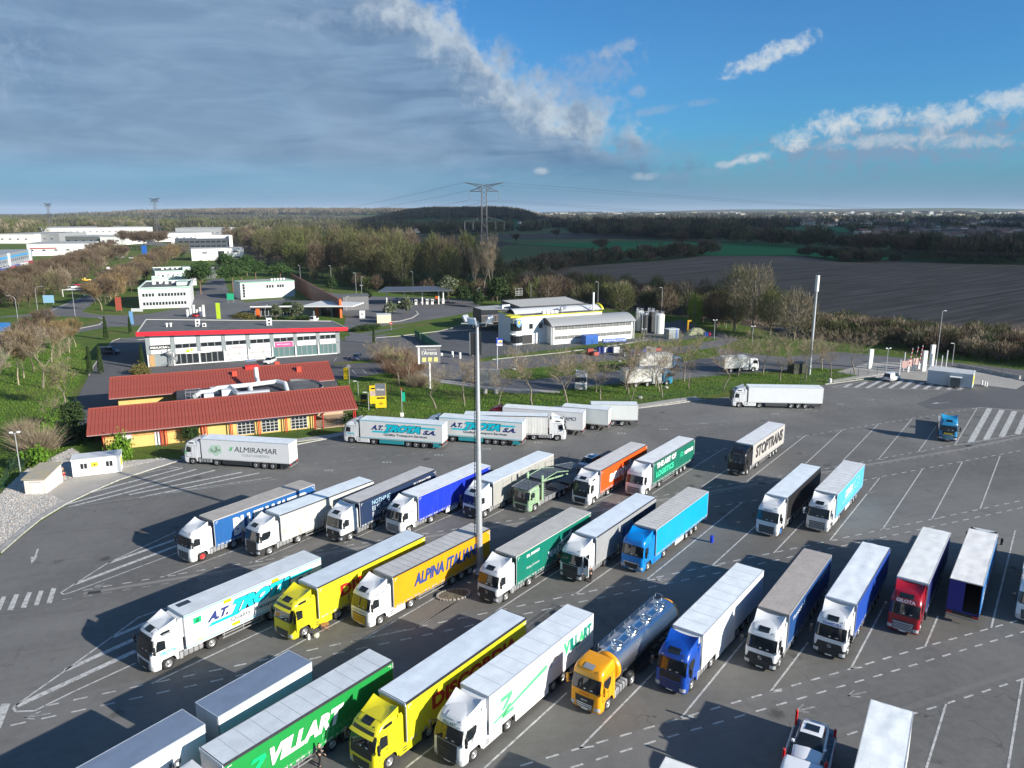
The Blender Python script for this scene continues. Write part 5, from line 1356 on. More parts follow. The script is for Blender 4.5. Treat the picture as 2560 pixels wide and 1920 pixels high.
for j in range(50):rows.append([(1.0+j*.58,3.5+6*i/8,7.95+(1.25+.05*(j%2))*math.sin(math.pi*i/8))for i in range(9)])
q.grid(rows,smooth=False);q.build('barrel_roof',mat('corrugated_white',(.62,.63,.63),.45,.2),wb_)
q=MB();q.prism([(3.4+6.2*(.5-.5*math.cos(math.pi*i/10)),7.95+1.55*math.sin(math.pi*i/10))for i in range(11)],29.2,29.7,axis='X');q.build('yellow_arch',mat('yellow_trim',(.70,.62,.02),.5),wb_,fix=True)
for i in range(4):pbox(wb_,'roof_unit',8.5+i*1.3,1.2,7.96,9.5+i*1.3,2.0,8.8,WHITEW)
q=MB();pipe(q,[(14.5,1.5,8.2),(14.5,1.5,9.2),(16.5,3.0,9.2)],.5);q.build('duct',ALU,wb_)
MB().cyl((25.6,2.5,7.9),(25.6,2.5,13.2),.30,n=10).build('chimney',WHITEW,wb_)
q=MB()
for(x,y)in((24.9,1.8),(26.3,1.8),(24.9,3.2),(26.3,3.2)):q.cyl((x,y,8),(x,y,9.6),.05,n=4)
for z in(8.7,9.5):q.cyl((24.9,1.8,z),(26.3,1.8,z),.04,n=4);q.cyl((24.9,3.2,z),(26.3,3.2,z),.04,n=4)
q.build('chimney_cage',WFRAME,wb_)
blk=thing('black_building','black clad industrial building with pale flat roof behind the white wash hall','building',g(1201,831),rz)
def lp(pts,z):return[tuple(Matrix.Rotation(-rz,3,'Z')@(g(x,y,z)-blk.location))[:2]for x,y in pts]
P1=lp([(1203,775),(1292,774),(1300,770),(1252,762),(1182,768)],6.4);P2=lp([(1300,769),(1470,760),(1416,742),(1253,752)],7.4)
MB().prism(P1,0,6.4).build('wall',DGREY,blk,fix=True);MB().prism(P2,0,7.4).build('wall',DGREY,blk,fix=True)
def shr(P,k):cx=sum(p[0]for p in P)/len(P);cy=sum(p[1]for p in P)/len(P);return[(cx+(p[0]-cx)*k,cy+(p[1]-cy)*k)for p in P]
MB().prism(shr(P1,.97),6.4,6.46).build('roof',ROOFL,blk,fix=True);MB().prism(shr(P2,.97),7.4,7.46).build('roof',mat('cream_roof',(.47,.46,.43),.8,var=.12),blk,fix=True)
q=MB()
for i in range(4):a_,b_=P2[i],P2[(i+1)%4];q.cyl((a_[0],a_[1],7.5),(b_[0],b_[1],7.5),.16,n=4)
q.build('parapet',DGREY,blk)
for z in(2.9,5.0):pbox(blk,'cladding_rail',.3,-.05,z,11.5,-.01,z+.16,mat('rail_grey',(.20,.19,.19),.5))
for i in range(7):pbox(blk,'cladding_panel',.4+i*1.58,-.035,3.1,1.85+i*1.58,-.012,4.95,mat('panel_%d'%(i%2),[(.045,.047,.052),(.07,.06,.058)][i%2],.4))
q=MB();pipe(q,[(9.0,3.5,6.5),(9.0,3.5,7.3),(11.5,3.7,7.3)],.35);q.build('duct',DUCT,blk)
q=MB()
for z in(7.3,8.0,8.7):q.cyl((26,30,z),(28.5,30,z),.06,n=4)
for x in(26,27.2,28.5):q.cyl((x,30,7.2),(x,30,9.8),.06,n=4);q.cyl((26,30,9.7),(28.5,30,9.7),.06,n=4)
q.build('roof_railing',WFRAME,blk);MB().cyl((28.0,22,7.2),(28.0,22,11.8),.06,n=5).build('antenna',ALU,blk)
for i,(px_,py_,r_,h_,m_,lb)in enumerate(((1598,826,1.25,5.9,WHITEW,'white silo next to the wash hall, leftmost of the group'),(1611,832,1.1,5.6,DGREY,'front left black silo of the pair beside the wash hall'),(1626,828,1.15,6.1,DGREY,'black silo between the white silos'),(1647,833,1.55,5.7,mat('silo_white',(.62,.63,.60),.5,dirt=.1),'large white silo at the right end of the group'))):
 t_=thing('silo',lb,'silo',g(px_,py_),rz,'silos beside the wash hall')
 MB().cyl((0,0,0),(0,0,h_),r_,n=24).build('tank',m_,t_);MB().lathe([(r_*1.02,h_),(r_*.6,h_+.3),(.05,h_+.4)],'Z',20).build('dome',WHITEW if m_!=DGREY else ALU,t_)
 q=MB();n_=10
 for j in range(n_):
  a,c_=6.283*j/n_,6.283*(j+1)/n_
  for z in(.5,.95):q.cyl((r_*.9*math.cos(a),r_*.9*math.sin(a),h_+z),(r_*.9*math.cos(c_),r_*.9*math.sin(c_),h_+z),.035,n=4)
  q.cyl((r_*.9*math.cos(a),r_*.9*math.sin(a),h_),(r_*.9*math.cos(a),r_*.9*math.sin(a),h_+.95),.03,n=4)
 q.build('railing',ALU,t_)
 MB().cyl((-r_-.1,-.4,0),(-r_-.1,-.4,h_+.6),.12,n=6).build('riser_pipe',ALU,t_)
def simple(name,label,cat,px_,dims,m,rz_=0.35,zt=None,lid=None):
 t_=thing(name,label,cat,g(*px_),rz_)
 w_,d2,h_=dims
 MB().bbox(0,0,0,w_,d2,h_,.04).build('body',m,t_)
 if lid:MB().bbox(-.06,-.06,h_,w_+.06,d2+.06,h_+.12,.02).build('roof',lid,t_)
 return t_
BLUE=mat('blue_container',(.01,.10,.42),.5,dirt=.1)
t_=simple('container','blue container in front of the white wash hall','container',(1464,862),(4.2,2.4,2.5),BLUE,rz+.05)
for i in range(14):pbox(t_,'rib',.12+i*.29,-.03,.15,.24+i*.29,0,2.35,BLUE)
t_=simple('equipment_cabin','grey equipment cabin with blue corner near the covered pallets','cabin',(1672,848),(3.6,2.6,2.7),mat('greengrey',(.22,.25,.26),.5,dirt=.1),rz,lid=LGREY2)
pbox(t_,'blue_corner',2.5,-.02,0,2.9,-.003,2.7,BLUE)
bp=g(1176,890)
t_=thing('black_tower','tall slim black advertising tower seen behind the lamp mast','advertising pillar',bp,.2)
MB().box(0,0,.2,2.9,1.4,6.0).build('body',mat('black_panel',(.012,.014,.015),.4),t_);MB().box(-.15,-.02,.2,-.02,.2,6.05).build('edge_strip',ALU,t_);MB().box(.4,.2,0,2.5,1.2,.2).build('foot',KERB,t_)
c0=g(945,729,5.9);c1=g(1131,726,5.9)
cn=thing('fuel_canopy','long dark flat fuel station canopy on slim pillars','canopy',(c0.x,c0.y,0),math.atan2(c1.y-c0.y,c1.x-c0.x));CL_=(c1-c0).length
q=MB();q.add([(0,0,5.6),(CL_,0,5.6),(CL_-5,13,6.2),(3,13,6.2),(0,0,5.95),(CL_,0,5.95),(CL_-5,13,6.5),(3,13,6.5)],[(0,1,5,4),(1,2,6,5),(2,3,7,6),(3,0,4,7),(4,5,6,7),(3,2,1,0)]);q.build('roof',mat('canopy_metal',(.13,.14,.16),.4,.4),cn)
for x in(3.0,10.0,17.0,23.5,CL_-3.5):MB().box(x,4.5,0,x+.45,4.95,5.75).build('pillar',WHITEW,cn)
for i,(px_,py_)in enumerate(((1019,761),(1040,762),(1055,758),(1068,761),(1081,761),(1108,759),(999,760))):
 t_=thing('fuel_pump',['second','third','fourth','fifth','sixth','last','first'][i]+' white fuel pump under the long canopy, counted from the left','fuel pump',g(px_,py_),.1,'fuel pumps under the long canopy')
 MB().bbox(-.5,-.3,0,.5,.3,2.1,.05).build('housing',WHITEW,t_);MB().box(-.35,-.31,1.2,.35,-.301,1.8).build('display',DARK,t_)
t_=thing('pump_panel','orange topped payment panel at the canopy','payment terminal',g(1092,757),0);MB().bbox(-.5,-.3,0,.5,.3,1.6,.03).build('body',DARK,t_);MB().bbox(-.5,-.3,1.6,.5,.3,2.7,.03).build('panel',mat('orange_panel',(.7,.12,.01),.5),t_)
ORB=mat('orange_cladding',(.50,.10,.035),.55,var=.06)
so_=g(640,800)
shp=thing('fuel_shop','low fuel station shop with curved dark roof and orange corner posts','building',g(624,795),.12)
MB().box(0,3,0,24,15,3.2).build('wall',mat('shop_wall',(.20,.20,.21),.4),shp);MB().box(-2,1.2,3.2,14,3.4,3.5).build('eaves_canopy',mat('eaves',(.10,.10,.105),.6),shp)
q=MB();q.prism([(0,2.0),(22,3.0),(22,16),(9,19),(2,14)],3.4,3.9);q.build('roof',ROOFG,shp,fix=True);MB().box(0,1.7,3.35,22,2.2,3.85).build('roof_edge',WHITEW,shp)
for(x,y)in((2.0,1.0),(13.5,2.8),(22.0,2.6)):MB().box(x,y,0,x+1.3,y+.4,3.0).build('orange_post',mat('orange_post',(.72,.13,.02),.5),shp)
for i in range(8):window(shp,3.5+i*1.25,2.96,.3,1.2,2.5,frm=WFRAME)
q=MB();q.prism([(-1,0),(17,-1.5),(20,9),(4,16)],4.0,4.35);q.build('forecourt_canopy',mat('canopy_white',(.62,.62,.61),.6),shp,fix=True).location=(19,-4,0)
for(x,y)in((22,-2),(28,-1)):MB().box(x,y,0,x+.4,y+.4,4.0).build('pillar',PIL,shp)
lw=g(730,718);lw2=g(851,795)
wl=thing('orange_wall','long red brown wall slab with orange end rising above the fuel shop','wall',(lw.x,lw.y,0),math.atan2(lw2.y-lw.y,lw2.x-lw.x));WLn=(lw2-lw).length
MB().box(0,0,0,WLn-2.2,.6,6.4).build('slab',mat('brown_wall',(.20,.065,.042),.6,var=.08),wl);MB().box(WLn-2.2,-.05,0,WLn,.65,6.4).build('orange_end',mat('orange_post',(.72,.13,.02),.5),wl)
gs=thing('grey_shed','plain grey annex right of the orange wall end','shed',g(858,776),.25);MB().box(0,0,0,9.5,8,5.2).build('wall',mat('shed_grey',(.16,.16,.165),.6),gs);MB().box(-.3,-.3,5.2,9.8,8.3,5.4).build('roof',ROOFG,gs)
kb=thing('cream_kiosk','cream technical kiosk beside clipped hedge near the fuel station','kiosk',g(943,808),.2);MB().box(0,0,0,4.6,4.2,2.6).build('wall',mat('cream',(.66,.60,.42),.7),kb);MB().box(-.1,-.1,2.6,4.7,4.3,2.75).build('roof',LGREY2,kb)
t_=thing('white_cabinet','white service cabinet with small window near the car wash','cabinet',g(899,796),.1);MB().bbox(0,0,0,1.8,1.2,2.6,.03).build('body',WHITEW,t_);MB().box(.7,-.02,1.2,1.1,-.003,1.7).build('opening',DARK,t_)
GRN=mat('green_trim',(.10,.38,.20),.5)
def cube_office(label,p0,p1,D,H,rows_=2,nwin=14,zr=None):
 o,rz,L=fr_of(p0,p1)
 t_=thing('office_block',label,'building',o,rz,'pale office blocks with green roof edge')
 MB().box(0,0,0,L,D,H).build('wall',LGREY2,t_)
 q=MB()
 for(x0,y0,x1,y1)in((-.05,-.05,L+.05,.3),(-.05,D-.3,L+.05,D+.05),(-.05,.3,.3,D-.3),(L-.3,.3,L+.05,D-.3)):q.box(x0,y0,H,x1,y1,H+.5)
 q.build('parapet',mat('parapet_mint',(.50,.60,.55),.5),t_)
 MB().box(-.08,-.09,H-.02,L+.08,-.052,H+.18).build('green_edge',GRN,t_)
 MB().box(.3,.3,H,L-.3,D-.3,H+.06).build('roof',ROOFG,t_)
 for j in range(rows_):
  for i in range(nwin):
   if rows_==2 and j==1 and i==4:continue
   window(t_,L*.07+i*(L*.86/nwin),-.01,1.3+j*3.3,L*.86/nwin-.25,1.25)
 for i in range(5):pbox(t_,'roof_unit',L*.2+i*L*.13,D*.55+(i%2)*2.5,H+.06,L*.2+i*L*.13+1.2,D*.55+1.3+(i%2)*2.5,H+1.0,WHITEW)
 pbox(t_,'roof_box',L*.72,D*.3,H+.06,L*.92,D*.62,H+1.3,mat('parapet_mint',(.50,.60,.55),.5))
 return t_
cube_office('nearest pale two storey office block with green roof edge and two window bands',(350,773),(478,768),33,7.6,2,14)
cube_office('second office block with green roof edge, behind the nearest one',(391,717),(492,713),30,7.2,2,12)
cube_office('low mint edged office block between the two window banded ones',(383,733),(480,729),9,6.6,1,10)
o,rz,L=fr_of((603,749),(738,741))
t_=thing('workshop_building','plain grey workshop with green roof line and roller door','building',o,rz)
MB().box(0,0,0,L,12,6.8).build('wall',LGREY,t_);MB().box(-.05,-.06,6.8,L+.05,12.05,7.1).build('green_edge',GRN,t_);MB().box(.3,.3,7.1,L-.3,11.7,7.15).build('roof',ROOFL,t_)
for x in(L*.47,L*.52,L*.57,L*.67,L*.715,L*.76):window(t_,x,-.01,4.3,.85,1.3)
for i in range(5):pbox(t_,'pane_strip',.9,-.03,.8+i*1.15,1.8,-.005,1.8+i*1.15,WGL)
window(t_,L*.48,-.01,.1,3.0,2.6,gl=SH,frm=WFRAME);pbox(t_,'notice',L*.34,-.02,3.8,L*.34+1.2,-.003,5.2,WHITEW)
for i in range(5):pbox(t_,'roof_vent',L*.6+i*1.3,3,7.15,L*.6+i*1.3+.8,3.8,8.0,ALU)
o,rz,L=fr_of((480,652),(611,649))
t_=thing('white_office','white two storey office building at the end of the pine lined road','building',o,rz)
MB().box(0,0,0,L,26,8.8).build('wall',WHITEW,t_);MB().box(.3,.3,8.8,L-.3,25.7,8.9).build('roof',ROOFL,t_)
window(t_,L*.2,-.01,5.2,3.6,1.1);window(t_,L*.5,-.02,.2,4.6,6.8);window(t_,L*.67,-.01,5.8,1.6,.8);window(t_,L*.78,-.01,5.8,5.0,.9);window(t_,L*.8,-.01,1.4,4.6,1.2)
t_=thing('dark_office','dark grey office building with white frame behind the white one','building',g(440,632),rz)
MB().box(0,0,0,48,24,12.5).build('wall',mat('office_dark',(.06,.07,.085),.3,var=.2),t_);MB().box(-3,-.5,0,-.5,24,13.5).build('end_slab',LGREY2,t_);MB().box(46.5,-1.5,0,49.5,24,15).build('end_slab',WHITEW,t_);MB().box(18,4,12.5,49.4,24,15.2).build('upper_floor',LGREY2,t_)
for i in range(9):window(t_,3+i*4.6,-.02,4.5,4.2,2.0);window(t_,3+i*4.6,-.02,8.6,4.2,2.0)
t_=thing('dark_shed','dark low building with two pale skylight strips','building',g(412,700),rz);MB().box(0,0,0,26,20,4.4).build('wall',mat('shed_dark',(.10,.105,.11),.6),t_);MB().box(1,1.5,4.4,11,7,4.7).build('skylight',WHITEW,t_);MB().box(11.6,1.5,4.4,20,7,4.7).build('skylight',WHITEW,t_)
o,rz,L=fr_of((-60,702),(84,662))
t_=thing('logistics_warehouse','grey warehouse with light blue stripe and loading bays at the left edge','building',o,rz)
MB().box(0,0,0,L,70,10.6).build('wall',mat('warehouse_grey',(.26,.29,.32),.5,var=.05),t_);MB().box(0,0,10.6,L,70,10.9).build('roof',mat('warehouse_roof',(.30,.32,.34),.6),t_)
pbox(t_,'blue_stripe',0,-.06,8.0,L,-.01,9.3,mat('sky_blue',(.06,.32,.62),.5))
for i in range(26):pbox(t_,'window',1.5+i*(L-3)/26,-.05,6.0,1.5+i*(L-3)/26+1.3,-.01,7.0,WGL)
for i in range(22):pbox(t_,'dock_light',2+i*(L-3)/22,-.25,4.4,2.5+i*(L-3)/22,-.01,4.8,WHITEW)
for x in(L*.52,L*.93):pbox(t_,'downpipe_pier',x,-1.2,0,x+1.6,-.01,11.2,LGREY)
for i in range(14):pbox(t_,'loading_door',2.2+i*(L-4)/14,-.1,.9,2.2+i*(L-4)/14+2.8,-.01,3.9,DARK)
YG='semi trailers docked at the warehouse'
tm_={}
for i,(px_,py_,colr,L2,lb)in enumerate(((-40,694,(.7,.7,.7),13.6,'white trailer at the front of the docked row'),(14,688,(.02,.05,.25),13.6,'dark blue ended trailer behind the front white one'),(26,684,(.5,.03,.03),13.6,'red ended trailer in the docked row'),(38,678,(.05,.10,.4),13.6,'blue trailer in the docked row'),(60,673,(.72,.72,.72),13.6,'white trailer with faint print, second from the back'),(72,668,(.42,.02,.05),13.6,'dark red trailer with a white round sign at the back of the row'))):
 t_=thing('semi_trailer',lb,'trailer',g(px_,py_),rz-.02,YG)
 MB().bbox(0,0,1.15,13.6,2.55,4.0,.04).build('body',mat('tr_paint',colr,.4),t_);MB().box(.05,.05,4.0,13.55,2.5,4.03).build('roof_sheet',mat('tr_roof',(.6,.61,.62),.5),t_)
 for x in(2.6,3.9,5.2):MB().cyl((x,-.02,.5),(x,.3,.5),.5,n=10).build('wheel',RUBBER,t_)
HG='long pale warehouses across the left background'
for lb,p0,p1,D,H,wm,rm_ in(('wide white warehouse with red strip left of the avenue',(70,640),(232,637),60,9.5,WHITEW,ROOFL),('white hall at the left edge behind the blue striped warehouse',(0,609),(88,609),90,11,WHITEW,ROOFL),('grey hall behind the white halls, with a dark end',(88,608),(150,608),60,11,mat('hall_grey',(.26,.27,.28),.6),ROOFL),('very long grey warehouse across the middle distance',(105,590),(383,586),130,12,mat('hall_grey2',(.42,.42,.42),.6,var=.06),ROOFL),('white gabled hall near the bare trees of the avenue',(252,612),(315,612),50,9,WHITEW,ROOFL),('dark low hall left of the white gabled one',(165,611),(250,611),50,9,mat('hall_dark',(.12,.13,.13),.6),ROOFL),('white low warehouse behind the dark office',(383,605),(530,601),60,10,WHITEW,ROOFL),('grey stepped hall with blue slab right of the long warehouse',(440,592),(560,592),70,13,mat('hall_grey',(.40,.41,.42),.6),ROOFL),('small white house with roof terrace inside the wood edge',(655,622),(700,620),18,8,WHITEW,ROOFL)):
 o,rz,L=fr_of(p0,p1);t_=thing('warehouse',lb,'warehouse',o,rz,HG)
 w_=MB().box(0,0,0,L,D,H).build('wall',wm,t_);MB().box(-.3,-.3,H,L+.3,D+.3,H+.5).build('roof',rm_,t_)
 n_=max(3,int(L/9))
 for i in range(n_):pbox(t_,'window',2+i*(L-4)/n_,-.06,H*.42,2+i*(L-4)/n_+2.6,-.01,H*.42+1.2,WGL)
 if lb.startswith('wide'):pbox(t_,'red_strip',2,-.1,5.6,L*.45,-.07,6.8,mat('strip_red',(.28,.06,.05),.6))
GRP='trucks parked in the diagonal bays'
W_=(.68,.69,.70);TEAL=(.0,.50,.62);NAVY=(.02,.035,.16)
LTG=(.62,.64,.66);TAN=(.36,.33,.30);SILV=(.60,.63,.66)
VOLVO=dict(roof='high',grille='v',header='dark',hatch='dark',upwin=True,skirt=False)
SCAN=dict(roof='round',grille='griffin',spots=True,hatch=None,qwin=True)
MERC=dict(roof='round',grille='star',low=(.03,.032,.035),hatch='dark')
DAF=dict(roof='round',grille='bars',hatch='dark')
def S(base,**k):
 d=dict(base);d.update(k);return d
def trota(k=1.0):
 """A.T. TROTA S.A. print"""
 return dict(text=[("A.T.",1.9,2.5,.80,2.1,NAVY,.45,.06),("TROTA",4.13,2.28,1.30,6.06,(.005,.01,.03),.5,.12),("TROTA",4.2,2.34,1.18,5.85,TEAL,.5,.08,.006),("S.A.",10.5,2.25,.74,2.1,NAVY,.45,.06),("Quality Transport Services",4.0,1.58,.50,7.2,(.10,.11,.13),0,.02)],poly=[([(1.9,2.10),(2.3,2.38),(5.2,2.38),(4.8,2.10)],TEAL),([(8.7,3.12),(9.1,3.40),(12.6,3.40),(12.4,3.12)],TEAL)],trim=TEAL)
semi('truck with red wheel hub and blue curtain trailer lettered BLUE WATER',(533,1302),(793.7,1208),S(DAF,col=W_,hatch='body',gcol=(.06,.06,.065),slat=(.10,.10,.11),rim=mat('red_hub',(.45,.03,.03),.5)),dict(side=(.01,.09,.28),roof=TAN,front=(.012,.05,.16),rail=(.5,.47,.42),rdirt=.45,text=[("BLUE WATER",2.3,1.45,2.05,10.4,(.72,.70,.68),0,.06)]),GRP)
semi('truck with white cab and plain dirty white curtain trailer, right of the BLUE WATER trailer',(700,1289),(930,1203),S(SCAN,col=W_,low=(.04,.042,.045),hatch='dark',text=None),dict(side=(.52,.51,.48),roof=(.62,.68,.72),dirt=.75,rail=(.06,.06,.065),rdirt=.1,frame=(.5,.5,.48)),GRP)
semi('truck with white cab and dark blue curtain trailer lettered NOTHING ELSE BUT PERFORMANCE',(898,1257),(1101.6,1168),S(MERC,col=W_),dict(side=(.012,.028,.075),roof=(.45,.44,.43),rail=(.03,.03,.035),rdirt=.3,text=[("NOTHING",2.0,3.05,.55,3.1,(.32,.5,.62),0,.01),("ELSE BUT",2.0,2.35,.55,3.2,(.42,.5,.58),0,.01),("PERFORMANCE",2.0,1.65,.55,5.0,(.5,.53,.58),0,.01),("BLUEWATER",9.3,3.1,.4,3.3,(.6,.6,.6),0,.02)]),GRP)
semi('truck with white cab and plain royal blue curtain trailer under a white roof',(1045,1242),(1230.3,1161.6),S(DAF,col=W_,slat=(.32,.33,.34),text=("XP TRANS",1.0,.16,(.1,.15,.4)),sidetext=[("R",-1.75,2.5,.14,.2,(.6,.02,.02),0)]),dict(side=(.006,.03,.42),roof=(.66,.69,.72),rail=(.5,.51,.53),rdirt=.1,front=(.5,.5,.5),under='board'),GRP)
semi('truck with plain light grey curtain trailer, its cab partly behind the lamp mast',(1233,1206.4),(1386.7,1134),S(MERC,col=W_,low=(.10,.11,.115)),dict(side=(.33,.33,.31),roof=(.62,.68,.72),rail=(.62,.63,.64),rdirt=.08,dirt=.1,marks=False),GRP)
t=semi('truck with white cab and orange curtain trailer lettered sennder',(1502,1177.5),(1621.5,1109.5),S(VOLVO,col=W_),dict(side=(.75,.085,.008),roof=(.55,.53,.51),rail=(.05,.05,.05),rdirt=.3,front=(.5,.5,.5),text=[("sennder",2.4,1.75,1.55,8.6,(.78,.76,.74),0,.055)]),GRP)
semi('truck with white cab and green curtain trailer lettered THE ART OF LOGISTICS',(1633.5,1158.5),(1742.7,1093.7),S(DAF,col=W_,hatch='body',slat=(.30,.31,.32),deflect=True),dict(side=(.004,.13,.085),roof=(.66,.67,.68),rail=(.10,.10,.10),rdirt=.15,front=(.5,.5,.5),text=[("THE ART OF",1.0,2.95,.75,6.1,(.78,.76,.76),0,.05),("LOGISTICS",1.0,1.75,.80,5.4,(.04,.62,.33),0,.04),("HOPTRANS",10.0,2.55,.55,3.0,(.75,.76,.76),0,.05)],poly=[([(8.6,2.45),(8.6,3.2),(9.5,3.2),(9.5,2.45),(9.4,2.45),(9.4,3.1),(8.7,3.1),(8.7,2.45)],(.04,.62,.33)),([(8.85,2.55),(8.85,2.95),(8.95,2.95),(8.95,2.8),(9.15,2.8),(9.15,2.95),(9.25,2.95),(9.25,2.55),(9.15,2.55),(9.15,2.7),(8.95,2.7),(8.95,2.55)],(.04,.62,.33))]),GRP)
semi('truck with black cab and light grey trailer lettered STOPTRANS',(1883.7,1112.7),(1964.4,1059),S(VOLVO,col=(.012,.012,.014),hatch=None,skirt=False,fronttext=[("Stoptrans",4.3,1.2,.28,(.3,.3,.3)),("STOPTRANS",1.4,.8,.12,(.6,.6,.6))]),dict(side=(.40,.38,.36),roof=(.62,.63,.64),rail=(.4,.4,.4),rdirt=.15,front=(.10,.10,.10),marks=False,text=[("STOPTRANS",1.2,1.75,1.75,11.6,(.035,.035,.038),.12,.035)]),GRP)
semi('nearest of the A.T. TROTA trucks, leftmost of the middle row, with orange patches',(458.7,1540.7),(802.3,1393.6),S(VOLVO,col=W_,sidetext=[("TROTA",-.70,1.42,1.35,.30,TEAL,.5),("mprum",-1.05,3.02,.8,.17,(.3,.32,.35),0)]),S(dict(kind='box',side=(.72,.72,.72),roof=(.52,.55,.58),cool=True,solar=True,rail=(.55,.6,.62),frame=(.7,.7,.7),front=W_,rdirt=.05,dirt=.0,under='rails',axles=[8.0,9.3,10.6],seams=5),**(lambda d:dict(d,text=d['text']+[("d",.95,3.02,.34,.26,(.0,.06,.03),0,.03,.006)],poly=d['poly']+[([(.75,2.92),(1.45,2.92),(1.45,3.46),(.75,3.46)],(.0,.42,.16)),([(3.5,3.55),(4.25,3.55),(4.25,3.86),(3.5,3.86)],(.75,.36,.0)),([(8.2,3.55),(8.95,3.55),(8.95,3.86),(8.2,3.86)],(.75,.36,.0)),([(4.1,1.22),(4.9,1.22),(4.9,1.5),(4.1,1.5)],(.75,.36,.0)),([(.9,1.35),(1.5,1.35),(1.5,1.45),(.9,1.45)],(.75,.36,.0))]))(trota())),GRP)
YEL=(.62,.55,.015)
semi('yellow truck with open driver door and yellow trailer lettered DISCORDIA, in the middle row',(793,1470),(1059.6,1341),S(VOLVO,col=YEL,visor=YEL,skirt=True,mask=False,gcol=YEL,dcol=YEL),dict(side=(.64,.56,.015),roof=(.50,.56,.62),rail=(.05,.05,.05),rdirt=.06,front=(.6,.5,.02),wr=.012,strap=(.4,.36,.05),text=[("DISCORDIA",2.5,2.05,1.15,9.8,(.40,.012,.01),0,.045)]),GRP)
DISC1=bpy.data.objects['semi_truck.009']
semi('truck with white cab, yellow grille and orange yellow trailer lettered ALPINA ITALIANA',(981.5,1443.7),(1221,1323.6),S(DAF,col=W_,skirt=True,slat=(.70,.38,.01),gcol=(.5,.27,.01),low=None,text=None,fronttext=[("ALPINA ITALIANA",2.55,1.5,.16,(.2,.22,.25))],sidetext=[("ALPINA ITALIANA",-.75,3.02,1.3,.15,(.2,.22,.3),0)]),dict(side=(.64,.29,.003),roof=(.44,.43,.42),rail=(.04,.04,.045),rdirt=.2,ribs=17,front=(.45,.45,.45),strap=(.45,.28,.03),text=[("ALPINA ITALIANA",2.6,2.0,1.2,9.4,(.02,.055,.22),.25,.04)]),GRP)
semi('truck with white and grey cab and green curtain trailer with a white greyhound emblem',(1291,1391.6),(1471,1284.5),S(MERC,col=W_,low=(.16,.17,.18)),dict(side=(.0,.15,.105),roof=(.43,.42,.39),rail=(.55,.54,.50),rdirt=.35,front=(.0,.08,.055),text=[("SRL MARGO",1.6,3.25,.3,2.2,(.75,.77,.77),.1,.03),("MARGOTRANS",5.2,1.75,.75,7.4,(.75,.8,.8),.2,.03),("Passing Continents",1.6,2.0,.3,2.2,(.7,.72,.72),.2,.0)],poly=[([(6.7,2.30),(7.0,2.65),(7.5,2.85),(8.2,2.95),(9.0,3.12),(9.4,3.45),(9.65,3.42),(9.95,3.3),(9.6,3.22),(9.7,2.95),(10.4,2.85),(10.35,2.78),(9.5,2.82),(9.1,2.78),(8.3,2.68),(7.9,2.5),(7.3,2.62),(6.9,2.42),(6.8,2.2),(6.65,2.1)],(.72,.75,.75)),([(6.8,1.2),(7.6,1.2),(7.6,1.42),(6.9,1.42)],(.7,.35,.0))]),GRP)
semi('truck with grey curtain trailer and its white driver door standing open',(1491.4,1344),(1642.7,1242),S(SCAN,col=W_,low=(.035,.037,.04),text=("groupe blue",1.0,.16,(.1,.25,.5))),dict(side=(.27,.28,.29),roof=(.60,.66,.72),rail=(.05,.05,.055),rdirt=.05,front=(.3,.31,.32),marks=False,poly=[([(7.9,.98),(13.5,.98),(13.5,3.45),(7.9,3.45)],(.018,.022,.055),.014)],text=[("BLUE",5.6,1.5,1.6,2.1,(.02,.10,.35),0,.06)]),GRP)
semi('bright blue truck with bright blue curtain trailer and grey ribbed roof',(1641.8,1323.6),(1777.8,1223.8),S(SCAN,roof='box',grille='hex',col=(.0,.20,.60),spots=False,qwin=False,skirt=True,hatch=None,pmirror=False),dict(side=(.0,.30,.72),roof=(.50,.49,.47),rail=(.5,.49,.47),rdirt=.12,ribs=20,front=(.0,.2,.5),under='board',marks=False),GRP)
semi('truck with white cab and black curtain trailer, left of the light blue trailer',(1970,1245.5),(2051.5,1169.6),S(DAF,roof='high',col=W_,hatch=None,slat=(.10,.10,.11),gcol=(.03,.03,.03),text=("BULDIX",.9,.16,(.12,.14,.18)),rim=mat('blue_hub',(.02,.15,.5),.5)),dict(side=(.014,.013,.014),roof=(.62,.68,.72),rail=(.03,.03,.03),rdirt=.05,front=(.45,.45,.45),wr=.01,marks=False),GRP)
semi('truck with white cab and light blue curtain trailer with white print and stars',(2094,1236),(2159,1163.3),S(DAF,col=W_,slat=(.34,.35,.36),header=None,text=("DEMEX",1.0,.18,(.2,.22,.28)),skirt=True,pmirror=True),dict(side=(.07,.38,.68),roof=(.60,.61,.62),rail=(.55,.56,.57),rdirt=.12,ribs=14,front=(.3,.3,.32),under='board',marks=False,text=[("DEMEX",3.9,2.3,.95,3.8,(.66,.72,.76),.1,.04),("international transport",2.6,1.85,.28,6.0,(.6,.68,.74),.0,.0)],poly=[(ring_pts(9.6+1.2*math.cos(a),2.75+.65*math.sin(a),.13,5),(.65,.7,.74))for a in[R_(d)for d in range(0,360,36)]]),GRP)
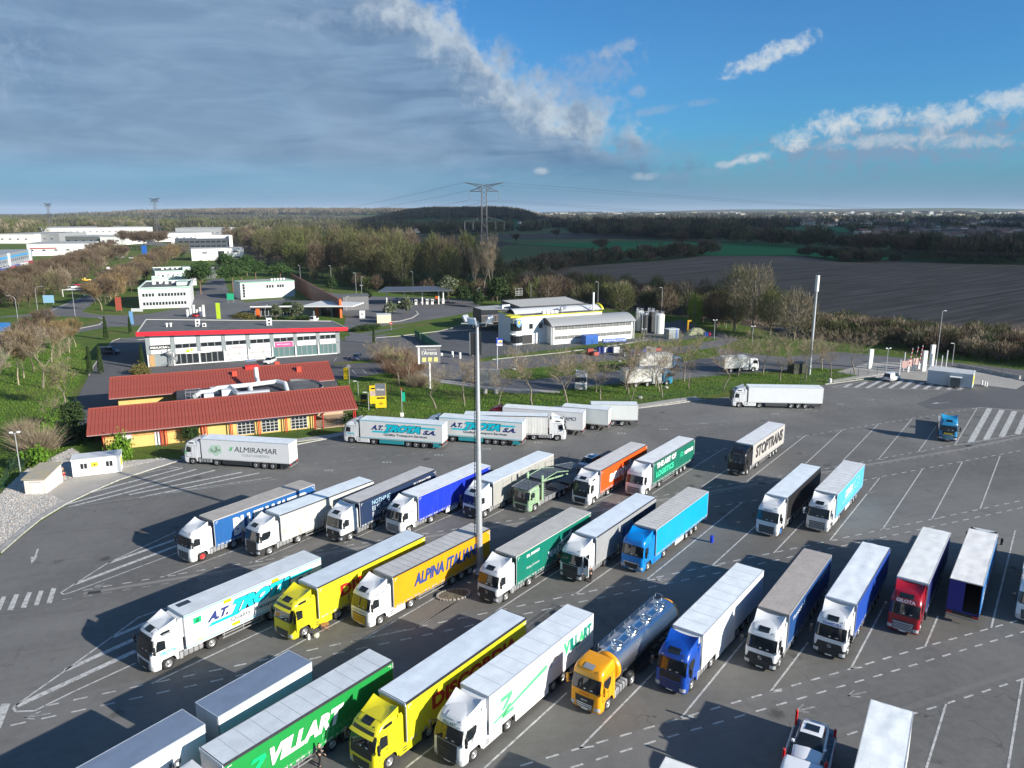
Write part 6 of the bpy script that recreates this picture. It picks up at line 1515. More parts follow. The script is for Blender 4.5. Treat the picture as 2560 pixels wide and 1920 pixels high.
semi('truck with green curtain trailer lettered VILLART at the bottom of the photo',(557.7,1913.5),(983.5,1650),S(VOLVO,col=W_,deflect=False),dict(side=(.008,.24,.045),roof=(.50,.54,.57),rail=(.045,.045,.055),railh=.16,rdirt=.12,front=(.5,.5,.5),strap=(.3,.45,.32),ribs=12,text=[("VILLART",3.1,1.95,1.25,5.9,(.72,.70,.68),.35,.055),("FORWARDING",7.0,1.42,.42,4.2,(.10,.40,.16),.15,.0)],poly=[([(1.5,2.0),(2.4,2.9),(1.7,2.9),(1.9,3.15),(2.75,3.15),(2.85,2.85),(1.95,2.0)],(.0,.5,.16)),([(1.4,1.4),(2.3,1.95),(2.8,1.95),(2.9,1.6),(2.6,1.3)],(.0,.5,.16))]),GRP)
semi('yellow truck with closed door and yellow trailer lettered DISCORDIA, in the front row',(1013.9,1759),(1317.7,1544),S(VOLVO,col=YEL,visor=YEL,skirt=True,mask=True,gcol=YEL,dcol=YEL),dict(side=(.64,.56,.015),roof=(.56,.62,.68),rail=(.035,.035,.04),railh=.16,rdirt=.04,front=(.6,.5,.02),wr=.022,seed=4.4,strap=(.4,.36,.05),text=[("DISCORDIA",2.5,2.05,1.15,9.8,(.40,.012,.01),0,.045)]),GRP)
DISC2=None
semi('truck with white cab and white refrigerated trailer lettered VILLART logistic',(1222.8,1742.6),(1485.6,1532.5),S(SCAN,col=W_,skirt=True,text=("VILLART",1.15,.2,(.12,.2,.15)),sidetext=[("VILLART",-1.0,1.75,.95,.17,(.25,.3,.28),.1)],hatch='body'),dict(kind='box',side=(.72,.72,.72),roof=(.62,.67,.71),cool=True,rail=(.62,.63,.64),frame=(.7,.7,.7),front=W_,rdirt=.04,dirt=.0,under='plain',ribs=9,seams=3,text=[("V",9.15,2.35,1.05,.95,(.05,.55,.2),.0,.06),("ILL",10.1,2.35,1.05,1.25,(.0,.22,.16),.0,.06),("A",11.35,2.35,1.05,.8,(.05,.55,.2),.1,.06),("RT",12.1,2.35,1.05,1.2,(.0,.22,.16),.0,.06),("logistic",11.0,1.75,.5,2.1,(.35,.37,.38),0,.0)],poly=[([(.30,1.75),(.60,1.62),(6.9,2.55),(6.9,2.92)],(.10,.52,.22)),([(1.25,3.15),(2.6,3.15),(2.6,2.82),(1.25,2.82)],(.10,.52,.22)),([(2.1,2.85),(2.6,2.85),(1.75,2.1),(1.25,2.1)],(.10,.52,.22)),([(1.4,1.80),(2.75,1.80),(2.75,1.50),(1.4,1.50)],(.10,.52,.22)),([(1.3,1.55),(1.75,1.55),(2.5,2.25),(2.05,2.25)],(.10,.52,.22)),([(7.5,2.3),(8.55,2.35),(8.55,3.35),(7.5,3.3)],(.08,.08,.08),.016),([(7.53,2.33),(8.52,2.38),(8.52,3.32),(7.53,3.27)],(.72,.72,.72),.020),([(7.6,2.75),(7.9,3.0),(8.4,2.9),(8.45,2.8),(8.0,2.7)],(.15,.15,.15),.024)]),GRP)
semi('truck with deep blue cab and plain white refrigerated trailer, right of the tanker',(1758.4,1588.3),(1909.5,1426.3),S(SCAN,col=(.005,.06,.36),hatch='dark',slat=(.01,.05,.25),hatchk=(5.6,6.7,.42)),dict(kind='box',side=(.72,.73,.75),roof=(.66,.71,.74),cool=True,rail=(.62,.63,.65),frame=(.7,.7,.7),front=W_,rdirt=.05,dirt=.0,under='plain',ribs=9),GRP)
semi('truck with white and black cab and dark blue curtain trailer under a brownish grey roof',(1974.3,1537.6),(2080,1386.7),S(MERC,col=W_),dict(side=(.012,.06,.20),roof=(.37,.33,.30),rail=(.45,.41,.37),railh=.13,rdirt=.5,front=(.45,.5,.55),wr=.01,marks=False,text=[("TRANSCART",1.0,3.0,.35,3.4,(.55,.6,.65),0,.02),("TRANSCART",8.8,3.0,.35,3.4,(.5,.55,.6),0,.02)]),GRP)
semi('truck with white cab lettered TRANSTIRA and royal blue curtain trailer',(2143.7,1512),(2227.2,1368),S(MERC,col=W_,text=("TRANSTIRA",1.5,.22,(.01,.07,.35))),dict(side=(.008,.055,.33),roof=(.66,.70,.73),rail=(.10,.12,.2),rdirt=.05,front=(.5,.52,.55),wr=.035,seed=9.1,marks=False),GRP)
semi('truck with dark red cab lettered GILOTA and dark blue trailer under a white roof',(2322.4,1460),(2377,1333.3),S(SCAN,roof='round',col=(.28,.004,.014),spots=False,low=None,header=None,slat=(.42,.40,.40),gcol=None,grille='bars',hatch='dark',hatchk=(5.8,6.8,.5),text=("GILOTA",1.5,.30,(.75,.72,.72)),deflect=True),dict(side=(.010,.02,.12),roof=(.68,.69,.68),rail=(.6,.58,.55),rdirt=.06,front=(.25,.01,.02),wr=.035,seed=2.2,marks=False),GRP)
o=None
Fp,Rp=(2495.5,1335.7),(2458.4,1465.6)
A,B=g(*Fp,4.0),g(*Rp,4.0);fw=(A-B);fw.z=0;fw.normalize();rz=math.atan2(fw.y,fw.x);lf=Vector((-fw.y,fw.x,0))
root=thing('semi_truck','truck parked tail first with one blue rear door open and a crumpled white roof','truck',(B+fw*(2.95+13.62)+lf*1.275)*1.0,rz,GRP)
root.location.z=0
build_tractor(root,S(SCAN,col=W_,hatch='body'))
build_trailer(root,dict(side=(.006,.14,.42),roof=(.70,.69,.67),rail=(.62,.60,.56),rdirt=.08,front=(.3,.3,.3),wr=.05,seed=5.5,open=True,door=(.008,.018,.22),frame=(.012,.03,.2),marks=False,rtext=[("GEFCO TRANS",1.2,1.6,1.1,9.5,(.45,.55,.65))]))
semi('white truck cut by the right edge of the photo, orange plate on its nose',(2560+82,1440),(2560+98,1325),S(DAF,col=W_,roof='round',hatch='body',slat=(.1,.1,.1),header=None,text=("EUROPE",1.1,.16,(.1,.12,.15)),fronttext=[("30",1.9,.35,.3,(.75,.22,.02))]),dict(side=(.55,.56,.57),roof=(.66,.68,.70),rail=(.5,.5,.5),rdirt=.05,front=(.5,.5,.5),marks=False),GRP)
semi('white tilt trailer truck with crumpled white roof, at the bottom right of the photo',(2284.3-17*2.02,1780.3+112*2.02),(2284.3,1780.3),S(MERC,col=W_),dict(side=(.66,.67,.68),roof=(.72,.75,.76),rail=(.6,.61,.6),railh=.12,rdirt=.05,front=(.5,.5,.5),wr=.045,seed=3.9,marks=False),GRP,byrear=True)
def box_body(label,Fp,Rp,L,cab=None,name='box_truck',H=4.0):
 o,rz=place_by_roof(Fp,Rp)
 root=thing(name,label,'truck' if cab else 'trailer',o,rz,'two box bodies of a drawbar unit')
 if cab:build_tractor(root,cab)
 build_trailer(root,dict(kind='box',side=(.80,.82,.85),roof=(.16,.21,.30),len=L,rail=(.50,.55,.6),frame=(.35,.36,.38),front=(.55,.57,.6),rdirt=.02,dirt=.05,under='panel',axles=[L-3.2,L-1.9],door=(.6,.62,.64),marks=False,w=1.29,poly=[([(.3,3.5),(.3,3.75),(.6,3.75),(.6,3.71),(.34,3.71),(.34,3.5)],(.2,.22,.25))]))
 return root
a,b2=g(543.9,1793.2,4),g(779.3,1654.7,4)
box_body('white box trailer with dark bluish roof, parked just left of the green VILLART trailer',(543.9,1793.2),(779.3,1654.7),(a-b2).length,None,'drawbar_trailer')
a2=g(513,1810.4,4);fw=(a-b2).normalized()
F2=a2+fw*8.3;o2=F2+fw*2.95-Vector((-fw.y,fw.x,0))*1.29;o2.z=0
root=thing('box_truck','white box truck with dark bluish roof in the bottom left corner','truck',o2,math.atan2(fw.y,fw.x),'two box bodies of a drawbar unit')
build_tractor(root,S(VOLVO,col=W_,wb=4.6))
build_trailer(root,dict(kind='box',side=(.80,.82,.85),roof=(.16,.21,.30),len=8.3,rail=(.50,.55,.6),frame=(.35,.36,.38),front=(.55,.57,.6),rdirt=.02,dirt=.05,under='panel',axles=[6.2],door=(.62,.64,.66),w=1.29,text=[("TRANS",2.6,1.5,1.3,3.9,(.10,.11,.13),.1,.03)]))
semi('white trailer truck whose roof corner peeks in at the bottom edge of the photo',(1770-60,1930+130),(1770,1930),None,dict(side=(.6,.6,.6),roof=(.70,.70,.68),rail=(.6,.6,.58),rdirt=.05,marks=False,wr=.02),GRP,byrear=True)
EG='trucks parked along the far kerb'
def semi_s(label,F,R,st,tr,side=1,xt=-2.95):return semi(label,F,R,st,tr,EG,side=side,xt=xt)
semi_s('truck with white and green cab and white trailer lettered ALMIRAMAR COLD LOGISTICS',(500.5,1097),(730,1110.5),S(VOLVO,col=W_,sidetext=[("//",-.25,1.6,.4,.45,(.05,.5,.1),0)]),dict(kind='box',side=(.66,.67,.68),roof=(.62,.66,.70),cool=True,rail=(.5,.55,.58),frame=(.6,.6,.6),front=W_,rdirt=.04,dirt=.0,under='panel',boxc=(.02,.025,.03),axles=[8.4,9.7,11.0],text=[("ALMIRAMAR",5.2,2.35,.78,6.6,(.06,.065,.07),.15,.0),("COLD LOGISTICS",6.4,1.75,.34,4.2,(.35,.36,.37),0,.0),("//",4.4,2.45,.6,.65,(.05,.5,.1),.2,.05)],poly=[(ring_pts(2.0,2.6,.62,9),(.42,.58,.46)),(ring_pts(2.7,2.75,.5,7),(.42,.58,.46)),(ring_pts(1.5,2.3,.4,7),(.42,.58,.46)),(ring_pts(2.3,2.0,.45,8),(.42,.58,.46)),(ring_pts(2.9,2.3,.35,7),(.42,.58,.46))]))
tq=trota()
semi_s('white cabbed A.T. TROTA truck by the terrace, left one of the far pair',(898.5,1049),(1121,1064),S(VOLVO,col=W_,upwin=False,sidetext=[("TROTA",-.70,1.5,1.2,.30,TEAL,.5)],skirt=True,header=None),dict(kind='box',side=(.68,.68,.67),roof=(.60,.64,.66),rail=(.5,.62,.66),frame=(.5,.5,.5),front=W_,rdirt=.04,dirt=.06,under='panel',boxc=(.02,.26,.30),axles=[8.0,9.3,10.6],**tq))
semi_s('A.T. TROTA truck with pale blue cab, right one of the far pair',(1097,1042.5),(1310.5,1057),S(VOLVO,col=(.35,.45,.55)),dict(kind='box',side=(.68,.68,.67),roof=(.60,.64,.66),rail=(.5,.62,.66),frame=(.5,.5,.5),front=W_,rdirt=.04,dirt=.06,under='panel',boxc=(.02,.26,.30),axles=[8.0,9.3,10.6],**tq))
semi_s('white truck facing right, behind the right A.T. TROTA trailer',(1370,1042),(1165,1037.5),S(VOLVO,col=W_),dict(side=(.62,.62,.60),roof=(.62,.66,.68),rail=(.05,.05,.05),frame=(.5,.5,.5),rdirt=.08,dirt=.08,front=(.2,.02,.02),marks=False),side=-1)
semi_s('truck with dark red cab and white box trailer lettered GAMO',(1256,1018.5),(1460,1032.5),S(VOLVO,col=(.16,.006,.012)),dict(kind='box',side=(.70,.71,.72),roof=(.66,.68,.69),rail=(.6,.6,.62),frame=(.6,.6,.6),front=W_,rdirt=.04,dirt=.0,under='panel',axles=[8.0,9.3,10.6],text=[("GAMO",10.1,2.55,.62,2.4,(.02,.025,.05),.1,.0),("*",9.1,2.9,.55,.55,(.45,.03,.05),0,.05)]))
semi_s('plain white refrigerated truck parked alone by the far fence',(1872.5,967.5),(2062,970.5),S(VOLVO,col=W_,skirt=True,header='dark'),dict(kind='box',side=(.72,.74,.75),roof=(.66,.70,.72),rail=(.62,.65,.66),frame=(.6,.6,.6),front=W_,rdirt=.03,dirt=.0,under='panel',boxc=(.05,.055,.06),axles=[8.0,9.3,10.6]))
def small_box(label,Fp,Rp,L,H,st=None,cabcol=None,w=1.25):
 A=g(*Fp,H);B=g(*Rp,H);fw=(A-B);fw.z=0;fw.normalize();lf=Vector((-fw.y,fw.x,0))
 o=A+fw*2.6-lf*w;o.z=0
 root=thing('box_truck',label,'truck',o,math.atan2(fw.y,fw.x),EG)
 build_tractor(root,S(SCAN,roof='low',deflect=False,fair=False,hatch=None,spots=False,col=cabcol or W_,wb=5.0))
 build_trailer(root,dict(kind='box',side=(.62,.65,.64),roof=(.62,.66,.68),len=L,top=H,rail=(.5,.53,.53),frame=(.4,.4,.4),front=W_,rdirt=.04,dirt=.05,under='none',axles=[L-2.6],door=(.6,.6,.6),w=w),xt=-2.6)
 return root
small_box('white box truck right behind the GAMO trailer',(1404,1016),(1489,1023),8.0,3.7,w=1.25)
small_box('blue cabbed white box truck at the end of the far row beside two people',(1478,1011.5),(1564,1012.5),8.0,3.75,cabcol=(.04,.12,.35))
HD=R_(180+53.2)
def vroot(name,label,cat,px_,group=None,hd=HD,y=1.2,z=.3):
 fw=Vector((math.cos(hd),math.sin(hd),0));lf=Vector((-fw.y,fw.x,0))
 o=g(px_[0],px_[1],z)-lf*y;o.z=0
 return thing(name,label,cat,o,hd,group)
tk=vroot('tanker_truck','orange truck with polished silver milk tanker and yellow front dome','tanker truck',(1495.7,1791),GRP)
OY=(.80,.33,.004)
build_tractor(tk,S(SCAN,roof='box',grille='lion',col=OY,hatch='grey',hatchk=(5.9,6.85,.42),spots=False,deflect=False,fair=False,papers=True,visor=None,pmirror=True,wb=3.7,fronttext=[("FODIX",2.62,.85,.17,(.55,.10,.01)),("MAN",2.05,.5,.13,(.6,.62,.62))]))
TZ=2.28;ay,az_=1.13,1.08
def ell(x,k=1.0,n=28):return[(x,ay*k*math.cos(2*math.pi*i/n),TZ+az_*k*math.sin(2*math.pi*i/n))for i in range(n+1)]
q=MB();q.grid([ell(-3.25),ell(-5.5),ell(-9),ell(-13.4)],flip=True);q.grid([ell(-13.4),ell(-13.6,.9),ell(-13.75,.5),ell(-13.8,.02)],flip=True)
POL=mat('polished_steel',(.86,.88,.90),.27,1.0,var=.06,scale=.6)
tkb=q.build('tank',POL,tk)
q=MB();q.grid([ell(-2.85,.02),ell(-2.88,.55),ell(-2.98,.92),ell(-3.08,1.03),ell(-3.32,1.04)],flip=True);q.build('front_dome',paint(OY,.05),tkb)
q=MB();q.grid([ell(-13.30,1.012),ell(-13.45,1.012)],flip=True);q.build('rear_band',paint(OY,.05),tkb)
ringm=MB()
ringm.lathe([(.36,0),(.44,0),(.44,.34),(.38,.36),(.36,.30),(.36,0)],'Z',22)
ringm=ringm.mesh('manhole_collar',CHROME)
lid=MB();lid.lathe([(.30,.02),(.30,.12),(.20,.18),(.02,.19)],'Z',18)
for a in(0,90,180,270):lid.cyl((0,0,.2),(.28*math.cos(R_(a)),.28*math.sin(R_(a)),.2),.02,n=4)
lid=lid.mesh('lid',CHROME)
for x in(-4.5,-6.9,-9.3,-11.8):
 r_=link(ringm,'manhole_collar',tk,(x,.12,TZ+az_-.05));link(lid,'lid',r_)
q=MB();zt=TZ+az_*.88
q.box(-12.9,-.95,zt,-3.6,-.45,zt+.04);
q.build('walkway',mat('walkway',(.5,.52,.54),.35,.7,var=.2,scale=6),tkb)
q=MB()
for z in(zt+.12,zt+.32):q.cyl((-3.6,-1.0,z),(-12.9,-1.0,z),.022,n=5)
for i in range(12):q.cyl((-3.6-i*.84,-1.0,zt-.2),(-3.6-i*.84,-1.0,zt+.32),.02,n=4)
q.cyl((-4.5,.12,TZ+az_+.02),(-12.8,.12,TZ+az_+.02),.03,n=5)
for x in(-5.6,-8.0,-10.4):q.box(x-.5,-.15,TZ+az_-.01,x+.4,.35,TZ+az_+.05)
for(a,b_)in(((-12.9,-.9,zt),(-13.1,-.9,zt+.55)),((-12.9,-.3,zt),(-13.1,-.3,zt+.55)),((-13.1,-.9,zt+.55),(-13.1,-.3,zt+.55))):q.cyl(a,b_,.025,n=4)
q.build('rail',CHROME,tkb)
q=MB()
for sd in(.45,-.45):q.box(-13.3,sd-.06,.75,-3.6,sd+.06,1.15)
for a in(-9.8,-11.1,-12.4):q.box(a-.08,-.95,.45,a+.08,.95,.6)
q.build('tank_chassis',CHASSIS,tk)
for a in(-9.8,-11.1,-12.4):
 for sd in(1,-1):wheel(tk,a,sd*1.06)
for sd in(1,-1):
 q=MB()
 for z in(.45,.75):q.box(-9.0,sd*1.15-.02,z,-6.2,sd*1.15+.02,z+.08)
 q.box(-8.9,min(sd*.6,sd*1.1),.4,-6.6,max(sd*.6,sd*1.1),.9);q.build('side_guard',DARK,tk)
link(WM['guard'],'mudguard',tk,(-5.12,1.05,.55));link(WM['guard'],'mudguard',tk,(-5.12,-1.05,.55))
def make_car(name,label,col,loc,rz,kind='hatch',group=None,cat='car',pitch=0.0):
 t_=thing(name,label,cat,loc,rz,group);t_.rotation_euler=(0,pitch,rz)
 K_={'hatch':(4.2,1.78,1.48),'suv':(4.7,1.9,1.66),'sedan':(4.8,1.86,1.42),'van':(4.4,1.8,1.85),'bigvan':(5.2,1.9,1.95)}[kind]
 Lc,Wc_,Hc_=K_;f=Lc/4.5
 hood={'hatch':.92,'suv':1.06,'sedan':.92,'van':1.02,'bigvan':1.1}[kind]
 a_={'hatch':(-1.05,-1.75,-3.55,-4.15),'suv':(-1.25,-1.95,-4.0,-4.6),'sedan':(-1.35,-2.15,-3.6,-4.25),'van':(-.85,-1.45,-4.2,-4.38),'bigvan':(-.8,-1.5,-5.0,-5.18)}[kind]
 secs=[(0.0,.62,.38,.62),(-.08,.80,.28,.74),(-.35,.90,.22,hood-.10),(a_[0],.96,.20,hood),(-Lc*.5,1.0,.20,hood+.02),(a_[3]+.1,.97,.22,hood+.03),(-Lc+.12,.88,.30,hood-.02),(-Lc,.74,.42,hood-.16)]
 rows=[]
 for(x,wf,zb,zt_)in secs:
  w=Wc_/2*wf
  rows.append([(x,-w*.86,zb),(x,-w,zb+.16),(x,-w*1.0,(zb+zt_)/2+.05),(x,-w*.955,zt_-.06),(x,-w*.80,zt_+.0),(x,0,zt_+.035),(x,w*.80,zt_),(x,w*.955,zt_-.06),(x,w,(zb+zt_)/2+.05),(x,w,zb+.16),(x,w*.86,zb)])
 q=MB();q.grid(rows);q.add(rows[0],[tuple(range(10,-1,-1))]);q.add(rows[-1],[tuple(range(11))])
 pm=mat('car_paint',col,.28,coat=.6);body=q.build('body',pm,t_,fix=True)
 w0=Wc_/2
 zr=Hc_
 gr=[(a_[0]+.05,w0*.86,hood-.02),(a_[1],w0*.70,zr-.05),((a_[1]+a_[2])/2,w0*.72,zr),(a_[2],w0*.68,zr-.06),(a_[3],w0*.82,hood)]
 q=MB();rows=[[(x,-w,z-(z-hood)*0),(x,-w*.5,z+.02),(x,w*.5,z+.02),(x,w,z)]for x,w,z in gr]
 q.grid(rows[1:4]);q.build('roof',pm,body,fix=True)
 q=MB();q.grid(rows[0:2]);q.build('windscreen',GLASS,body,fix=True)
 q=MB();q.grid(rows[3:5]);q.build('rear_window',GLASS if kind not in('bigvan',)else GLASS,body,fix=True)
 for sd in(1,-1):
  low=[(a_[0]+.05,sd*w0*.93,hood-.03),(a_[3],sd*w0*.92,hood-.03)]
  q=MB()
  V=[(a_[0]+.05,sd*w0*.86,hood-.02),(a_[1],sd*w0*.70,zr-.05),((a_[1]+a_[2])/2,sd*w0*.72,zr),(a_[2],sd*w0*.68,zr-.06),(a_[3],sd*w0*.82,hood),(a_[3],sd*w0*.93,hood-.06),(a_[0],sd*w0*.93,hood-.06)]
  q.add(V,[(0,1,2,3,4,5,6)])
  q.build('side_window',GLASS if kind!='van' or False else GLASS,body,fix=True)
  if kind in('van','bigvan'):
   xm=(a_[1]+a_[2])/2+.3
   V=[(xm,sd*(w0*.93+.01),hood-.1),(xm,sd*(w0*.74),zr-.0),(a_[2],sd*w0*.72,zr-.04),(a_[3]-.03,sd*w0*.88,hood),(a_[3]-.03,sd*(w0*.93+.01),hood-.1)]
   q=MB();q.add(V,[(0,1,2,3,4)]);q.build('side_panel',pm,body,fix=True)
  q=MB();q.bbox(a_[0]-.25,sd*(w0+.02)-.08,hood+.02,a_[0]-.05,sd*(w0+.02)+.10,hood+.18,.03);q.build('mirror',pm,body)
  q=MB();q.bbox(-.30,sd*w0*.62-.17,hood-.34,-.05,sd*w0*.62+.17,hood-.20,.03);q.build('headlight',LAMP,body)
  q=MB();q.bbox(-Lc-.01,sd*w0*.62-.15,hood-.28,-Lc+.12,sd*w0*.62+.15,hood-.12,.02);q.build('tail_light',REDL,body)
  for x in(-.82,-Lc+.85):
   o_=link(wheel_meshes()['tyre'],'wheel',t_,(x,sd*(w0-.12),.33));o_.scale=(.64,.72,.64);r_=link(WM['rim'],'rim',o_)
 q=MB();q.box(-.02,-.5,.34,.012,.5,.52);q.build('grille',DARK,body);
 if kind in('suv','sedan'):
  q=MB();xm=a_[1]-.35;q.box(xm-.75,-.42,zr+.01,xm,.42,zr+.03);q.build('sunroof',GLASS,body)
 return t_
PG=(.27,.40,.25)
ct=vroot('car_transporter','pale green car transporter with empty upper deck, carrying one silver car at its tail','car transporter',(1320.7,1281.7),GRP)
build_tractor(ct,S(VOLVO,roof='low',col=PG,deflect=False,fair=False,hatch=None,upwin=False,header=None,wb=5.4,low=None))
DK=mat('deck_grating',(.20,.215,.225),.5,.5,var=.35,scale=5)
GP=paint(PG,.1)
def deck(parent,pts,w=1.22,m=DK,edge=None):
 q=MB();rows=[[(x,y,z)for y in(-w,-.45,-.44,.44,.45,w)]for x,z in pts]
 q.grid(rows,smooth=False);q.grid([[(p[0],p[1],p[2]-.08)for p in r]for r in rows],smooth=False,flip=True)
 for i in range(len(pts)-1):
  (xa,za),(xb,zb)=pts[i],pts[i+1];n_=max(2,int(abs(xb-xa)/.6))
  for j in range(n_):
   t=j/n_;x=xa+(xb-xa)*t;z=za+(zb-za)*t;q.box(x-.03,-w,z,x+.03,w,z+.03)
 o_=q.build('deck',m,parent,fix=True)
 for sd in(1,-1):
  q=MB()
  for i in range(len(pts)-1):
   (xa,za),(xb,zb)=pts[i],pts[i+1]
   q.cyl((xa,sd*w,za),(xb,sd*w,zb),.07,n=4)
  q.build('deck_edge',edge or m,parent)
 return o_
deck(ct,[(.15,3.15),(-2.2,3.35),(-4.2,3.2)]);deck(ct,[(-3.2,3.55),(-6.2,3.75),(-9.0,3.1)],edge=GP);deck(ct,[(-9.2,3.3),(-13.5,2.6)])
deck(ct,[(-3.4,1.15),(-9.2,1.0)],1.2,edge=ALU);deck(ct,[(-9.6,1.15),(-18.6,1.1)],1.2)
for sd in(1,-1):
 q=MB();q.bbox(-3.25,sd*1.1-.12,.9,-2.85,sd*1.1+.12,4.15,.05);q.build('lift_column',GP,ct)
 q=MB();q.cyl((-3.0,sd*1.1,3.4),(-8.8,sd*1.15,2.75),.13,n=4);q.build('lift_arm',GP,ct)
 q=MB()
 for x in(.1,-1.8,-4.0,-5.6,-7.2,-9.3,-11.0,-12.8):q.cyl((x,sd*1.25,3.0),(x,sd*1.25,4.35 if x>-9 else 4.0),.025,n=4)
 for(a,b_)in(((-9.3,3.9),(-12.8,3.6)),((.1,3.7),(-1.8,3.9))):q.cyl((a[0],sd*1.25,a[1]),(b_[0],sd*1.25,b_[1]),.015,n=4)
 q.build('guard_post',DARK,ct)
 for x in(-8.0,-12.4,-13.6):wheel(ct,x,sd*1.0,.48)
q=MB()
for i in range(9):q.box(-3.7,.98,1.2+i*.28,-3.3,1.2,1.24+i*.28)
q.build('ladder',ALU,ct);MB().box(-10.0,-.5,.7,-9.2,.5,.95).box(-18.4,-.5,.6,-9.6,.5,.95).build('trailer_frame',CHASSIS,ct)
MB().bbox(-2.75,.75,1.0,-2.5,.95,1.6,.03).build('fire_extinguisher',REDP,ct)
fwv=Vector((math.cos(HD),math.sin(HD),0));lfv=Vector((-fwv.y,fwv.x,0))
make_car('parked_car','silver car with dark sunroof on the tail of the green car transporter',(.62,.64,.68),ct.location+fwv*-14.0+lfv*-.1+Vector((0,0,1.18)),HD,'suv')
hd2=R_(180+60);fw2=Vector((math.cos(hd2),math.sin(hd2),0));lf2=Vector((-fw2.y,fw2.x,0))
cpos=g(2030,1822,3.6);nose=cpos+fw2*2.6;nose.z=2.2
t2=thing('car_transporter','car transporter with red posts carrying a white saloon at the bottom of the photo','car transporter',(nose.x+fw2.x*2.3,nose.y+fw2.y*2.3,0),hd2,GRP)
build_tractor(t2,S(VOLVO,roof='low',col=(.72,.75,.80),deflect=False,fair=False,hatch=None,upwin=False,header=None,wb=5.2))
deck(t2,[(-2.2,2.05),(-7.6,2.15)],1.2);deck(t2,[(-2.6,1.1),(-8.5,1.0)],1.2)
REDC=mat('red_column',(.50,.01,.01),.35)
for sd in(1,-1):
 for x in(-2.55,-6.9):
  q=MB();q.bbox(x-.10,sd*1.22-.08,.9,x+.10,sd*1.22+.08,3.3 if x>-4 or sd<0 else 2.7,.04);q.build('lift_column',REDC,t2)
 q=MB();q.cyl((-3.0,sd*1.3,2.2),(-6.6,sd*1.3,2.2),.06,n=5);q.cyl((-3.0,sd*1.35,1.2),(-4.6,sd*1.35,2.2),.03,n=4);q.cyl((-3.6,sd*1.35,1.2),(-4.6,sd*1.35,2.2),.03,n=4);q.build('guard_frame',ALU,t2)
 for x in(-6.2,-7.4):wheel(t2,x,sd*1.0,.48)
make_car('saloon_car','white saloon with dark sunroof riding on the transporter with red posts',(.75,.77,.80),(nose.x,nose.y,2.2),hd2,'sedan',pitch=R_(-4))
hd3=R_(180+62)
fb=vroot('flatbed_truck','blue truck with yellow nose plate and empty grey flatbed, parked by the wide white stripes','truck',(2390,1104),GRP,hd=hd3)
build_tractor(fb,S(SCAN,col=(.02,.26,.50),low=(.008,.02,.14),hatch='dark',spots=True,grille='griffin',slat=(.18,.36,.48),gcol=None,fronttext=[],visor=(.02,.2,.4)))
for o_ in[c for c in fb.children_recursive if c.name.startswith('grille')and 'slats' not in c.name]:pass
pl_=MB();p0=cab_pt(BASE_ROWS+ROOFS['round'],2.45,s=0,off=.05);pl_.box(p0.x,-.62,p0.z-.12,p0.x+.02,.62,p0.z+.14);pl_.build('yellow_plate',mat('yellow_plate',(.60,.42,.01),.5),fb)
q=MB();q.box(-13.0,-1.25,1.0,-2.8,1.25,1.22);q.build('flatbed',mat('flatbed_grey',(.36,.37,.37),.6,var=.2),fb)
q=MB();q.box(-2.85,-1.25,1.2,-2.75,1.25,2.0)
q.build('headboard',ALU,fb)
q=MB();q.box(-12.8,-.5,.6,-3.0,.5,1.0);q.build('trailer_frame',CHASSIS,fb)
for i in range(5):MB().box(-8.4+i*.36,-1.1,1.22,-8.2+i*.36,.1,1.6).build('pallet_board',mat('pale_wood',(.5,.48,.42),.7),fb)
for a in(-9.3,-10.6,-11.9):
 for sd in(1,-1):wheel(fb,a,sd*1.06,.5)
q=MB()
for i in range(8):q.box(-3.4-i*1.25,1.2,.8,-3.3-i*1.25,1.27,1.3)
q.build('side_post',ALU,fb)
for tr_,(w_,hx)in((bpy.data.objects['semi_truck.012'],(1,0)),(DISC1,(2,0))):
 q=MB();q.box(0,-.03,0,1.0,.03,1.0);q.box(0,-.03,1.0,.08,.03,1.85);q.box(.92,-.03,1.0,1.0,.03,1.7);q.box(0,-.03,1.78,.95,.03,1.85)
 colr=WHITE if w_==1 else YEL
 dr_=q.build('open_door',paint(colr,.08),tr_,loc=(-.45,1.28,1.15),rz=R_(62));dr_['label']='driver door standing open'
 MB().box(.08,-.01,1.0,.92,.01,1.78).build('door_window',GLASS,dr_)
DG='vehicles on the road beyond the lawn'
def far_truck(name,label,px_,hd,st,box=None,y=1.2):
 fw=Vector((math.cos(hd),math.sin(hd),0));lf=Vector((-fw.y,fw.x,0));o=g(px_[0],px_[1],.3)-lf*y;o.z=0
 t_=thing(name,label,'truck',o,hd,DG);build_tractor(t_,st)
 if box:build_trailer(t_,box,xt=-2.7)
 return t_
far_truck('tractor_unit','white tractor unit without trailer, seen through the bare trees',(1466,975),R_(262),S(SCAN,col=W_,grille='bars',slat=(.6,.6,.6),roof='round'))
bx=dict(kind='box',side=(.62,.62,.60),roof=(.58,.59,.58),len=8.5,top=3.9,rail=(.5,.5,.5),front=W_,under='none',axles=[6.0],marks=False)
far_truck('box_truck','white box truck with light blue cab, nearest of the two behind the trees',(1682,958),R_(18),S(SCAN,roof='low',deflect=False,fair=False,col=(.04,.25,.42),hatch=None,spots=False,wb=4.6),bx,y=-1.2)
far_truck('box_truck','white box truck with light blue cab, farther one behind the trees',(1705,920),R_(18),S(SCAN,roof='low',deflect=False,fair=False,col=(.04,.22,.45),hatch=None,spots=False,wb=4.6),bx,y=-1.2)
far_truck('box_truck','small all white box truck on the road left of the tall antenna mast',(1897,925),R_(14),S(SCAN,roof='low',deflect=False,fair=False,col=W_,hatch=None,spots=False,wb=3.4),dict(bx,len=6.2,top=3.6,axles=[4.4]),y=-1.2)
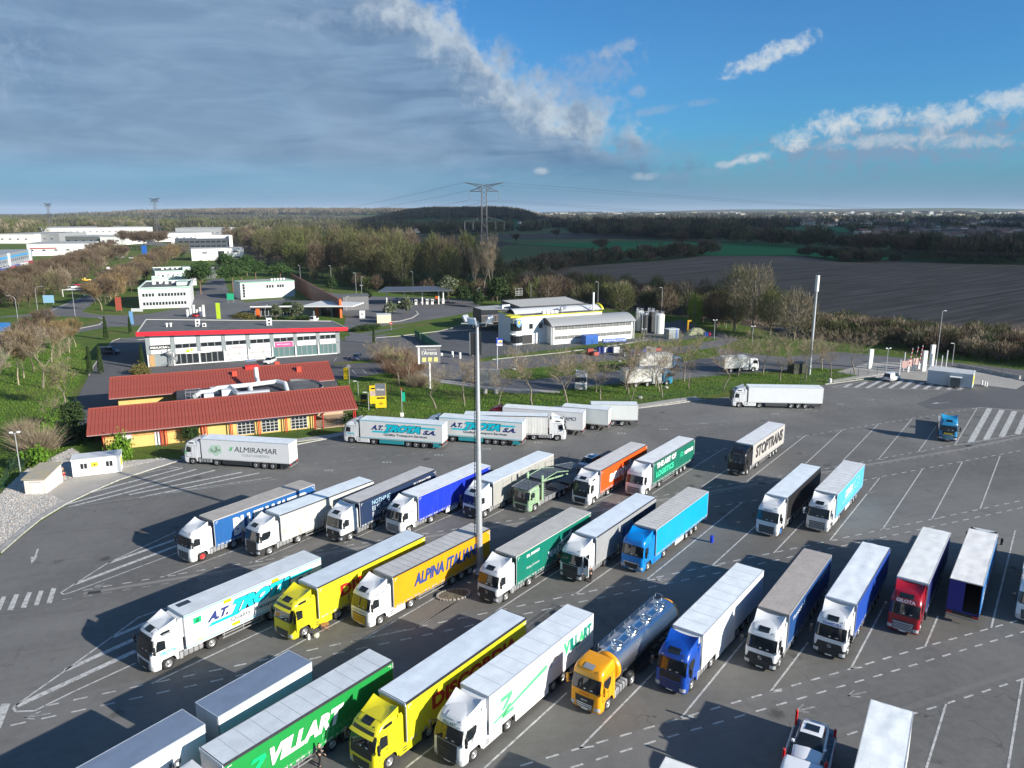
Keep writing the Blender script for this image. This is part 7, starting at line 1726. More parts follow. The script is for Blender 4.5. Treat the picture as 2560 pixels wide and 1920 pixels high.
def car_at(label,px_,rz,col,kind,name='parked_car',cat='car',group='cars near the buildings'):
 p=g(px_[0],px_[1]);return make_car(name,label,col,(p.x,p.y,0),rz,kind,group,cat)
car_at('dark car parked in the shadow left of the red fascia office',(297,885),R_(5),(.015,.02,.03),'bigvan')
car_at('white hatchback parked between the office building and the red roofs',(664,912),R_(-100),(.72,.72,.72),'hatch')
car_at('dark blue car on the office car park right of the building',(886,903),R_(-95),(.02,.035,.07),'hatch')
car_at('white van standing on the hatched zone by the entrance cabin',(2243,948),R_(35),(.75,.76,.77),'van','parked_van','van')
for i,(lb,px_,c_,kd)in enumerate((('yellow van parked along the avenue',(228,702),(.70,.42,.02),'van'),('red car parked along the avenue, below the yellow van',(209,714),(.45,.01,.04),'hatch'),('white car parked along the avenue next to the red one',(196,720),(.7,.7,.7),'suv'),('silver car parked nearest to the height barrier',(188,725),(.5,.5,.52),'hatch'),('white car leading the farther group on the avenue',(262,690),(.72,.72,.72),'hatch'),('white car second in the farther avenue group',(272,681),(.7,.7,.7),'hatch'),('silver van at the far end of the avenue group',(285,674),(.55,.56,.58),'van'),('white car far up the avenue by the roadside box',(338,646),(.7,.7,.7),'sedan'),('white car parked under the pines, nearest',(540,690),(.7,.7,.7),'hatch'),('pale car behind it in the pine lined car park',(527,680),(.6,.6,.62),'hatch'),('red car in the pine lined car park',(528,676),(.3,.03,.02),'hatch'),('silver car in the pine lined car park',(534,672),(.5,.5,.52),'hatch'),('dark car in the pine lined car park',(548,672),(.02,.02,.025),'hatch'),('red car at the fuel station air point',(502,790),(.4,.01,.02),'hatch'),('white van under the pale forecourt canopy',(793,801),(.7,.7,.7),'van'))):
 car_at(lb,px_,R_(35 if i<8 else 80),c_,kd)
def person(label,px_,rz,top,bottom,shorts=False,hair=(.03,.02,.015),scale=1.0,sit=False,bag=None,loc=None,arm=0.0):
 p=g(*px_)if loc is None else Vector(loc)
 t_=thing('person',label,'person',p,rz)
 def skin(name,verts,edges,radii,m,root=0,sub=1):
  me=bpy.data.meshes.new(name);me.from_pydata([Vector(v)*scale for v in verts],edges,[]);me.update()
  o=bpy.data.objects.new(name,me);COL.objects.link(o)
  sk=o.modifiers.new('s','SKIN');sk.use_smooth_shade=True
  for i,v in enumerate(me.skin_vertices[0].data):v.radius=(radii[i][0]*scale,radii[i][1]*scale)
  me.skin_vertices[0].data[root].use_root=True
  sb=o.modifiers.new('b','SUBSURF');sb.levels=sub;sb.render_levels=sub
  m2=bpy.data.meshes.new_from_object(o.evaluated_get(bpy.context.evaluated_depsgraph_get()));bpy.data.objects.remove(o)
  m2.materials.clear();m2.materials.append(m);
  for pl in m2.polygons:pl.use_smooth=True
  return link(m2,name,t_)
 V=[(0,0,.93),(0,0,1.15),(0,0,1.38),(0,0,1.50),(.01,0,1.62),(.01,0,1.74)]
 R0=[(.14,.11),(.135,.10),(.15,.10),(.055,.055),(.085,.095),(.06,.07)]
 E=[(0,1),(1,2),(2,3),(3,4),(4,5)]
 for sd in(1,-1):
  b0=len(V)
  V+=[(0,sd*.19,1.42),(.0,sd*.25,1.14),(.08+arm,sd*.27,.92),(.11+arm,sd*.27,.84)]
  R0+=[(.055,.055),(.042,.042),(.030,.030),(.034,.018)]
  E+=[(2,b0),(b0,b0+1),(b0+1,b0+2),(b0+2,b0+3)]
  for f_ in range(5):
   k_=len(V);dy=(f_-1.5)*.016 if f_<4 else-.04*sd
   V+=[(.12+arm+(.0 if f_<4 else.02),sd*.27+dy,.80),(.13+arm+(.0 if f_<4 else.02),sd*.27+dy,.755 if f_<4 else.78)]
   R0+=[(.009,.009),(.008,.008)];E+=[(b0+3,k_),(k_,k_+1)]
  c0=len(V);st_=.10*sd
  V+=[(0,sd*.10,.86),(st_*.4+.02,sd*.11,.48),(st_*.6-.02,sd*.12,.09),(st_*.6+.14,sd*.13,.04)]
  R0+=[(.09,.09),(.058,.058),(.04,.04),(.042,.03)];E+=[(0,c0),(c0,c0+1),(c0+1,c0+2),(c0+2,c0+3)]
 skin('body',V,E,R0,SKIN)
 tm=mat('cloth',top,.8,var=.15);bm_=mat('cloth',bottom,.8,var=.15)
 TV=[(0,0,.92),(0,0,1.15),(0,0,1.36),(0,0,1.44)];TR=[(.165,.13),(.155,.12),(.17,.12),(.08,.08)];TE=[(0,1),(1,2),(2,3)]
 for sd in(1,-1):k_=len(TV);TV+=[(0,sd*.19,1.42),(0,sd*.25,1.14),(.07+arm,sd*.268,.96)];TR+=[(.07,.07),(.055,.055),(.045,.045)];TE+=[(2,k_),(k_,k_+1),(k_+1,k_+2)]
 skin('jacket',TV,TE,TR,tm)
 BV=[(0,0,.98)];BR=[(.155,.125)];BE=[]
 for sd in(1,-1):
  k_=len(BV);st_=.10*sd;BV+=[(0,sd*.10,.86),(st_*.4+.02,sd*.11,.50)];BR+=[(.105,.105),(.08,.08)];BE+=[(0,k_),(k_,k_+1)]
  if not shorts:BV+=[(st_*.6-.02,sd*.12,.10)];BR+=[(.058,.058)];BE+=[(k_+1,k_+2)]
 skin('shorts' if shorts else 'trousers',BV,BE,BR,bm_)
 skin('hair',[(-.01,0,1.66),(-.005,0,1.76)],[(0,1)],[(.095,.10),(.07,.075)],mat('hair',hair,.8))
 sh_=MB()
 for sd in(1,-1):sh_.bbox(.10*sd*.6-.08,sd*.125-.05,0,.10*sd*.6+.2,sd*.125+.05,.09,.03)
 sh_.build('shoes',mat('shoe',(.5,.5,.5)if shorts else(.03,.03,.03),.7),t_).scale=(scale,)*3
 fm_=MB()
 for sd in(1,-1):fm_.bbox(.095,sd*.035-.014,1.645,.108,sd*.035+.014,1.66,.003)
 fm_.build('eyes',DARK,t_);MB().bbox(.09,-.012,1.60,.125,.012,1.64,.005).build('nose',SKIN,t_);MB().bbox(.09,-.03,1.565,.106,.03,1.578,.003).build('mouth',mat('lips',(.35,.12,.10),.6),t_)
 if bag:MB().bbox(-.28,-.16,1.0,-.13,.16,1.45,.05).build('backpack',mat('bag',bag,.8),t_)
 return t_
person('person in black top and red shorts walking between the hut and the white cabin',(160,1199),R_(100),(.012,.013,.016),(.55,.01,.03),True,scale=1.05)
person('person in dark jacket at the end of the far row, left one of two',(1570,1053),R_(200),(.03,.03,.03),(.02,.02,.025),arm=.08)
person('person with pale trousers at the end of the far row, right one of two',(1576,1051),R_(170),(.05,.05,.055),(.55,.55,.55))
person('person in black standing at the open door of the white cab',(1475,1455),R_(60),(.02,.02,.022),(.015,.015,.018),arm=.15)
person('person in dark top leaning by the tank of the green VILLART truck',(800,1915),R_(40),(.02,.02,.022),(.015,.015,.018),arm=.2)
def small(name,label,cat,px_,rz=0):return thing(name,label,cat,g(*px_),rz)
t_=small('folding_table','small brown folding table with crossed legs beside the yellow truck','table',(813,1574),.5);BR_=mat('brown_wood',(.38,.17,.07),.6)
MB().box(-.35,-.22,.52,.35,.22,.56).build('table_top',BR_,t_)
for sd in(1,-1):MB().cyl((-.32,sd*.18,.0),(.28,sd*.18,.53),.022,n=5).cyl((.32,sd*.18,.0),(-.28,sd*.18,.53),.022,n=5).build('leg',BR_,t_)
t_=small('water_can','white plastic can on the ground by the yellow truck','can',(772,1598));MB().cyl((0,0,0),(0,0,.42),.13,.12,n=12).cyl((0,0,.42),(0,0,.52),.05,n=8).build('body',WHITEW,t_)
t_=small('plastic_bag','crumpled green and white bag on the ground by the yellow truck','bag',(792,1593))
bm=bmesh.new();bmesh.ops.create_icosphere(bm,subdivisions=2,radius=.26)
for v in bm.verts:v.co*=1+.3*mnoise.noise(v.co*7);v.co.z=max(0,v.co.z+.16)
me=bpy.data.meshes.new('bag');bm.to_mesh(me);bm.free();me.materials.append(mat('bag_plastic',(.45,.5,.25),.4,var=.4,scale=6,col2=(.65,.65,.62)));link(me,'bag',t_)
t_=small('blue_can','blue can standing alone on the asphalt right of the bright blue truck','can',(1779,1356));MB().cyl((0,0,0),(0,0,.75),.2,n=12).cyl((0,0,.75),(0,0,.9),.07,n=8).build('body',mat('blue_plastic',(.01,.04,.45),.4),t_)
GALV=mat('galvanised_pole',(.50,.52,.54),.42,.45,var=.08)
p=g(1199,1430)
mm=thing('floodlight_mast','tall grey floodlight mast with four floodlights in the middle of the truck park','lamp mast',p)
pl=MB();pl.cyl((0,0,.3),(0,0,25.2),.36,.15,n=16);pl.build('pole',GALV,mm)
MB().lathe([(.7,0),(.7,.12),(.42,.16),(.42,.5),(.36,.5)],'Z',20).build('base_flange',GALV,mm)
MB().cyl((-.0,0,25.2),(0,0,25.5),.22,.22,n=12).box(-1.5,-.05,25.45,1.5,.05,25.55).box(-.05,-1.5,25.45,.05,1.5,25.55).build('crossbar',GALV,mm)
q=MB()
for i in range(60):q.box(-.50+i*.004,-.04,1.5+i*.38,-.36+i*.0038,.04,1.54+i*.38)
q.cyl((-.50,0,1.2),(-.27,0,24.5),.03,n=4);q.build('cable_ladder',DARK,mm)
for i,a in enumerate((20,150,250,335)):
 fl=thing if False else None
 d=Vector((math.cos(R_(a)),math.sin(R_(a)),0));c_=Vector((0,0,25.9))+d*1.25
 q=MB();q.bbox(-.12,-.42,-.35,.12,.42,.35,.05);o_=q.build('floodlight',mat('flood_housing',(.62,.64,.67),.35,.6),mm,loc=c_);o_.rotation_euler=(0,R_(28),R_(a))
 MB().box(.12,-.36,-.29,.135,.36,.29).build('lamp_glass',mat('flood_glass',(.35,.48,.62),.08,.6),o_)
 MB().box(-.06,-.03,-.75,.0,.03,-.3).build('bracket',GALV,o_)
p=g(2023,937)
m2=thing('antenna_mast','slim steel mast with white cylinder head near the far fence','mast',p)
q=MB();q.cyl((0,0,0),(0,0,18.8),.32,.22,n=12);q.build('pole',GALV,m2);MB().cyl((0,0,18.8),(0,0,22.3),.42,.42,n=16).build('radome',WHITEW,m2)
q=MB();q.cyl((.35,0,1),(.3,0,18.5),.05,n=5);q.build('cable',DARK,m2)
t_=small('green_hut','dark green wooden hut at the foot of the antenna mast','hut',(1984,936),.3);MB().box(0,0,0,3.4,2.2,2.4).build('wall',mat('hut_green',(.035,.04,.025),.8),t_);MB().box(-.1,-.1,2.4,3.5,2.3,2.5).build('roof',DARK,t_)
LPG='street lamps'
def lamp(label,px_,h,style='single',rz=0.0):
 t_=thing('street_lamp',label,'street lamp',g(*px_),rz,LPG)
 MB().cyl((0,0,0),(0,0,h),.08,.05,n=7).build('pole',GALV,t_)
 q=MB()
 if style=='curved':
  pts=[(0,0,h-.1)]+[(1.9*(1-math.cos(R_(a))),0,h+1.3*math.sin(R_(a)))for a in(25,50,75,90)]
  for i in range(4):q.cyl(pts[i],pts[i+1],.05,n=6)
  q.build('arm',GALV,t_);MB().bbox(1.8,-.14,h+1.2,2.7,.14,h+1.34,.04).build('lantern',LAMP,t_)
 elif style=='double':
  q.box(-.5,-.03,h-.05,.5,.03,h+.02);q.build('arm',GALV,t_)
  for s_ in(1,-1):MB().bbox(s_*.45-.22,-.13,h,s_*.45+.22,.13,h+.22,.05).build('lantern',WFRAME,t_)
 else:
  q.box(0,-.03,h-.05,.6,.03,h+.02);q.build('arm',GALV,t_);MB().bbox(.3,-.13,h-.02,.95,.13,h+.12,.04).build('lantern',WFRAME,t_)
 return t_
for(lb,px_,h,s_,r_)in(('white twin headed lamp at the gravel bed corner',(54,1198),6.6,'double',.3),('lamp beside the yellow boards',(922,1026),3.4,'single',R_(180)),('lamp at the corner of the restaurant lawn',(896,990),3.0,'single',R_(180)),('curved lamp by the avenue junction',(96,788),9,'curved',.2),('curved lamp on the roundabout',(48,820),9,'curved',3.1),('curved lamp at the roundabout exit',(188,790),9,'curved',.3),('camera pole by the entrance lane',(2213,944),6.5,'double',.2),('pale lamp right of the entrance gate',(2380,912),5.2,'single',R_(180)),('tall thin lamp behind the entrance gate',(2340,912),13,'single',0),('camera pole near the grey equipment cabin',(1785,848),5.5,'double',.1),('camera pole on the road bend',(1880,863),5.2,'double',.2),('tall lamp beyond the bend before the willows',(1815,820),11.0,'single',R_(180)),('lamp beside the grey cabin on the verge',(1608,880),6,'double',0),('small lamp near the parking bays fence',(1292,920),5.5,'single',0),('lamp on the grass near the fuel station',(905,745),9,'single',0),('twin lamp beside the round tree',(905,750),6,'double',0),('tall lamp left of the pine grove',(752,710),9.5,'single',3.1),('tall lamp before the wood, left',(829,715),10,'single',3.1),('tall lamp before the wood, middle',(891,740),10,'single',3.1),('tall lamp behind the fuel canopy',(1033,735),10,'single',3.1),('lamp behind the black building',(1195,765),7,'single',0),('tall lamp behind the wash hall',(1653,800),11,'single',3.1),('tall lamp behind the barrel roof',(1494,780),11,'single',3.1),('lamp near the white kiosk',(966,806),5,'single',0),('lamp among the two olive trees',(1031,760),5.4,'double',0),('lamp in front of the shop forecourt',(665,800),5,'single',0),('lamp right of the orange wall',(867,778),5.5,'single',0)):
 lamp(lb,px_,h,s_,r_)
p=g(1075,972)
t_=thing('billboard','grey l\'Arena billboard on a tall white post with three yellow squares','billboard',p,R_(8))
MB().cyl((0,0,0),(0,0,5.6),.22,n=12).build('post',WHITEW,t_)
MB().box(-1.9,-.12,5.4,2.3,.22,8.9).build('board',mat('board_grey',(.16,.155,.175),.5),t_);MB().box(-2.3,-.1,5.3,-1.93,.2,9.0).box(-2.7,-.35,8.92,2.5,.35,9.1).build('frame',WHITEW,t_);MB().bbox(2.3,-.2,6.9,2.8,.2,7.5,.08).build('lamp',WHITEW,t_)
lettering("l'Arena",(-1.5,-.125,7.2),(1,0,0),(0,0,1),3.1,.85,PLATE,t_,bold=.01,name='sign_lettering');lettering("Parc Commercial",(-1.1,-.125,8.15),(1,0,0),(0,0,1),2.5,.28,PLATE,t_,bold=.0,name='sign_lettering')
for i in range(3):MB().box(-1.45+i*1.2,-.14,5.75,-.65+i*1.2,-.121,6.65).build('yellow_square',mat('pale_yellow',(.66,.62,.22),.5),t_)
YB=mat('yellow_board',(.75,.52,.01),.5)
def board(label,px_,w_,h_,z0,m,rz=R_(8),parts=()):
 t_=thing('sign_board',label,'sign',g(*px_),rz,'boards and signs around the lawn')
 MB().box(-w_/2,-.04,z0,w_/2,.04,z0+h_).build('panel',m,t_)
 for s_ in(-1,1):MB().cyl((s_*w_*.4,.08,0),(s_*w_*.4,.08,z0+h_),.05,n=6).build('post',GALV,t_)
 for(x0,za,x1,zb,m_)in parts:MB().box(x0,-.055,za,x1,-.041,zb).build('print',m_,t_)
 return t_
PH=mat('photo_print',(.40,.22,.16),.5,var=.6,scale=4,col2=(.5,.5,.5))
board('yellow menu board with a photo band, left of the pair on the lawn',(937,1014),1.75,3.5,.4,YB,parts=((-.8,1.9,.8,2.9,PH),(-.6,3.2,.6,3.5,DARK)))
b_=board('tall board with grey and yellow halves, right of the pair on the lawn',(953,1023),2.0,4.6,.3,YB,parts=((-.95,2.55,.95,4.9,mat('board_grey2',(.16,.15,.16),.5)),(-.9,4.1,.9,4.8,mat('photo_print2',(.25,.33,.42),.5,var=.4,scale=3)),(-.75,2.0,.75,2.3,DARK)))
lettering("l'Arena",(-.7,-.062,3.6),(1,0,0),(0,0,1),1.4,.4,PLATE,b_,bold=.01,name='sign_lettering')
flat_poly([(-.35,1.1),(.0,1.45),(.0,1.25),(.4,1.25),(.4,.95),(0,.95),(0,.75)],(0,-.056,0),(1,0,0),(0,0,1),mat('arrow_brown',(.35,.22,.02),.5),b_,name='arrow')
board('small black notice board near the right end of the red roof',(910,1010),1.2,1.6,.3,DARK,parts=((-.5,.5,.5,.9,YB),))
board('yellow board standing by the second bay strip',(867,948),1.3,2.6,.0,YB);board('narrow yellow board by the bare tree at the car park corner',(992,925),1.1,1.7,.0,YB)
board('low grey board on the roadside under the billboard',(1030,940),5.5,1.1,.1,mat('grey_board',(.2,.2,.22),.6),R_(-12))
t_=small('flag_sign','green vertical flag sign on a pole behind the far trucks','sign',(1006,1058),.1);MB().cyl((0,0,0),(0,0,6.0),.06,n=6).build('pole',GALV,t_);MB().box(.1,-.03,3.9,.6,.03,5.5).build('green_panel',mat('green_panel',(.0,.38,.22),.5),t_);MB().box(-.3,-.04,1.2,.3,.04,1.9).build('white_plate',PLATE,t_);MB().lathe([(.02,6.3),(.16,6.2),(.16,6.05),(.02,6.0)],'Z',8).build('cap',REDL,t_)
t_=small('road_sign','round no entry sign on the verge','sign',(978,826),.0);MB().cyl((0,.02,0),(0,.02,2.3),.05,n=6).build('pole',GALV,t_);MB().cyl((0,-.02,2.2),(0,.0,2.2),.5,n=18).build('disc',REDL,t_);MB().box(-.36,-.03,2.12,.36,-.021,2.28).build('bar',PLATE,t_)
t_=small('road_sign','round sign seen from behind next to the yellow board','sign',(874,962),.0);MB().cyl((0,0,0),(0,0,4.2),.05,n=6).build('pole',GALV,t_);MB().cyl((0,-.06,4.0),(0,-.04,4.0),.45,n=18).build('disc',ALU,t_)
t_=small('blue_white_pylon_sign','blue and white box sign on a tall pole behind the mast','sign',(1243,925),.05);MB().cyl((0,0,0),(0,0,7.6),.14,n=8).build('pole',GALV,t_);MB().box(-.2,-.35,5.7,1.3,.3,7.4).build('box',mat('sign_blue',(.02,.05,.45),.4),t_);MB().box(-.1,-.36,5.75,1.25,-.351,6.3).box(.1,-.36,6.5,1.2,-.351,7.1).build('print',PLATE,t_);MB().box(.55,-.37,6.5,1.1,-.361,6.95).build('yellow_print',YB,t_)
for lb,px_,w_,h_,z_,c_ in(('blue direction sign on the roundabout, left edge',(18,858),3.2,2.6,3.2,(.02,.18,.5)),('white and blue direction sign before the junction',(123,762),4.2,3.0,.8,(.25,.45,.62)),('small white sign panel beside the office road',(343,781),4.2,1.2,.3,(.55,.56,.55)),('red and white totem left of the pale office block',(298,779),2.2,5.0,.4,(.35,.08,.05)),('green sign on two posts before the pale office block',(385,768),3.4,3.2,4.0,(.03,.12,.08)),('green sign by the workshop road',(577,757),2.8,2.6,1.2,(.02,.35,.18)),('yellow green flag beside the fuel station entrance',(547,797),1.4,5.5,.0,(.45,.60,.03)),('blue flag left of the office roof',(330,812),1.2,4.2,.2,(.15,.32,.55)),('grey roadside box panel up the avenue',(303,645),6.0,4.2,.2,(.32,.34,.34)),('blue double panel sign at the top of the avenue',(362,638),4.5,8.0,.3,(.02,.12,.45))):
 board(lb,px_,w_,h_,z_,mat('sign_face',c_,.5),.05)
t_=small('height_barrier','white height barrier gantry over the parking lane','height barrier',(158,742),R_(8));MB().cyl((0,0,0),(0,0,3.0),.14,n=6).cyl((8.6,0,0),(8.6,0,3.0),.14,n=6).build('post',WHITEW,t_);MB().box(-.2,-.12,2.9,8.8,.12,3.15).build('crossbar',WHITEW,t_)
for i in range(6):
 t_=small('post',['first','second','third','fourth','fifth','sixth'][i]+' white post from the left of the washing bay before the office roof','post',(470+i*8,792),0);MB().bbox(-.35,-.3,0,.35,.3,2.6+(i%3)*.8,.05).build('housing',WHITEW,t_)
for i,(x,y,h)in enumerate(((2174,921,4.6),(2308,928,4.8),(2327,918,5.4))):
 t_=small('white_pylon',['white slab pylon left of the entrance lanes','white slab pylon at the barrier','tall white slab pylon behind the barrier'][i],'pylon',(x,y),.1);MB().bbox(-.5,-.3,0,.5,.3,h,.06).build('body',WHITEW,t_)
for i,(x,y)in enumerate(((2270,930),(2284,926),(2296,922))):
 t_=small('barrier',['left','middle','right'][i]+' raised red and white barrier at the entrance','barrier',(x,y),.1*i);MB().bbox(-.25,-.2,0,.25,.2,1.3,.04).build('cabinet',WHITEW,t_)
 MB().cyl((0,0,1.2),(.5,0,5.6),.10,.07,n=6).build('boom',mat('boom_white',(.7,.7,.7),.5),t_)
 for j in range(4):MB().cyl((.10+j*.11,0,1.9+j*.95),(.14+j*.11,0,2.3+j*.95),.12,n=6).build('red_band',REDL,t_)
 MB().box(-1.6,-.05,1.0,-.3,.05,2.6).build('gate_leaf',mat('pinkish_panel',(.50,.33,.30),.6),t_)
for i,(x,y)in enumerate(((2248,936),(2258,928),(2352,925),(2364,922),(2336,936))):
 t_=small('gate_post',['first','second','third','fourth','fifth'][i]+' thin pale post from the left around the entrance barriers','post',(x,y));MB().cyl((0,0,0),(0,0,3.4+(i%2)),.12,n=6).build('pole',WFRAME,t_)
for i,(x,y)in enumerate(((2427,959),(2431,957),(2454,962),(2461,965),(2466,967))):
 t_=thing('bollard',['first','second','third','fourth','fifth'][i]+' white bollard from the left beside the concrete road','bollard',g(x,y),0,'white bollards by the concrete road');MB().cyl((0,0,0),(0,0,1.0),.16,n=8).lathe([(.16,1.0),(.02,1.1)],'Z',8).build('post',WFRAME,t_)
for i,(x,y)in enumerate(((2075,957),(1213,984),(1240,985),(1131,893),(1150,896))):
 t_=small('concrete_block',['small white block on the kerb near the far trailer','round concrete block by the lamp mast, left','round concrete block by the lamp mast, right','white utility box on the verge','white utility box beside the driveway'][i],'block',(x,y));MB().cyl((0,0,0),(0,0,.95 if i<3 else 1.5),.45 if i in(1,2)else.3,n=12).build('body',KERB if i in(1,2)else WHITEW,t_)
P=resolve([(2395,917),(2560,950),(2660,970)]);P=[Vector((*q_,0))for q_ in P]
me_=MB().prism([(-.3,0),(.3,0),(.12,.85),(-.12,.85)],0,2.9,axis='X').mesh('barrier_block',KERB,True)
n_=0
cb_=thing('concrete_barrier','line of concrete barrier blocks along the far side of the concrete road','barrier',P[0])
for i in range(2):
 d=P[i+1]-P[i];L_=d.length;dn=d.normalized();s_=0
 while s_+3<L_:
  q_=P[i]+dn*s_-P[0];link(me_,'barrier_block',cb_,q_,math.atan2(dn.y,dn.x));s_+=3.0
def fence(label,pts,h=1.9,step=2.5,m=None,wires=7,base=0.0):
 m=m or mat('green_fence',(.012,.045,.028),.5)
 P=[Vector((*q_,0))for q_ in resolve(pts)]
 t_=thing('fence',label,'fence',P[0])
 pm_=MB().box(-.03,-.03,0,.03,.03,h).mesh('post',m);w=MB()
 for i in range(len(P)-1):
  d=P[i+1]-P[i];L_=d.length;dn=d.normalized();k=max(1,int(L_/step))
  for j in range(k+(i==len(P)-2)):
   link(pm_,'post',t_,P[i]+d*(j/k)-P[0])
  nn=Vector((-dn.y,dn.x,0))*.012
  for j in range(wires):
   z=.12+(h-.2)*j/(wires-1);a,b_=P[i]-P[0],P[i+1]-P[0]
   w.add([a+nn+Vector((0,0,z-.012)),b_+nn+Vector((0,0,z-.012)),b_+nn+Vector((0,0,z+.012)),a+nn+Vector((0,0,z+.012))],[(0,1,2,3)])
 o_=w.build('wire_mesh',m,t_);o_['kind']='stuff'
 return t_
fence('green wire fence between the lawn and the truck park, behind the far trucks',[(1290,1026),(1480,1029),(1565,1014),(1668,1003),(1766,992),(1850,972)])
fence('green wire fence along the grass towards the entrance',[(2000,962),(2062,955),(2145,942),(2215,932)])
fence('tall fence along the far side of the entrance road',[(2100,888),(2220,892),(2400,912),(2560,938),(2700,960)],2.0,4)
fence('dark fence around the wash hall yard',[(1195,897),(1290,885),(1500,862),(1680,850),(1860,830)],2.0,3)
fence('green fence behind the restaurant kerb',[(395,1140),(470,1125),(640,1100),(745,1092),(860,1065)],1.6,3.5,wires=5)
t_=fence('green mesh fence at the left edge of the gravel bed',[(-30,1240),(10,1225),(28,1180),(60,1175)],1.8,1.5,wires=16)
for(a,b_,lb)in(((1037,842),(1050,850),'short green gate panel with white frame'),((1052,850),(1100,880),'long green sliding gate at the wash yard')):
 A_,B_=g(*a),g(*b_);L_=(B_-A_).length;t_=thing('green_gate',lb,'gate',A_,math.atan2((B_-A_).y,(B_-A_).x))
 n_=int(L_/.35)
 for i in range(n_):MB().box(i*L_/n_,-.03,.15,(i+1)*L_/n_-.04,.03,2.0).build('slat',mat('gate_green',(.0,.14,.09),.5),t_)
 MB().box(-.05,-.05,.05,L_,.05,.15).box(-.05,-.05,2.0,L_,.05,2.1).build('rail',mat('gate_green',(.0,.14,.09),.5),t_)
A_,B_=g(1200,960),g(1251,961);L_=(B_-A_).length
t_=thing('mesh_screen','grey framed mesh enclosure at the road behind the lamp mast','enclosure',A_,math.atan2((B_-A_).y,(B_-A_).x))
for i in range(6):MB().box(i*L_/6,0,.1,(i+1)*L_/6-.06,.04,3.2).build('screen_panel',mat('screen',(.14,.16,.17),.5),t_)
MB().box(0,-.03,3.2,L_,.07,3.35).build('top_rail',GALV,t_)
t_=small('wash_gantry','blue and white tank on a steel stand before the wash hall','gantry',(1506,880),.3)
MB().cyl((0,0,2.9),(6.5,0,2.9),.55,n=14).build('blue_tank',mat('tank_blue_white',(.35,.42,.62),.4,var=.3,scale=2,col2=(.03,.08,.4)),t_)
for x in(.6,2.4,4.4,6.0):MB().box(x,-.5,0,x+.18,-.35,2.4).box(x,.35,0,x+.18,.5,2.4).build('stand',CHASSIS,t_)
MB().box(-2.8,-1,.0,5.8,1,.5).build('concrete_plinth',KERB,t_)
rnd=random.Random(5)
for i in range(14):
 x,y=1475+i*13,885+rnd.uniform(-6,6);c_=rnd.choice([(.55,.56,.58),(.05,.08,.35),(.3,.3,.3),(.62,.62,.62),(.12,.12,.13),(.35,.06,.05)])
 t_=small('stacked_container',['first','second','third','fourth','fifth','sixth','seventh','eighth','ninth','tenth','eleventh','twelfth','thirteenth','fourteenth'][i]+' load from the left in the row of tanks and crates behind the bare trees','crate',(x,y),rnd.uniform(0,.6))
 h_=rnd.uniform(1.0,2.0);MB().bbox(-.8,-.6,.1,.8,.6,h_,.06).build('body',mat('load',c_,.5,dirt=.2),t_);MB().box(-.85,-.65,0,.85,.65,.1).box(-.85,-.65,h_,.85,.65,h_+.05).build('frame',CHASSIS,t_)
t_=small('tarpaulin_pile','pile under a pale tarpaulin beside a yellow post','pile',(1741,836),.1)
rows=[[(-3+6*i/14,-1.6+3.2*j/8,max(0,1.9*(1-abs(-1+2*i/14)**3)*(1-abs(-1+2*j/8)**4)+.35*mnoise.noise(Vector((i*.5,j*.7,2)))))for j in range(9)]for i in range(15)]
MB().grid(rows).build('tarpaulin',mat('tarp',(.55,.55,.42),.6,var=.3,scale=2,col2=(.45,.40,.12)),t_)
t_=small('yellow_post','yellow crane post beside the tarpaulin pile','post',(1719,835));MB().box(-.2,-.2,0,.2,.2,3.8).box(-.2,-.2,3.8,.9,.2,4.2).build('column',mat('crane_yellow',(.65,.35,.01),.5),t_)
for i,(x,c_)in enumerate(((1762,(.01,.08,.4)),(1767,(.01,.08,.4)),(1773,(.5,.02,.05)),(1789,(.02,.02,.02)))):
 t_=small('drum',['left blue drum beside the tarpaulin pile','right blue drum beside the tarpaulin pile','red drum beside the blue ones','black bin right of the drums'][i],'drum',(x,840));MB().cyl((0,0,0),(0,0,1.1),.42,n=12).build('body',mat('drum',c_,.45),t_)
for i,(px_,cc)in enumerate((((1285,925),1),((1460,932),2),((1548,905),3),((1640,905),4),((1600,996),5),((1665,971),6))):
 t_=small('boulder','pale stone on the grass, '+['beside the small lamp','behind the white tractor unit','near the middle of the long island','near the box trucks','below the tree pair by the fence','at the right end of the near box truck'][i],'stone',px_)
 bm=bmesh.new();bmesh.ops.create_icosphere(bm,subdivisions=2,radius=.5)
 for v in bm.verts:v.co*=1+.35*mnoise.noise(v.co*2.5+Vector((i,0,0)));v.co.z=v.co.z*.6+.2
 me=bpy.data.meshes.new('stone');bm.to_mesh(me);bm.free();me.materials.append(KERB);link(me,'stone',t_)
for i in range(5):
 p=g(838+i*7,1066-i*1.2);t_=thing('bicycle',['first','second','third','fourth','fifth'][i]+' bicycle from the left in the row below the red roof end','bicycle',p,.3+i*.1,'bicycles parked by the terrace')
 w_=MB();w_.lathe([(.32,-.015),(.34,0),(.32,.015)],'Y',14)
 wm_=w_.mesh('wheel',DARK)
 for x in(-.5,.5):link(wm_,'wheel',t_,(x,0,.34))
 MB().cyl((-.5,0,.34),(-.1,0,.75),.02,n=4).cyl((-.1,0,.75),(.42,0,.85),.02,n=4).cyl((.5,0,.34),(.40,0,1.0),.02,n=4).cyl((-.05,0,.3),(.40,0,.8),.02,n=4).cyl((-.05,0,.3),(-.15,0,.9),.02,n=4).build('frame',mat('bike',(.1,.1,.12),.4),t_)
 MB().bbox(-.28,-.06,.88,-.02,.06,.94,.02).build('saddle',DARK,t_);MB().cyl((.4,-.25,1.0),(.4,.25,1.0),.02,n=4).build('handlebar',DARK,t_)
def barkm(name,c):return mat(name,c,.9,var=.3,scale=2.0)
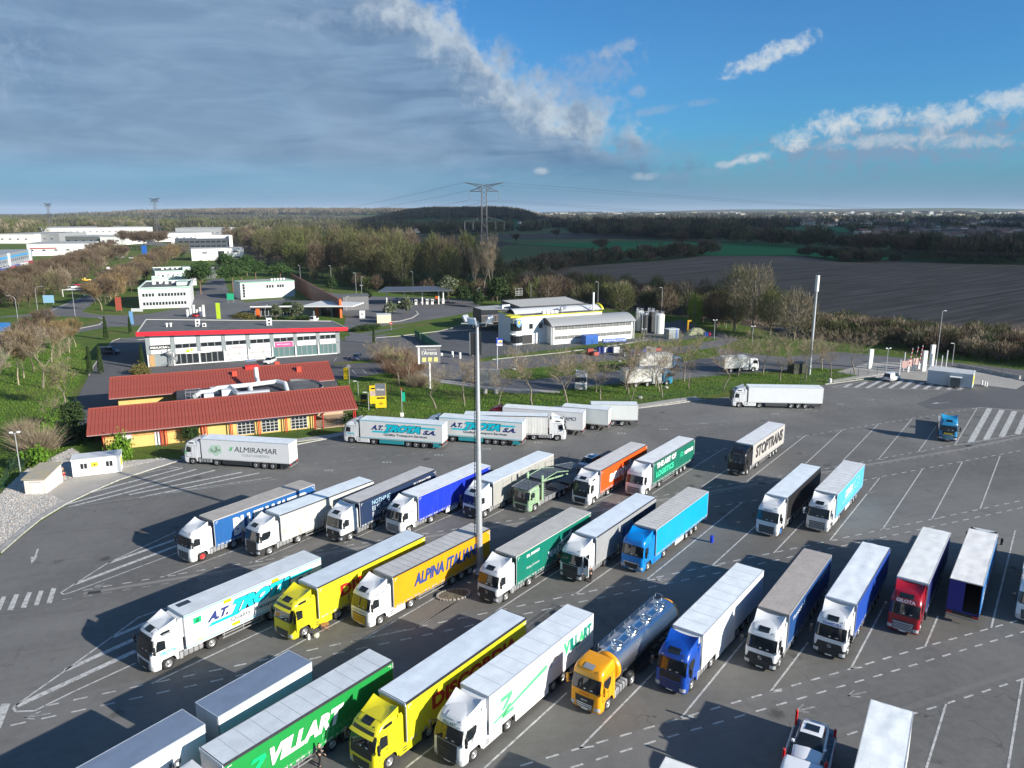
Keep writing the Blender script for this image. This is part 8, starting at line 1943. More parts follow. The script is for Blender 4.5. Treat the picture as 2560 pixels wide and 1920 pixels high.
def leafm(name,a,b_):
 m=bpy.data.materials.new(name);m.use_nodes=True;t=NT(m.node_tree);b=t.n['Principled BSDF']
 gm=t.new('ShaderNodeNewGeometry');oi=t.new('ShaderNodeObjectInfo')
 c=t.mix(gm.outputs['Random Per Island'],a,b_)
 c=t.mix(t.m('MULTIPLY',oi.outputs['Random'],.35),c,tuple(q*.6 for q in a))
 t.put(b.inputs['Base Color'],c);b.inputs['Roughness'].default_value=.8;b.inputs['Specular IOR Level'].default_value=.2
 return m
BARK=barkm('grey_bark',(.20,.17,.13));BARKD=barkm('dark_bark',(.10,.08,.06))
TWIG=leafm('twigs',(.32,.26,.18),(.20,.16,.11));TWIGB=leafm('brown_twigs',(.15,.105,.07),(.11,.085,.06));TWIGO=leafm('olive_twigs',(.125,.125,.05),(.085,.082,.045));TWIGY=leafm('ochre_twigs',(.26,.18,.08),(.17,.12,.07));TWIGG=leafm('greening_twigs',(.125,.15,.04),(.095,.10,.045))
LEAFG=leafm('dark_leaves',(.022,.048,.012),(.045,.075,.022));LEAFP=leafm('pine_needles',(.03,.07,.018),(.06,.11,.03));LEAFO=leafm('grey_green_leaves',(.09,.12,.06),(.16,.17,.11));LEAFY=leafm('fresh_leaves',(.16,.22,.03),(.24,.27,.06));LEAFB=leafm('bright_green_leaves',(.07,.16,.012),(.12,.22,.02))
def seg_mesh(segs,n=4):
 """segs: list of (p0, p1, r0, r1) -> prisms"""
 S_=np.array([(*a,*b_,r0,r1)for a,b_,r0,r1 in segs],float)
 p0,p1,r0,r1=S_[:,0:3],S_[:,3:6],S_[:,6],S_[:,7]
 d=p1-p0;d/=np.linalg.norm(d,axis=1,keepdims=True)+1e-9
 ref=np.where(np.abs(d[:,2:3])>.9,np.array([[1.,0,0]]),np.array([[0,0,1.]]))
 u=np.cross(d,ref);u/=np.linalg.norm(u,axis=1,keepdims=True)+1e-9;v=np.cross(d,u)
 V=[]
 for p,r in((p0,r0),(p1,r1)):
  for i in range(n):
   a=2*math.pi*i/n;V.append(p+(u*math.cos(a)+v*math.sin(a))*r[:,None])
 V=np.stack(V,1);m=len(S_)
 f=np.array([(i,(i+1)%n,n+(i+1)%n,n+i)for i in range(n)])
 return V.reshape(-1,3),(f[None]+2*n*np.arange(m)[:,None,None]).reshape(-1,4)
def skeleton(rnd,h,fork=.28,spread=.6,levels=4,kids=(3,4),up=.35,trunk=.16,lean=.05,ratio=.62):
 segs=[];tips=[]
 def grow(p,d,L,r,lv):
  steps=3 if lv<2 else 2
  for s in range(steps):
   d2=(d+Vector((rnd.uniform(-1,1),rnd.uniform(-1,1),rnd.uniform(-.3,1)*up))*.16).normalized()
   q=p+d2*(L/steps);r2=r*(.86 if s<steps-1 else.75)
   segs.append((tuple(p),tuple(q),r,r2));p,d,r=q,d2,r2
   if lv>=1 and s<steps-1 and lv<levels:
    side(p,d,L*.55,r*.55,lv+1)
  if lv>=levels:tips.append((p.copy(),d.copy()));return
  for k in range(rnd.randint(*kids)):side(p,d,L*ratio*rnd.uniform(.8,1.15),r*.68,lv+1)
 def side(p,d,L,r,lv):
  a=rnd.uniform(0,6.283);ax=Vector((math.cos(a),math.sin(a),0))
  nd=(d+ax*spread*rnd.uniform(.5,1.2)+Vector((0,0,up*.5))).normalized()
  grow(p,nd,L,r,lv)
 grow(Vector((0,0,0)),Vector((rnd.uniform(-lean,lean),rnd.uniform(-lean,lean),1)).normalized(),h*fork,trunk,0)
 return segs,tips
def blades(rng,C,D,n,L,w,spread,jitter):
 """n thin triangles around each centre C (m,3) pointing along D"""
 m=len(C);c=np.repeat(C,n,0)+rng.normal(0,jitter,(m*n,3));d=np.repeat(D,n,0)+rng.normal(0,spread,(m*n,3))
 d/=np.linalg.norm(d,axis=1,keepdims=True)+1e-9
 s=rng.normal(0,1,(m*n,3));s-=(s*d).sum(1,keepdims=True)*d;s/=np.linalg.norm(s,axis=1,keepdims=True)+1e-9
 ln=L*rng.uniform(.5,1.3,(m*n,1));ww=w*rng.uniform(.6,1.4,(m*n,1))
 V=np.stack([c-s*ww,c+s*ww,c+d*ln],1)
 return V.reshape(-1,3),np.arange(m*n*3).reshape(-1,3)
def quads(rng,C,size,nrm=None):
 m=len(C);a=rng.normal(0,1,(m,3));a/=np.linalg.norm(a,axis=1,keepdims=True);b_=rng.normal(0,1,(m,3));b_-=(b_*a).sum(1,keepdims=True)*a;b_/=np.linalg.norm(b_,axis=1,keepdims=True)
 s=size*rng.uniform(.6,1.3,(m,1));V=np.stack([C-a*s,C+b_*s*.7,C+a*s,C-b_*s*.7],1)
 return V.reshape(-1,3),np.arange(m*4).reshape(-1,4)
def tree_proto(seed,h,kind):
 rnd=random.Random(seed);rng=np.random.default_rng(seed)
 P=dict(lot=dict(fork=.24,spread=.75,levels=4,kids=(2,3),up=.35,trunk=.16,ratio=.80,lean=.02),vase=dict(fork=.20,spread=.7,levels=4,kids=(3,3),up=.4,trunk=.2,ratio=.80,lean=.02),poplar=dict(fork=.16,spread=.34,levels=4,kids=(3,4),up=.9,trunk=.55,ratio=.80))[kind]
 segs,tips=skeleton(rnd,h,**P)
 zmax=max(s[1][2]for s in segs);k=h/zmax
 rr=sorted(math.hypot(t[0].x,t[0].y)for t in tips)[int(len(tips)*.9)]*k
 q_=k*{'lot':.40,'vase':.36,'poplar':.24}[kind]*h/rr
 segs=[((a[0]*q_,a[1]*q_,a[2]*k),(b_[0]*q_,b_[1]*q_,b_[2]*k),r0,r1)for a,b_,r0,r1 in segs]
 thick=[s for s in segs if s[2]>.035];thin=[s for s in segs if s[2]<=.035]
 V,F=seg_mesh([(a,b_,max(r0,.03),max(r1,.025))for a,b_,r0,r1 in thick],5)
 C=np.array([(t[0].x*q_,t[0].y*q_,t[0].z*k)for t in tips]);D=np.array([tuple(t[1])for t in tips])
 return(V,F),thin,C,D,k
TP={}
def bare_tree_proto(key,seed,h,kind,tw=TWIG,bark=BARK,nb=9,L=.9,w=.016,green=None):
 (V,F),thin,C,D,k=tree_proto(seed,h,kind)
 rng=np.random.default_rng(seed+5)
 tm_=np_mesh('trunk',V,F,bark,smooth=True)
 V2,F2=seg_mesh([(a,b_,max(r0,.018),max(r1,.014))for a,b_,r0,r1 in thin],3)if thin else(np.zeros((0,3)),np.zeros((0,4),int))
 F2t=np.concatenate([F2[:,[0,1,2]],F2[:,[0,2,3]]])if len(F2)else np.zeros((0,3),int)
 V3,F3=blades(rng,C,D,nb,L,w,.45,.18)
 VV=np.concatenate([V2,V3]);FF=np.concatenate([F2t,F3+len(V2)]);MI=None;ms=[tw]
 if green is not None:
  idx=rng.choice(len(C),max(1,int(len(C)*.9)),replace=True)
  V4,F4=blades(rng,C[idx],D[idx],5,.28,.05,1.2,.35)
  MI=np.concatenate([np.zeros(len(FF)),np.ones(len(F4))]);FF=np.concatenate([FF,F4+len(VV)]);VV=np.concatenate([VV,V4]);ms=[tw,green]
 TP[key]=(tm_,np_mesh('crown',VV,FF,ms,MI=MI))
 return TP[key]
for i in range(4):bare_tree_proto('lot%d'%i,11+i,9.0,'lot',TWIG)
bare_tree_proto('lotg',31,9.0,'lot',TWIG,green=LEAFY)
for i in range(3):bare_tree_proto('vase%d'%i,41+i,12.0,'vase',TWIGB,BARKD,nb=16,L=1.7,w=.04)
bare_tree_proto('vasey',51,11.0,'vase',TWIGY,barkm('pale_bark',(.30,.25,.17)),nb=10,L=1.2,w=.03)
bare_tree_proto('poplar',61,27.0,'poplar',TWIG,BARK,nb=5,L=1.9,w=.035)
bare_tree_proto('yellow',71,8.0,'lot',TWIG,green=LEAFY)
ORD=['first','second','third','fourth','fifth','sixth','seventh','eighth','ninth','tenth','eleventh','twelfth','thirteenth','fourteenth','fifteenth','sixteenth','seventeenth','eighteenth','nineteenth','twentieth','twenty first','twenty second','twenty third','twenty fourth','twenty fifth','twenty sixth','twenty seventh','twenty eighth','twenty ninth','thirtieth','thirty first','thirty second','thirty third','thirty fourth','thirty fifth','thirty sixth','thirty seventh','thirty eighth','thirty ninth','fortieth']
rt=random.Random(99)
def put_tree(key,label,px_,s=1.0,group=None,name='tree',sxy=None,p=None):
 p=p or g(*px_);tm_,cm_=TP[key]
 t_=thing(name,label,'tree',p,rt.uniform(0,6.28),group);t_.scale=(sxy or s,sxy or s,s)
 link(tm_,'trunk',t_);link(cm_,'crown',t_)
 return t_
lot=[(962,932,.8),(998,964,.85),(1022.5,959,.85),(1090,1021,.85),(1161,1015,.9),(1246,1011,.8),(1329,1012,1.15),(1409,989,.95),(1418,1008,1.0),(1489.6,981,.8),(1500.6,999,.85),(1565.5,972,1.1),(1571.8,986,1.0),(1578,1003.5,.75),(1638,967,1.0),(1648,978,1.0),(1656,994,.85),(1709.5,954,1.0),(1722,972,.75),(1807.6,975,.95),(1844,942,.95),(1907.5,934,.95),(1949.6,953,.75),(1969,926,.9),(2013.5,950,.95),(2054.6,924,1.0),(2076.8,942,.9),(2137,934,.95)]
lot.sort()
for i,(x,y,s_)in enumerate(lot):
 key='lotg' if i in(11,17,1)else 'lot%d'%(i%4)
 put_tree(key,ORD[i]+' bare tree from the left behind the truck park',(x,y),s_*1.1,'bare trees in the grass strip behind the truck park',sxy=s_*1.25)
for i,(k_,x,y,s_,lb)in enumerate((('lot0',108,970,1.5,'large bare tree in the middle of the lawn left of the restaurant'),('yellow',168,1015,1.15,'low spreading tree with yellow green leaves left of the red roofs'),('vasey',47,963,1.0,'slim pale trunked tree near the side road'),('vasey',60,945,1.0,'yellowish tree behind the large bare tree on the left'),('vase0',85,930,.95,'brown twiggy tree behind the large bare one'),('vasey',130,905,.9,'ochre tree nearer the roundabout, left of the cypresses'),('vasey',150,890,.85,'ochre tree in the row at the roundabout, second'),('vasey',174,882,.8,'ochre tree in the row at the roundabout, third'),('vasey',190,868,.7,'ochre tree at the right end of the roundabout row'),('vase1',110,880,.9,'brown tree between the side road and the ochre trees'),('lot2',-10,990,1.2,'bare tree cut by the left edge below the side road'),('lot3',137,1064,.55,'small pollarded tree with pale limbs above the gravel bed'))):
 put_tree(k_,lb,(x,y),s_,'trees on the lawn left of the restaurant')
av=[]
for t in np.linspace(0,1,24):av.append((-20+330*t**.8,800-150*t**.85,.9))
for t in np.linspace(0,1,20):av.append((-30+330*t,770-112*t,1.0))
for t in np.linspace(0,1,16):av.append((255+175*t,775-128*t**.8,.95))
for t in np.linspace(0,1,12):av.append((240+150*t,762-105*t,.85))
av2=[(a,b_,c)for a,b_,c in av]
for i,(x,y,s_)in enumerate(av2):
 w_=i<44
 rown,k0=(('front',0)if i<24 else('back',24))if w_ else(('front',44)if i<60 else('back',60))
 if i<24:x-=28;y-=22
 put_tree('vase%d'%(i%3)if w_ or i%3==0 else 'vasey',ORD[i-k0]+(' brown' if w_ else ' ochre')+' tree from the lower end, '+rown+' row '+('left' if w_ else 'right')+' of the avenue',(x+rt.uniform(-3,3),y+rt.uniform(-2,2)),s_*rt.uniform(.85,1.1),'leafless trees lining the left of the avenue' if w_ else 'leafless trees lining the right of the avenue',sxy=s_*1.25)
for i,(x,y)in enumerate(((330,622),(338,618),(350,620),(360,616),(372,618),(384,622),(393,617),(405,620),(318,616),(305,618),(412,616),(342,626),(365,626),(398,626))):
 put_tree('vase%d'%(i%3),ORD[i]+' grey leafless tree at the avenue top',(x,y),1.35,'leafless trees at the top end of the avenue')
put_tree('poplar','huge bare poplar group standing before the electricity pylon',(1207,742),1.0,'bare poplars before the pylon',sxy=.9)
put_tree('poplar','bare poplar right beside the huge one before the pylon',(1228,744),.93,'bare poplars before the pylon',sxy=.85)
put_tree('poplar','bare poplar left beside the huge one before the pylon',(1190,738),.80,'bare poplars before the pylon',sxy=.8)
wood_q=1
def leafy(seed,n,shape,size,m):
 rng=np.random.default_rng(seed);rnd=random.Random(seed)
 if shape=='pine':
  cs=[(rnd.uniform(-3.2,3.2),rnd.uniform(-3.2,3.2))for _ in range(26)];cs=[(x,y)for x,y in cs if x*x+y*y<11]
  C=np.concatenate([rng.normal(0,1,(n//len(cs),3))*np.array([.75,.75,.55])+np.array([x,y,6.9-.17*(x*x+y*y)+rnd.uniform(-.4,.4)])for x,y in cs])
 elif shape=='cypress':
  z=rng.uniform(0,1,n)**.8;a=rng.uniform(0,6.283,n);r=.62*(1-z)**.45*(.75+.35*rng.uniform(0,1,n));C=np.stack([r*np.cos(a),r*np.sin(a),.25+z*6.2],1)
 elif shape=='round':
  cs=[Vector((rnd.gauss(0,1),rnd.gauss(0,1),rnd.gauss(0,1))).normalized()*rnd.uniform(.5,1.0)for _ in range(22)]
  C=np.concatenate([rng.normal(0,.38,(n//len(cs),3))+np.array([c_.x*1.7,c_.y*1.7,3.1+c_.z*1.7])for c_ in cs])
 elif shape=='bush':
  cs=[(rnd.uniform(-1.3,1.3),rnd.uniform(-1.1,1.1),rnd.uniform(.4,1.3))for _ in range(14)]
  C=np.concatenate([rng.normal(0,.36,(n//len(cs),3))+np.array(c_)for c_ in cs]);C[:,2]=np.abs(C[:,2])
 V,F=quads(rng,C,size)
 return np_mesh('crown',V,F,m)
LF={'pine':leafy(1,5200,'pine',.22,LEAFP),'pine2':leafy(2,5200,'pine',.22,LEAFP),'cypress':leafy(3,2600,'cypress',.12,LEAFG),'round':leafy(4,3600,'round',.20,LEAFG),'olive':leafy(5,3600,'round',.20,LEAFO),'bush':leafy(6,1800,'bush',.15,LEAFG),'bushy':leafy(7,1800,'bush',.14,LEAFB),'busho':leafy(8,1800,'bush',.14,leafm('olive_leaves',(.10,.10,.025),(.16,.13,.04)))}
tk_=np_mesh('trunk',*seg_mesh([((0,0,0),(.1,.05,2.4),.26,.2),((.1,.05,2.4),(-.1,0,5.0),.2,.14),((-.1,0,4.0),(1.6,.3,6.1),.13,.07),((-.1,0,3.8),(-1.5,-.6,6.0),.13,.07),((-.1,0,4.4),(.2,1.6,6.2),.12,.06),((-.1,0,4.4),(.1,-1.7,6.0),.12,.06)],6),barkm('pine_bark',(.16,.10,.07)))
ts_=np_mesh('trunk',*seg_mesh([((0,0,0),(0,0,2.4),.14,.10),((0,0,1.8),(.7,.3,3.2),.08,.04),((0,0,1.8),(-.6,.3,3.3),.08,.04),((0,0,1.8),(0,-.7,3.2),.08,.04)],6),BARKD)
st2=np_mesh('stem',*seg_mesh([((0,0,0),(0,0,.9),.06,.04),((0,0,.1),(.5,.2,.9),.04,.02),((0,0,.1),(-.5,.1,.9),.04,.02)],5),BARKD)
def leafy_at(kind,label,px_,s=1.0,name='tree',cat='tree',group=None,sz=None):
 t_=thing(name,label,cat,g(*px_),rt.uniform(0,6.28),group);t_.scale=(s,s,sz or s)
 link(LF[kind],'crown',t_)
 if 'pine' in kind:link(tk_,'trunk',t_)
 elif kind in('round','olive'):link(ts_,'trunk',t_)
 else:link(st2,'stem',t_)
 return t_
for i,(x,y,s_,lb)in enumerate(((502,735,1.25,'umbrella pine right of the nearest pale office block'),(505,705,1.1,'umbrella pine behind the pale office blocks'),(566,688,1.2,'umbrella pine at the far end of the office road'),(583,730,1.25,'umbrella pine left of the grey workshop'),(605,715,1.2,'umbrella pine behind the left corner of the workshop'),(640,710,1.2,'umbrella pine behind the middle of the workshop'),(618,690,1.15,'umbrella pine farther behind the workshop'),(702,718,1.15,'umbrella pine behind the right end of the workshop'))):
 leafy_at('pine' if i%2 else 'pine2',lb,(x,y),s_*1.25,'umbrella_pine','tree','umbrella pines around the office park')
for i,(x,y,s_,lb)in enumerate(((266,849,1.05,'cypress left of the office car park, left one'),(326,833,.8,'cypress at the corner of the office roof'),(226,936,1.0,'cypress at the lower car park edge, left one'),(253,934,1.0,'cypress at the lower car park edge, right one'),(357,922,.9,'cypress before the office entrance'),(935,860,.7,'slim cypress on the driveway verge right of the office'))):
 leafy_at('cypress',lb,(x,y),s_,'cypress','tree','slim cypresses')
for i,(k_,x,y,s_,lb)in enumerate((('round',918,752,1.0,'round clipped tree before the fuel canopy'),('olive',976,798,1.15,'silvery shrub tree left of the station kerb'),('olive',1016,785,1.15,'silvery shrub tree beside the kerb bend'),('olive',690,800,1.0,'silvery tree before the shop, left'),('olive',745,800,1.15,'silvery tree before the shop, middle'),('round',720,790,1.0,'dark tree between the silvery ones before the shop'),('olive',1120,755,2.0,'large silvery tree at the right end of the fuel canopy'),('round',1158,760,1.4,'dark tree right of the large silvery one'),('round',1243,755,2.0,'dark evergreen right of the bare poplars'),('round',1195,768,1.2,'dark shrub tree before the poplars'),('round',828,728,1.3,'dark tree on the grass behind the orange wall'),('busho',620,800,1.3,'yellowish palm like shrub beside the shop canopy'),('round',185,1075,.95,'dark evergreen shrub in the shade left of the restaurant'),('round',520,1082,.85,'dark leafy shrub against the yellow wall'),('round',480,1108,.6,'dark shrub behind the white and green truck cab'))):
 leafy_at(k_,lb,(x,y),s_,'leafy_tree','tree')
for i,(k_,x,y,s_,sz,lb)in enumerate((('bushy',303,1143,1.05,1.9,'bright green bush right of the white cabin'),('bushy',100,1160,1.5,1.3,'bright green low shrub behind the hut'),('bushy',120,1090,1.2,1.3,'green shrub above the brown thicket'),('bush',60,1165,1.3,1.0,'dark hedge shrub near the lamp'),('bush',205,1100,2.0,1.4,'dark shrub at the corner of the restaurant'),('busho',352,935,1.1,1.2,'yellow green bush at the foot of the office cypress'),('bush',915,825,1.8,.8,'clipped hedge left part before the cream kiosk'),('bush',895,828,1.6,.7,'low shrub left of the clipped hedge'),('bush',930,822,1.6,.8,'clipped hedge right part before the cream kiosk'),('busho',600,793,1.6,.8,'low hedge at the shop entrance'),('bush',880,1060,1.0,1.0,'dark plants below the right end of the red roof'),('bush',760,800,1.8,.8,'low hedge below the pale canopy'),('bush',1000,770,1.8,.9,'low hedge behind the silvery shrubs'))):
 leafy_at(k_,lb,(x,y),s_,'shrub','shrub',sz=sz)
def thicket(seed,n,R0,H,m,L=1.0,w=.02):
 rng=np.random.default_rng(seed);C=rng.normal(0,.3,(n,3))*np.array([R0,R0,.2]);C[:,2]=np.abs(C[:,2])
 D=C*np.array([1.4,1.4,0])/R0+np.array([0,0,1.0])
 V,F=blades(rng,C,D,1,H,w,.35,.1)
 return np_mesh('crown',V,F,m)
thk=thicket(3,1500,1.6,2.6,TWIG,w=.022);thk2=thicket(4,1500,1.6,2.6,leafm('red_twigs',(.25,.15,.10),(.18,.12,.08)),w=.022)
for(x,y,s_,lb,mm_)in((95,1125,1.6,'brown leafless thicket above the hut',thk),(1020,945,1.3,'reddish leafless shrub by the driveway bend',thk2),(985,930,1.3,'reddish leafless shrub left of the driveway bend',thk2),(1045,965,1.2,'leafless shrub under the billboard',thk),(965,905,1.4,'pinkish leafless shrub at the car park end',thk2),(1010,905,1.5,'reddish shrub mass beside the curved road',thk2),(1040,925,1.3,'reddish shrub mass nearer the billboard',thk2),(60,1090,1.2,'leafless bush on the left lawn',thk)):
 t_=thing('bare_shrub',lb,'shrub',g(x,y),rt.uniform(0,6));t_.scale=(s_,s_,s_*.9);link(mm_,'twigs',t_)
def crown_cloud(rng,n,rx,rz_,L,w):
 u=rng.normal(0,1,(n,3));u/=np.linalg.norm(u,axis=1,keepdims=True);r=rng.uniform(.35,1,(n,1))**.5
 lump=1+.22*np.sin(u[:,:1]*5+rng.uniform(0,6))*np.cos(u[:,1:2]*4+rng.uniform(0,6))
 C=u*r*lump*np.array([rx,rx,rz_]);D=u*np.array([.7,.7,.4])+np.array([0,0,.9])
 return blades(rng,C,D,1,L,w,.35,.3)
def wood(name,label,spots,mats,seed,n=700,L=2.0,w=.13,trunk=True):
 rng=np.random.default_rng(seed);VV=[];FF=[];MI=[];off=0;segs=[]
 for(p,h,rx)in spots:
  V,F=crown_cloud(rng,int(n*rng.uniform(.8,1.2)),rx,h*.40,L,w)
  V=V+np.array([p.x,p.y,h*.60]);k=int(rng.integers(len(mats)))
  VV.append(V);FF.append(F+off);MI.append(np.full(len(F),k));off+=len(V)
  segs.append(((p.x,p.y,0),(p.x+rng.uniform(-1,1),p.y,h*.75),.28,.08))
  for _ in range(4):segs.append(((p.x,p.y,h*rng.uniform(.2,.4)),(p.x+rng.uniform(-rx,rx)*.8,p.y+rng.uniform(-rx,rx)*.8,h*rng.uniform(.7,.98)),.13,.04))
 if trunk:
  V,F=seg_mesh(segs,3);F=np.concatenate([F[:,[0,1,2]],F[:,[0,2,3]]]);VV.append(V);FF.append(F+off);MI.append(np.full(len(F),len(mats)))
 me=np_mesh(name,np.concatenate(VV),np.concatenate(FF),list(mats)+[BARKD],MI=np.concatenate(MI))
 return tag(link(me,name),kind='stuff')
rw=random.Random(4)
def scatter(poly,n,h,rx):
 P=resolve(poly);xs_=[p[0]for p in P];ys_=[p[1]for p in P];out_=[]
 tries=0
 while len(out_)<n and tries<n*60:
  tries+=1;x,y=rw.uniform(min(xs_),max(xs_)),rw.uniform(min(ys_),max(ys_))
  if inside(np.array([x]),np.array([y]),P)[0]:out_.append((Vector((x,y,0)),rw.uniform(*h),rw.uniform(*rx)))
 return out_
wood('roadside_thicket','',scatter([(-40,800),(100,762),(190,722),(250,684),(300,655),(335,640),(275,638),(200,662),(100,700),(-40,745)],120,(8,11.5),(2.6,4.2)),[TWIGB,TWIGB,TWIGO,TWIG],31,420,1.8,.08)
wood('roadside_thicket','',scatter([(262,752),(290,762),(330,742),(372,704),(420,668),(470,640),(440,632),(385,655),(330,688),(282,722)],60,(8,11.5),(2.6,4.2)),[TWIGB,TWIGY,TWIGO,TWIGB],32,420,1.8,.08)
wood('woodland','',scatter([(760,700),(900,722),(1000,730),(1170,742),(1240,730),(1190,690),(1130,668),(1000,655),(860,640),(700,630),(620,640),(640,665)],135,(17,26),(4.0,6.5)),[TWIGO,TWIGO,TWIGO,TWIGG,TWIG,TWIGB],1,1500,2.6,.10)
wood('woodland','',scatter([(620,645),(690,636),(760,612),(620,600),(560,612),(600,640)],45,(15,22),(4.0,7)),[TWIGB,TWIG,TWIGO],2,900,3.0,.16)
wood('scrub_edge','',scatter([(760,704),(900,726),(1050,737),(1200,752),(1320,760),(1290,735),(1100,725),(900,712)],60,(4,8),(2.0,3.5)),[TWIGO,LEAFG,TWIGB,TWIGG],3,700,1.2,.09)
wood('scrub_edge','',scatter([(1250,745),(1400,760),(1560,775),(1700,800),(1850,830),(1900,800),(1740,755),(1600,738),(1450,722),(1300,715)],120,(5,10),(2.2,4.0)),[TWIGO,TWIGB,TWIG,TWIGB,TWIGG],4,900,1.6,.07)
for i,(x,y,h,rx,ms_,lb)in enumerate(((1835,828,20,5.5,[TWIGO],'tall olive tinted tree left of the willow group'),(1880,835,21,6.5,[TWIGO,TWIG],'tallest tree of the group left of the antenna mast'),(1925,838,14,4.5,[TWIGG],'yellow green willow left of the antenna mast'),(1985,850,14,5.5,[TWIG,TWIGO],'bare spreading tree just left of the antenna mast'),(1735,822,10.5,1.8,[leafm('spring_green',(.16,.24,.02),(.2,.28,.04))],'slender bright green tree in the scrub'),(1555,790,11,4.5,[TWIGG,TWIGO],'greenish tree behind the right end of the wash hall'),(1790,822,12,4.0,[TWIGB],'brown tree left of the tall group'),(1370,772,12,4.5,[TWIGB],'dark bare tree behind the black building'))):
 p=g(x,y);rng=np.random.default_rng(200+i);V,F=crown_cloud(rng,3600 if rx>3 else 1500,rx,h*.42,1.7,.045);t_=thing('tree',lb,'tree',p);link(np_mesh('crown',V+np.array([0,0,h*.57]),F,ms_,MI=rng.integers(0,len(ms_),len(F))),'crown',t_)
 rs_=random.Random(i);sg=[((0,0,0),(.2,0,h*.5),.3,.18),((.2,0,h*.5),(0,.3,h*.9),.18,.04)]+[((.1,0,h*rs_.uniform(.12,.45)),(rs_.uniform(-rx,rx)*.8,rs_.uniform(-rx,rx)*.8,h*rs_.uniform(.6,.95)),.12,.03)for _ in range(14)]
 link(np_mesh('trunk',*seg_mesh(sg,5),BARK),'trunk',t_)
wood('bramble_hedge','',scatter([(2020,845),(2200,862),(2400,895),(2560,912),(2700,930),(2700,880),(2560,862),(2350,845),(2150,825),(2020,818)],230,(2.6,6.0),(2.0,3.4)),[TWIGO,LEAFG,TWIGB,TWIG,leafm('bramble',(.05,.07,.02),(.09,.09,.035))],5,620,1.1,.06)
def row_spots(pts,n,h,rx,jit=4):
 P=[Vector((*q_,0))for q_ in resolve(pts)];out_=[];ds=[0]
 for i in range(len(P)-1):ds.append(ds[-1]+(P[i+1]-P[i]).length)
 for k in range(n):
  s_=rw.uniform(0,ds[-1])
  for i in range(len(P)-1):
   if s_<=ds[i+1]:p=P[i].lerp(P[i+1],(s_-ds[i])/(ds[i+1]-ds[i]));break
  out_.append((p+Vector((rw.uniform(-jit,jit),rw.uniform(-jit,jit),0)),rw.uniform(*h),rw.uniform(*rx)))
 return out_
DK_=leafm('dark_scrub',(.045,.055,.03),(.075,.065,.04))
wood('hedgerow','',row_spots([(1270,700),(1330,690),(1400,668),(1500,658),(1600,650),(1720,640),(1780,636)],110,(4,11),(3,6),6),[DK_,TWIGB,TWIGO],6,260,3,.3)
wood('hedgerow','',row_spots([(2025,642),(2120,648),(2110,655),(2240,655)],36,(5,10),(3,6),8),[DK_,TWIGB,TWIGO],7,260,3,.3)
wood('tree_belt','',scatter([(1430,588),(1560,595),(1800,607),(1950,617),(2080,625),(2200,636),(2400,660),(2560,664),(2700,642),(2700,630),(2400,630),(2200,622),(2000,611),(1850,601),(1700,592),(1500,580)],260,(11,18),(6,10)),[DK_,DK_,TWIGB,TWIGO],8,330,5,.5,trunk=False)
wood('tree_belt','',scatter([(1430,580),(1600,585),(1850,583),(1990,574),(1950,567),(1700,567),(1500,567),(1420,570)],170,(14,22),(10,18)),[DK_,TWIGB,TWIGO],9,200,8,1.0,trunk=False)
for i,(x,y,h)in enumerate(((1500,635,13),(1505,633,12),(1695,632,18),(1755,640,14),(2170,650,20),(2260,652,18),(1660,612,14),(1390,600,14),(1290,612,12))):
 tm_,cm_=TP['vase%d'%(i%3)];t_=thing('tree',ORD[i]+' lone field tree, counting clumps across the green fields','tree',g(x,y),i);t_.scale=(h/12*1.3,h/12*1.3,h/12);link(tm_,'trunk',t_);link(cm_,'crown',t_)
wood('tree_belt','',scatter([(-60,606),(60,604),(110,592),(95,575),(-60,570)],70,(12,24),(7,12)),[TWIGG,TWIGO,TWIG],10,330,4,.45,trunk=False)
wood('tree_belt','',scatter([(195,588),(390,584),(400,570),(345,566),(200,576)],90,(12,20),(7,12)),[TWIGG,TWIGO,TWIG,DK_],11,300,5,.5,trunk=False)
wood('tree_belt','',scatter([(-80,566),(350,562),(700,566),(760,575),(560,583),(430,585),(395,572),(350,556),(0,552)],300,(12,20),(10,18)),[TWIGO,TWIGO,DK_,TWIGG],12,210,8,.9,trunk=False)
wood('tree_belt','',scatter([(700,600),(900,592),(1100,590),(1260,588),(1280,575),(1000,572),(700,575)],150,(10,17),(8,14)),[DK_,DK_,TWIGO],13,210,7,.8,trunk=False)
def hill_spots(cx,cy,sx,sy,n,h,rx):
 out_=[]
 for _ in range(n):
  x,y=rw.uniform(cx-sx,cx+sx),rw.uniform(cy-sy,cy+sy);out_.append((x,y,hillz(x,y),rw.uniform(*h),rw.uniform(*rx)))
 return out_
def hill_wood(name,spots,mats,seed,n=90,L=12,w=2.2):
 rng=np.random.default_rng(seed);VV=[];FF=[];MI=[];off=0
 for(x,y,z,h,rx)in spots:
  V,F=crown_cloud(rng,n,rx,h*.5,L,w);V=V+np.array([x,y,z+h*.45]);VV.append(V);FF.append(F+off);MI.append(np.full(len(F),int(rng.integers(len(mats)))));off+=len(V)
 return tag(link(np_mesh(name,np.concatenate(VV),np.concatenate(FF),mats,MI=np.concatenate(MI)),name),kind='stuff')
HB=leafm('beige_far_wood',(.20,.16,.11),(.15,.12,.085))
hill_wood('hill_wood',hill_spots(-200,2760,270,210,420,(8,14),(12,20))+hill_spots(-480,2760,200,120,90,(8,12),(12,20)),[DK_],21)
hill_wood('hill_wood',hill_spots(-190,3060,290,110,170,(8,13),(14,22))+hill_spots(60,3000,140,140,60,(7,12),(12,20)),[HB],22)
hill_wood('hill_wood',hill_spots(-1200,4600,1250,420,800,(9,14),(26,44)),[HB,leafm('beige_far_wood2',(.16,.135,.09),(.13,.11,.075))],23,110,16,3)
fs=[]
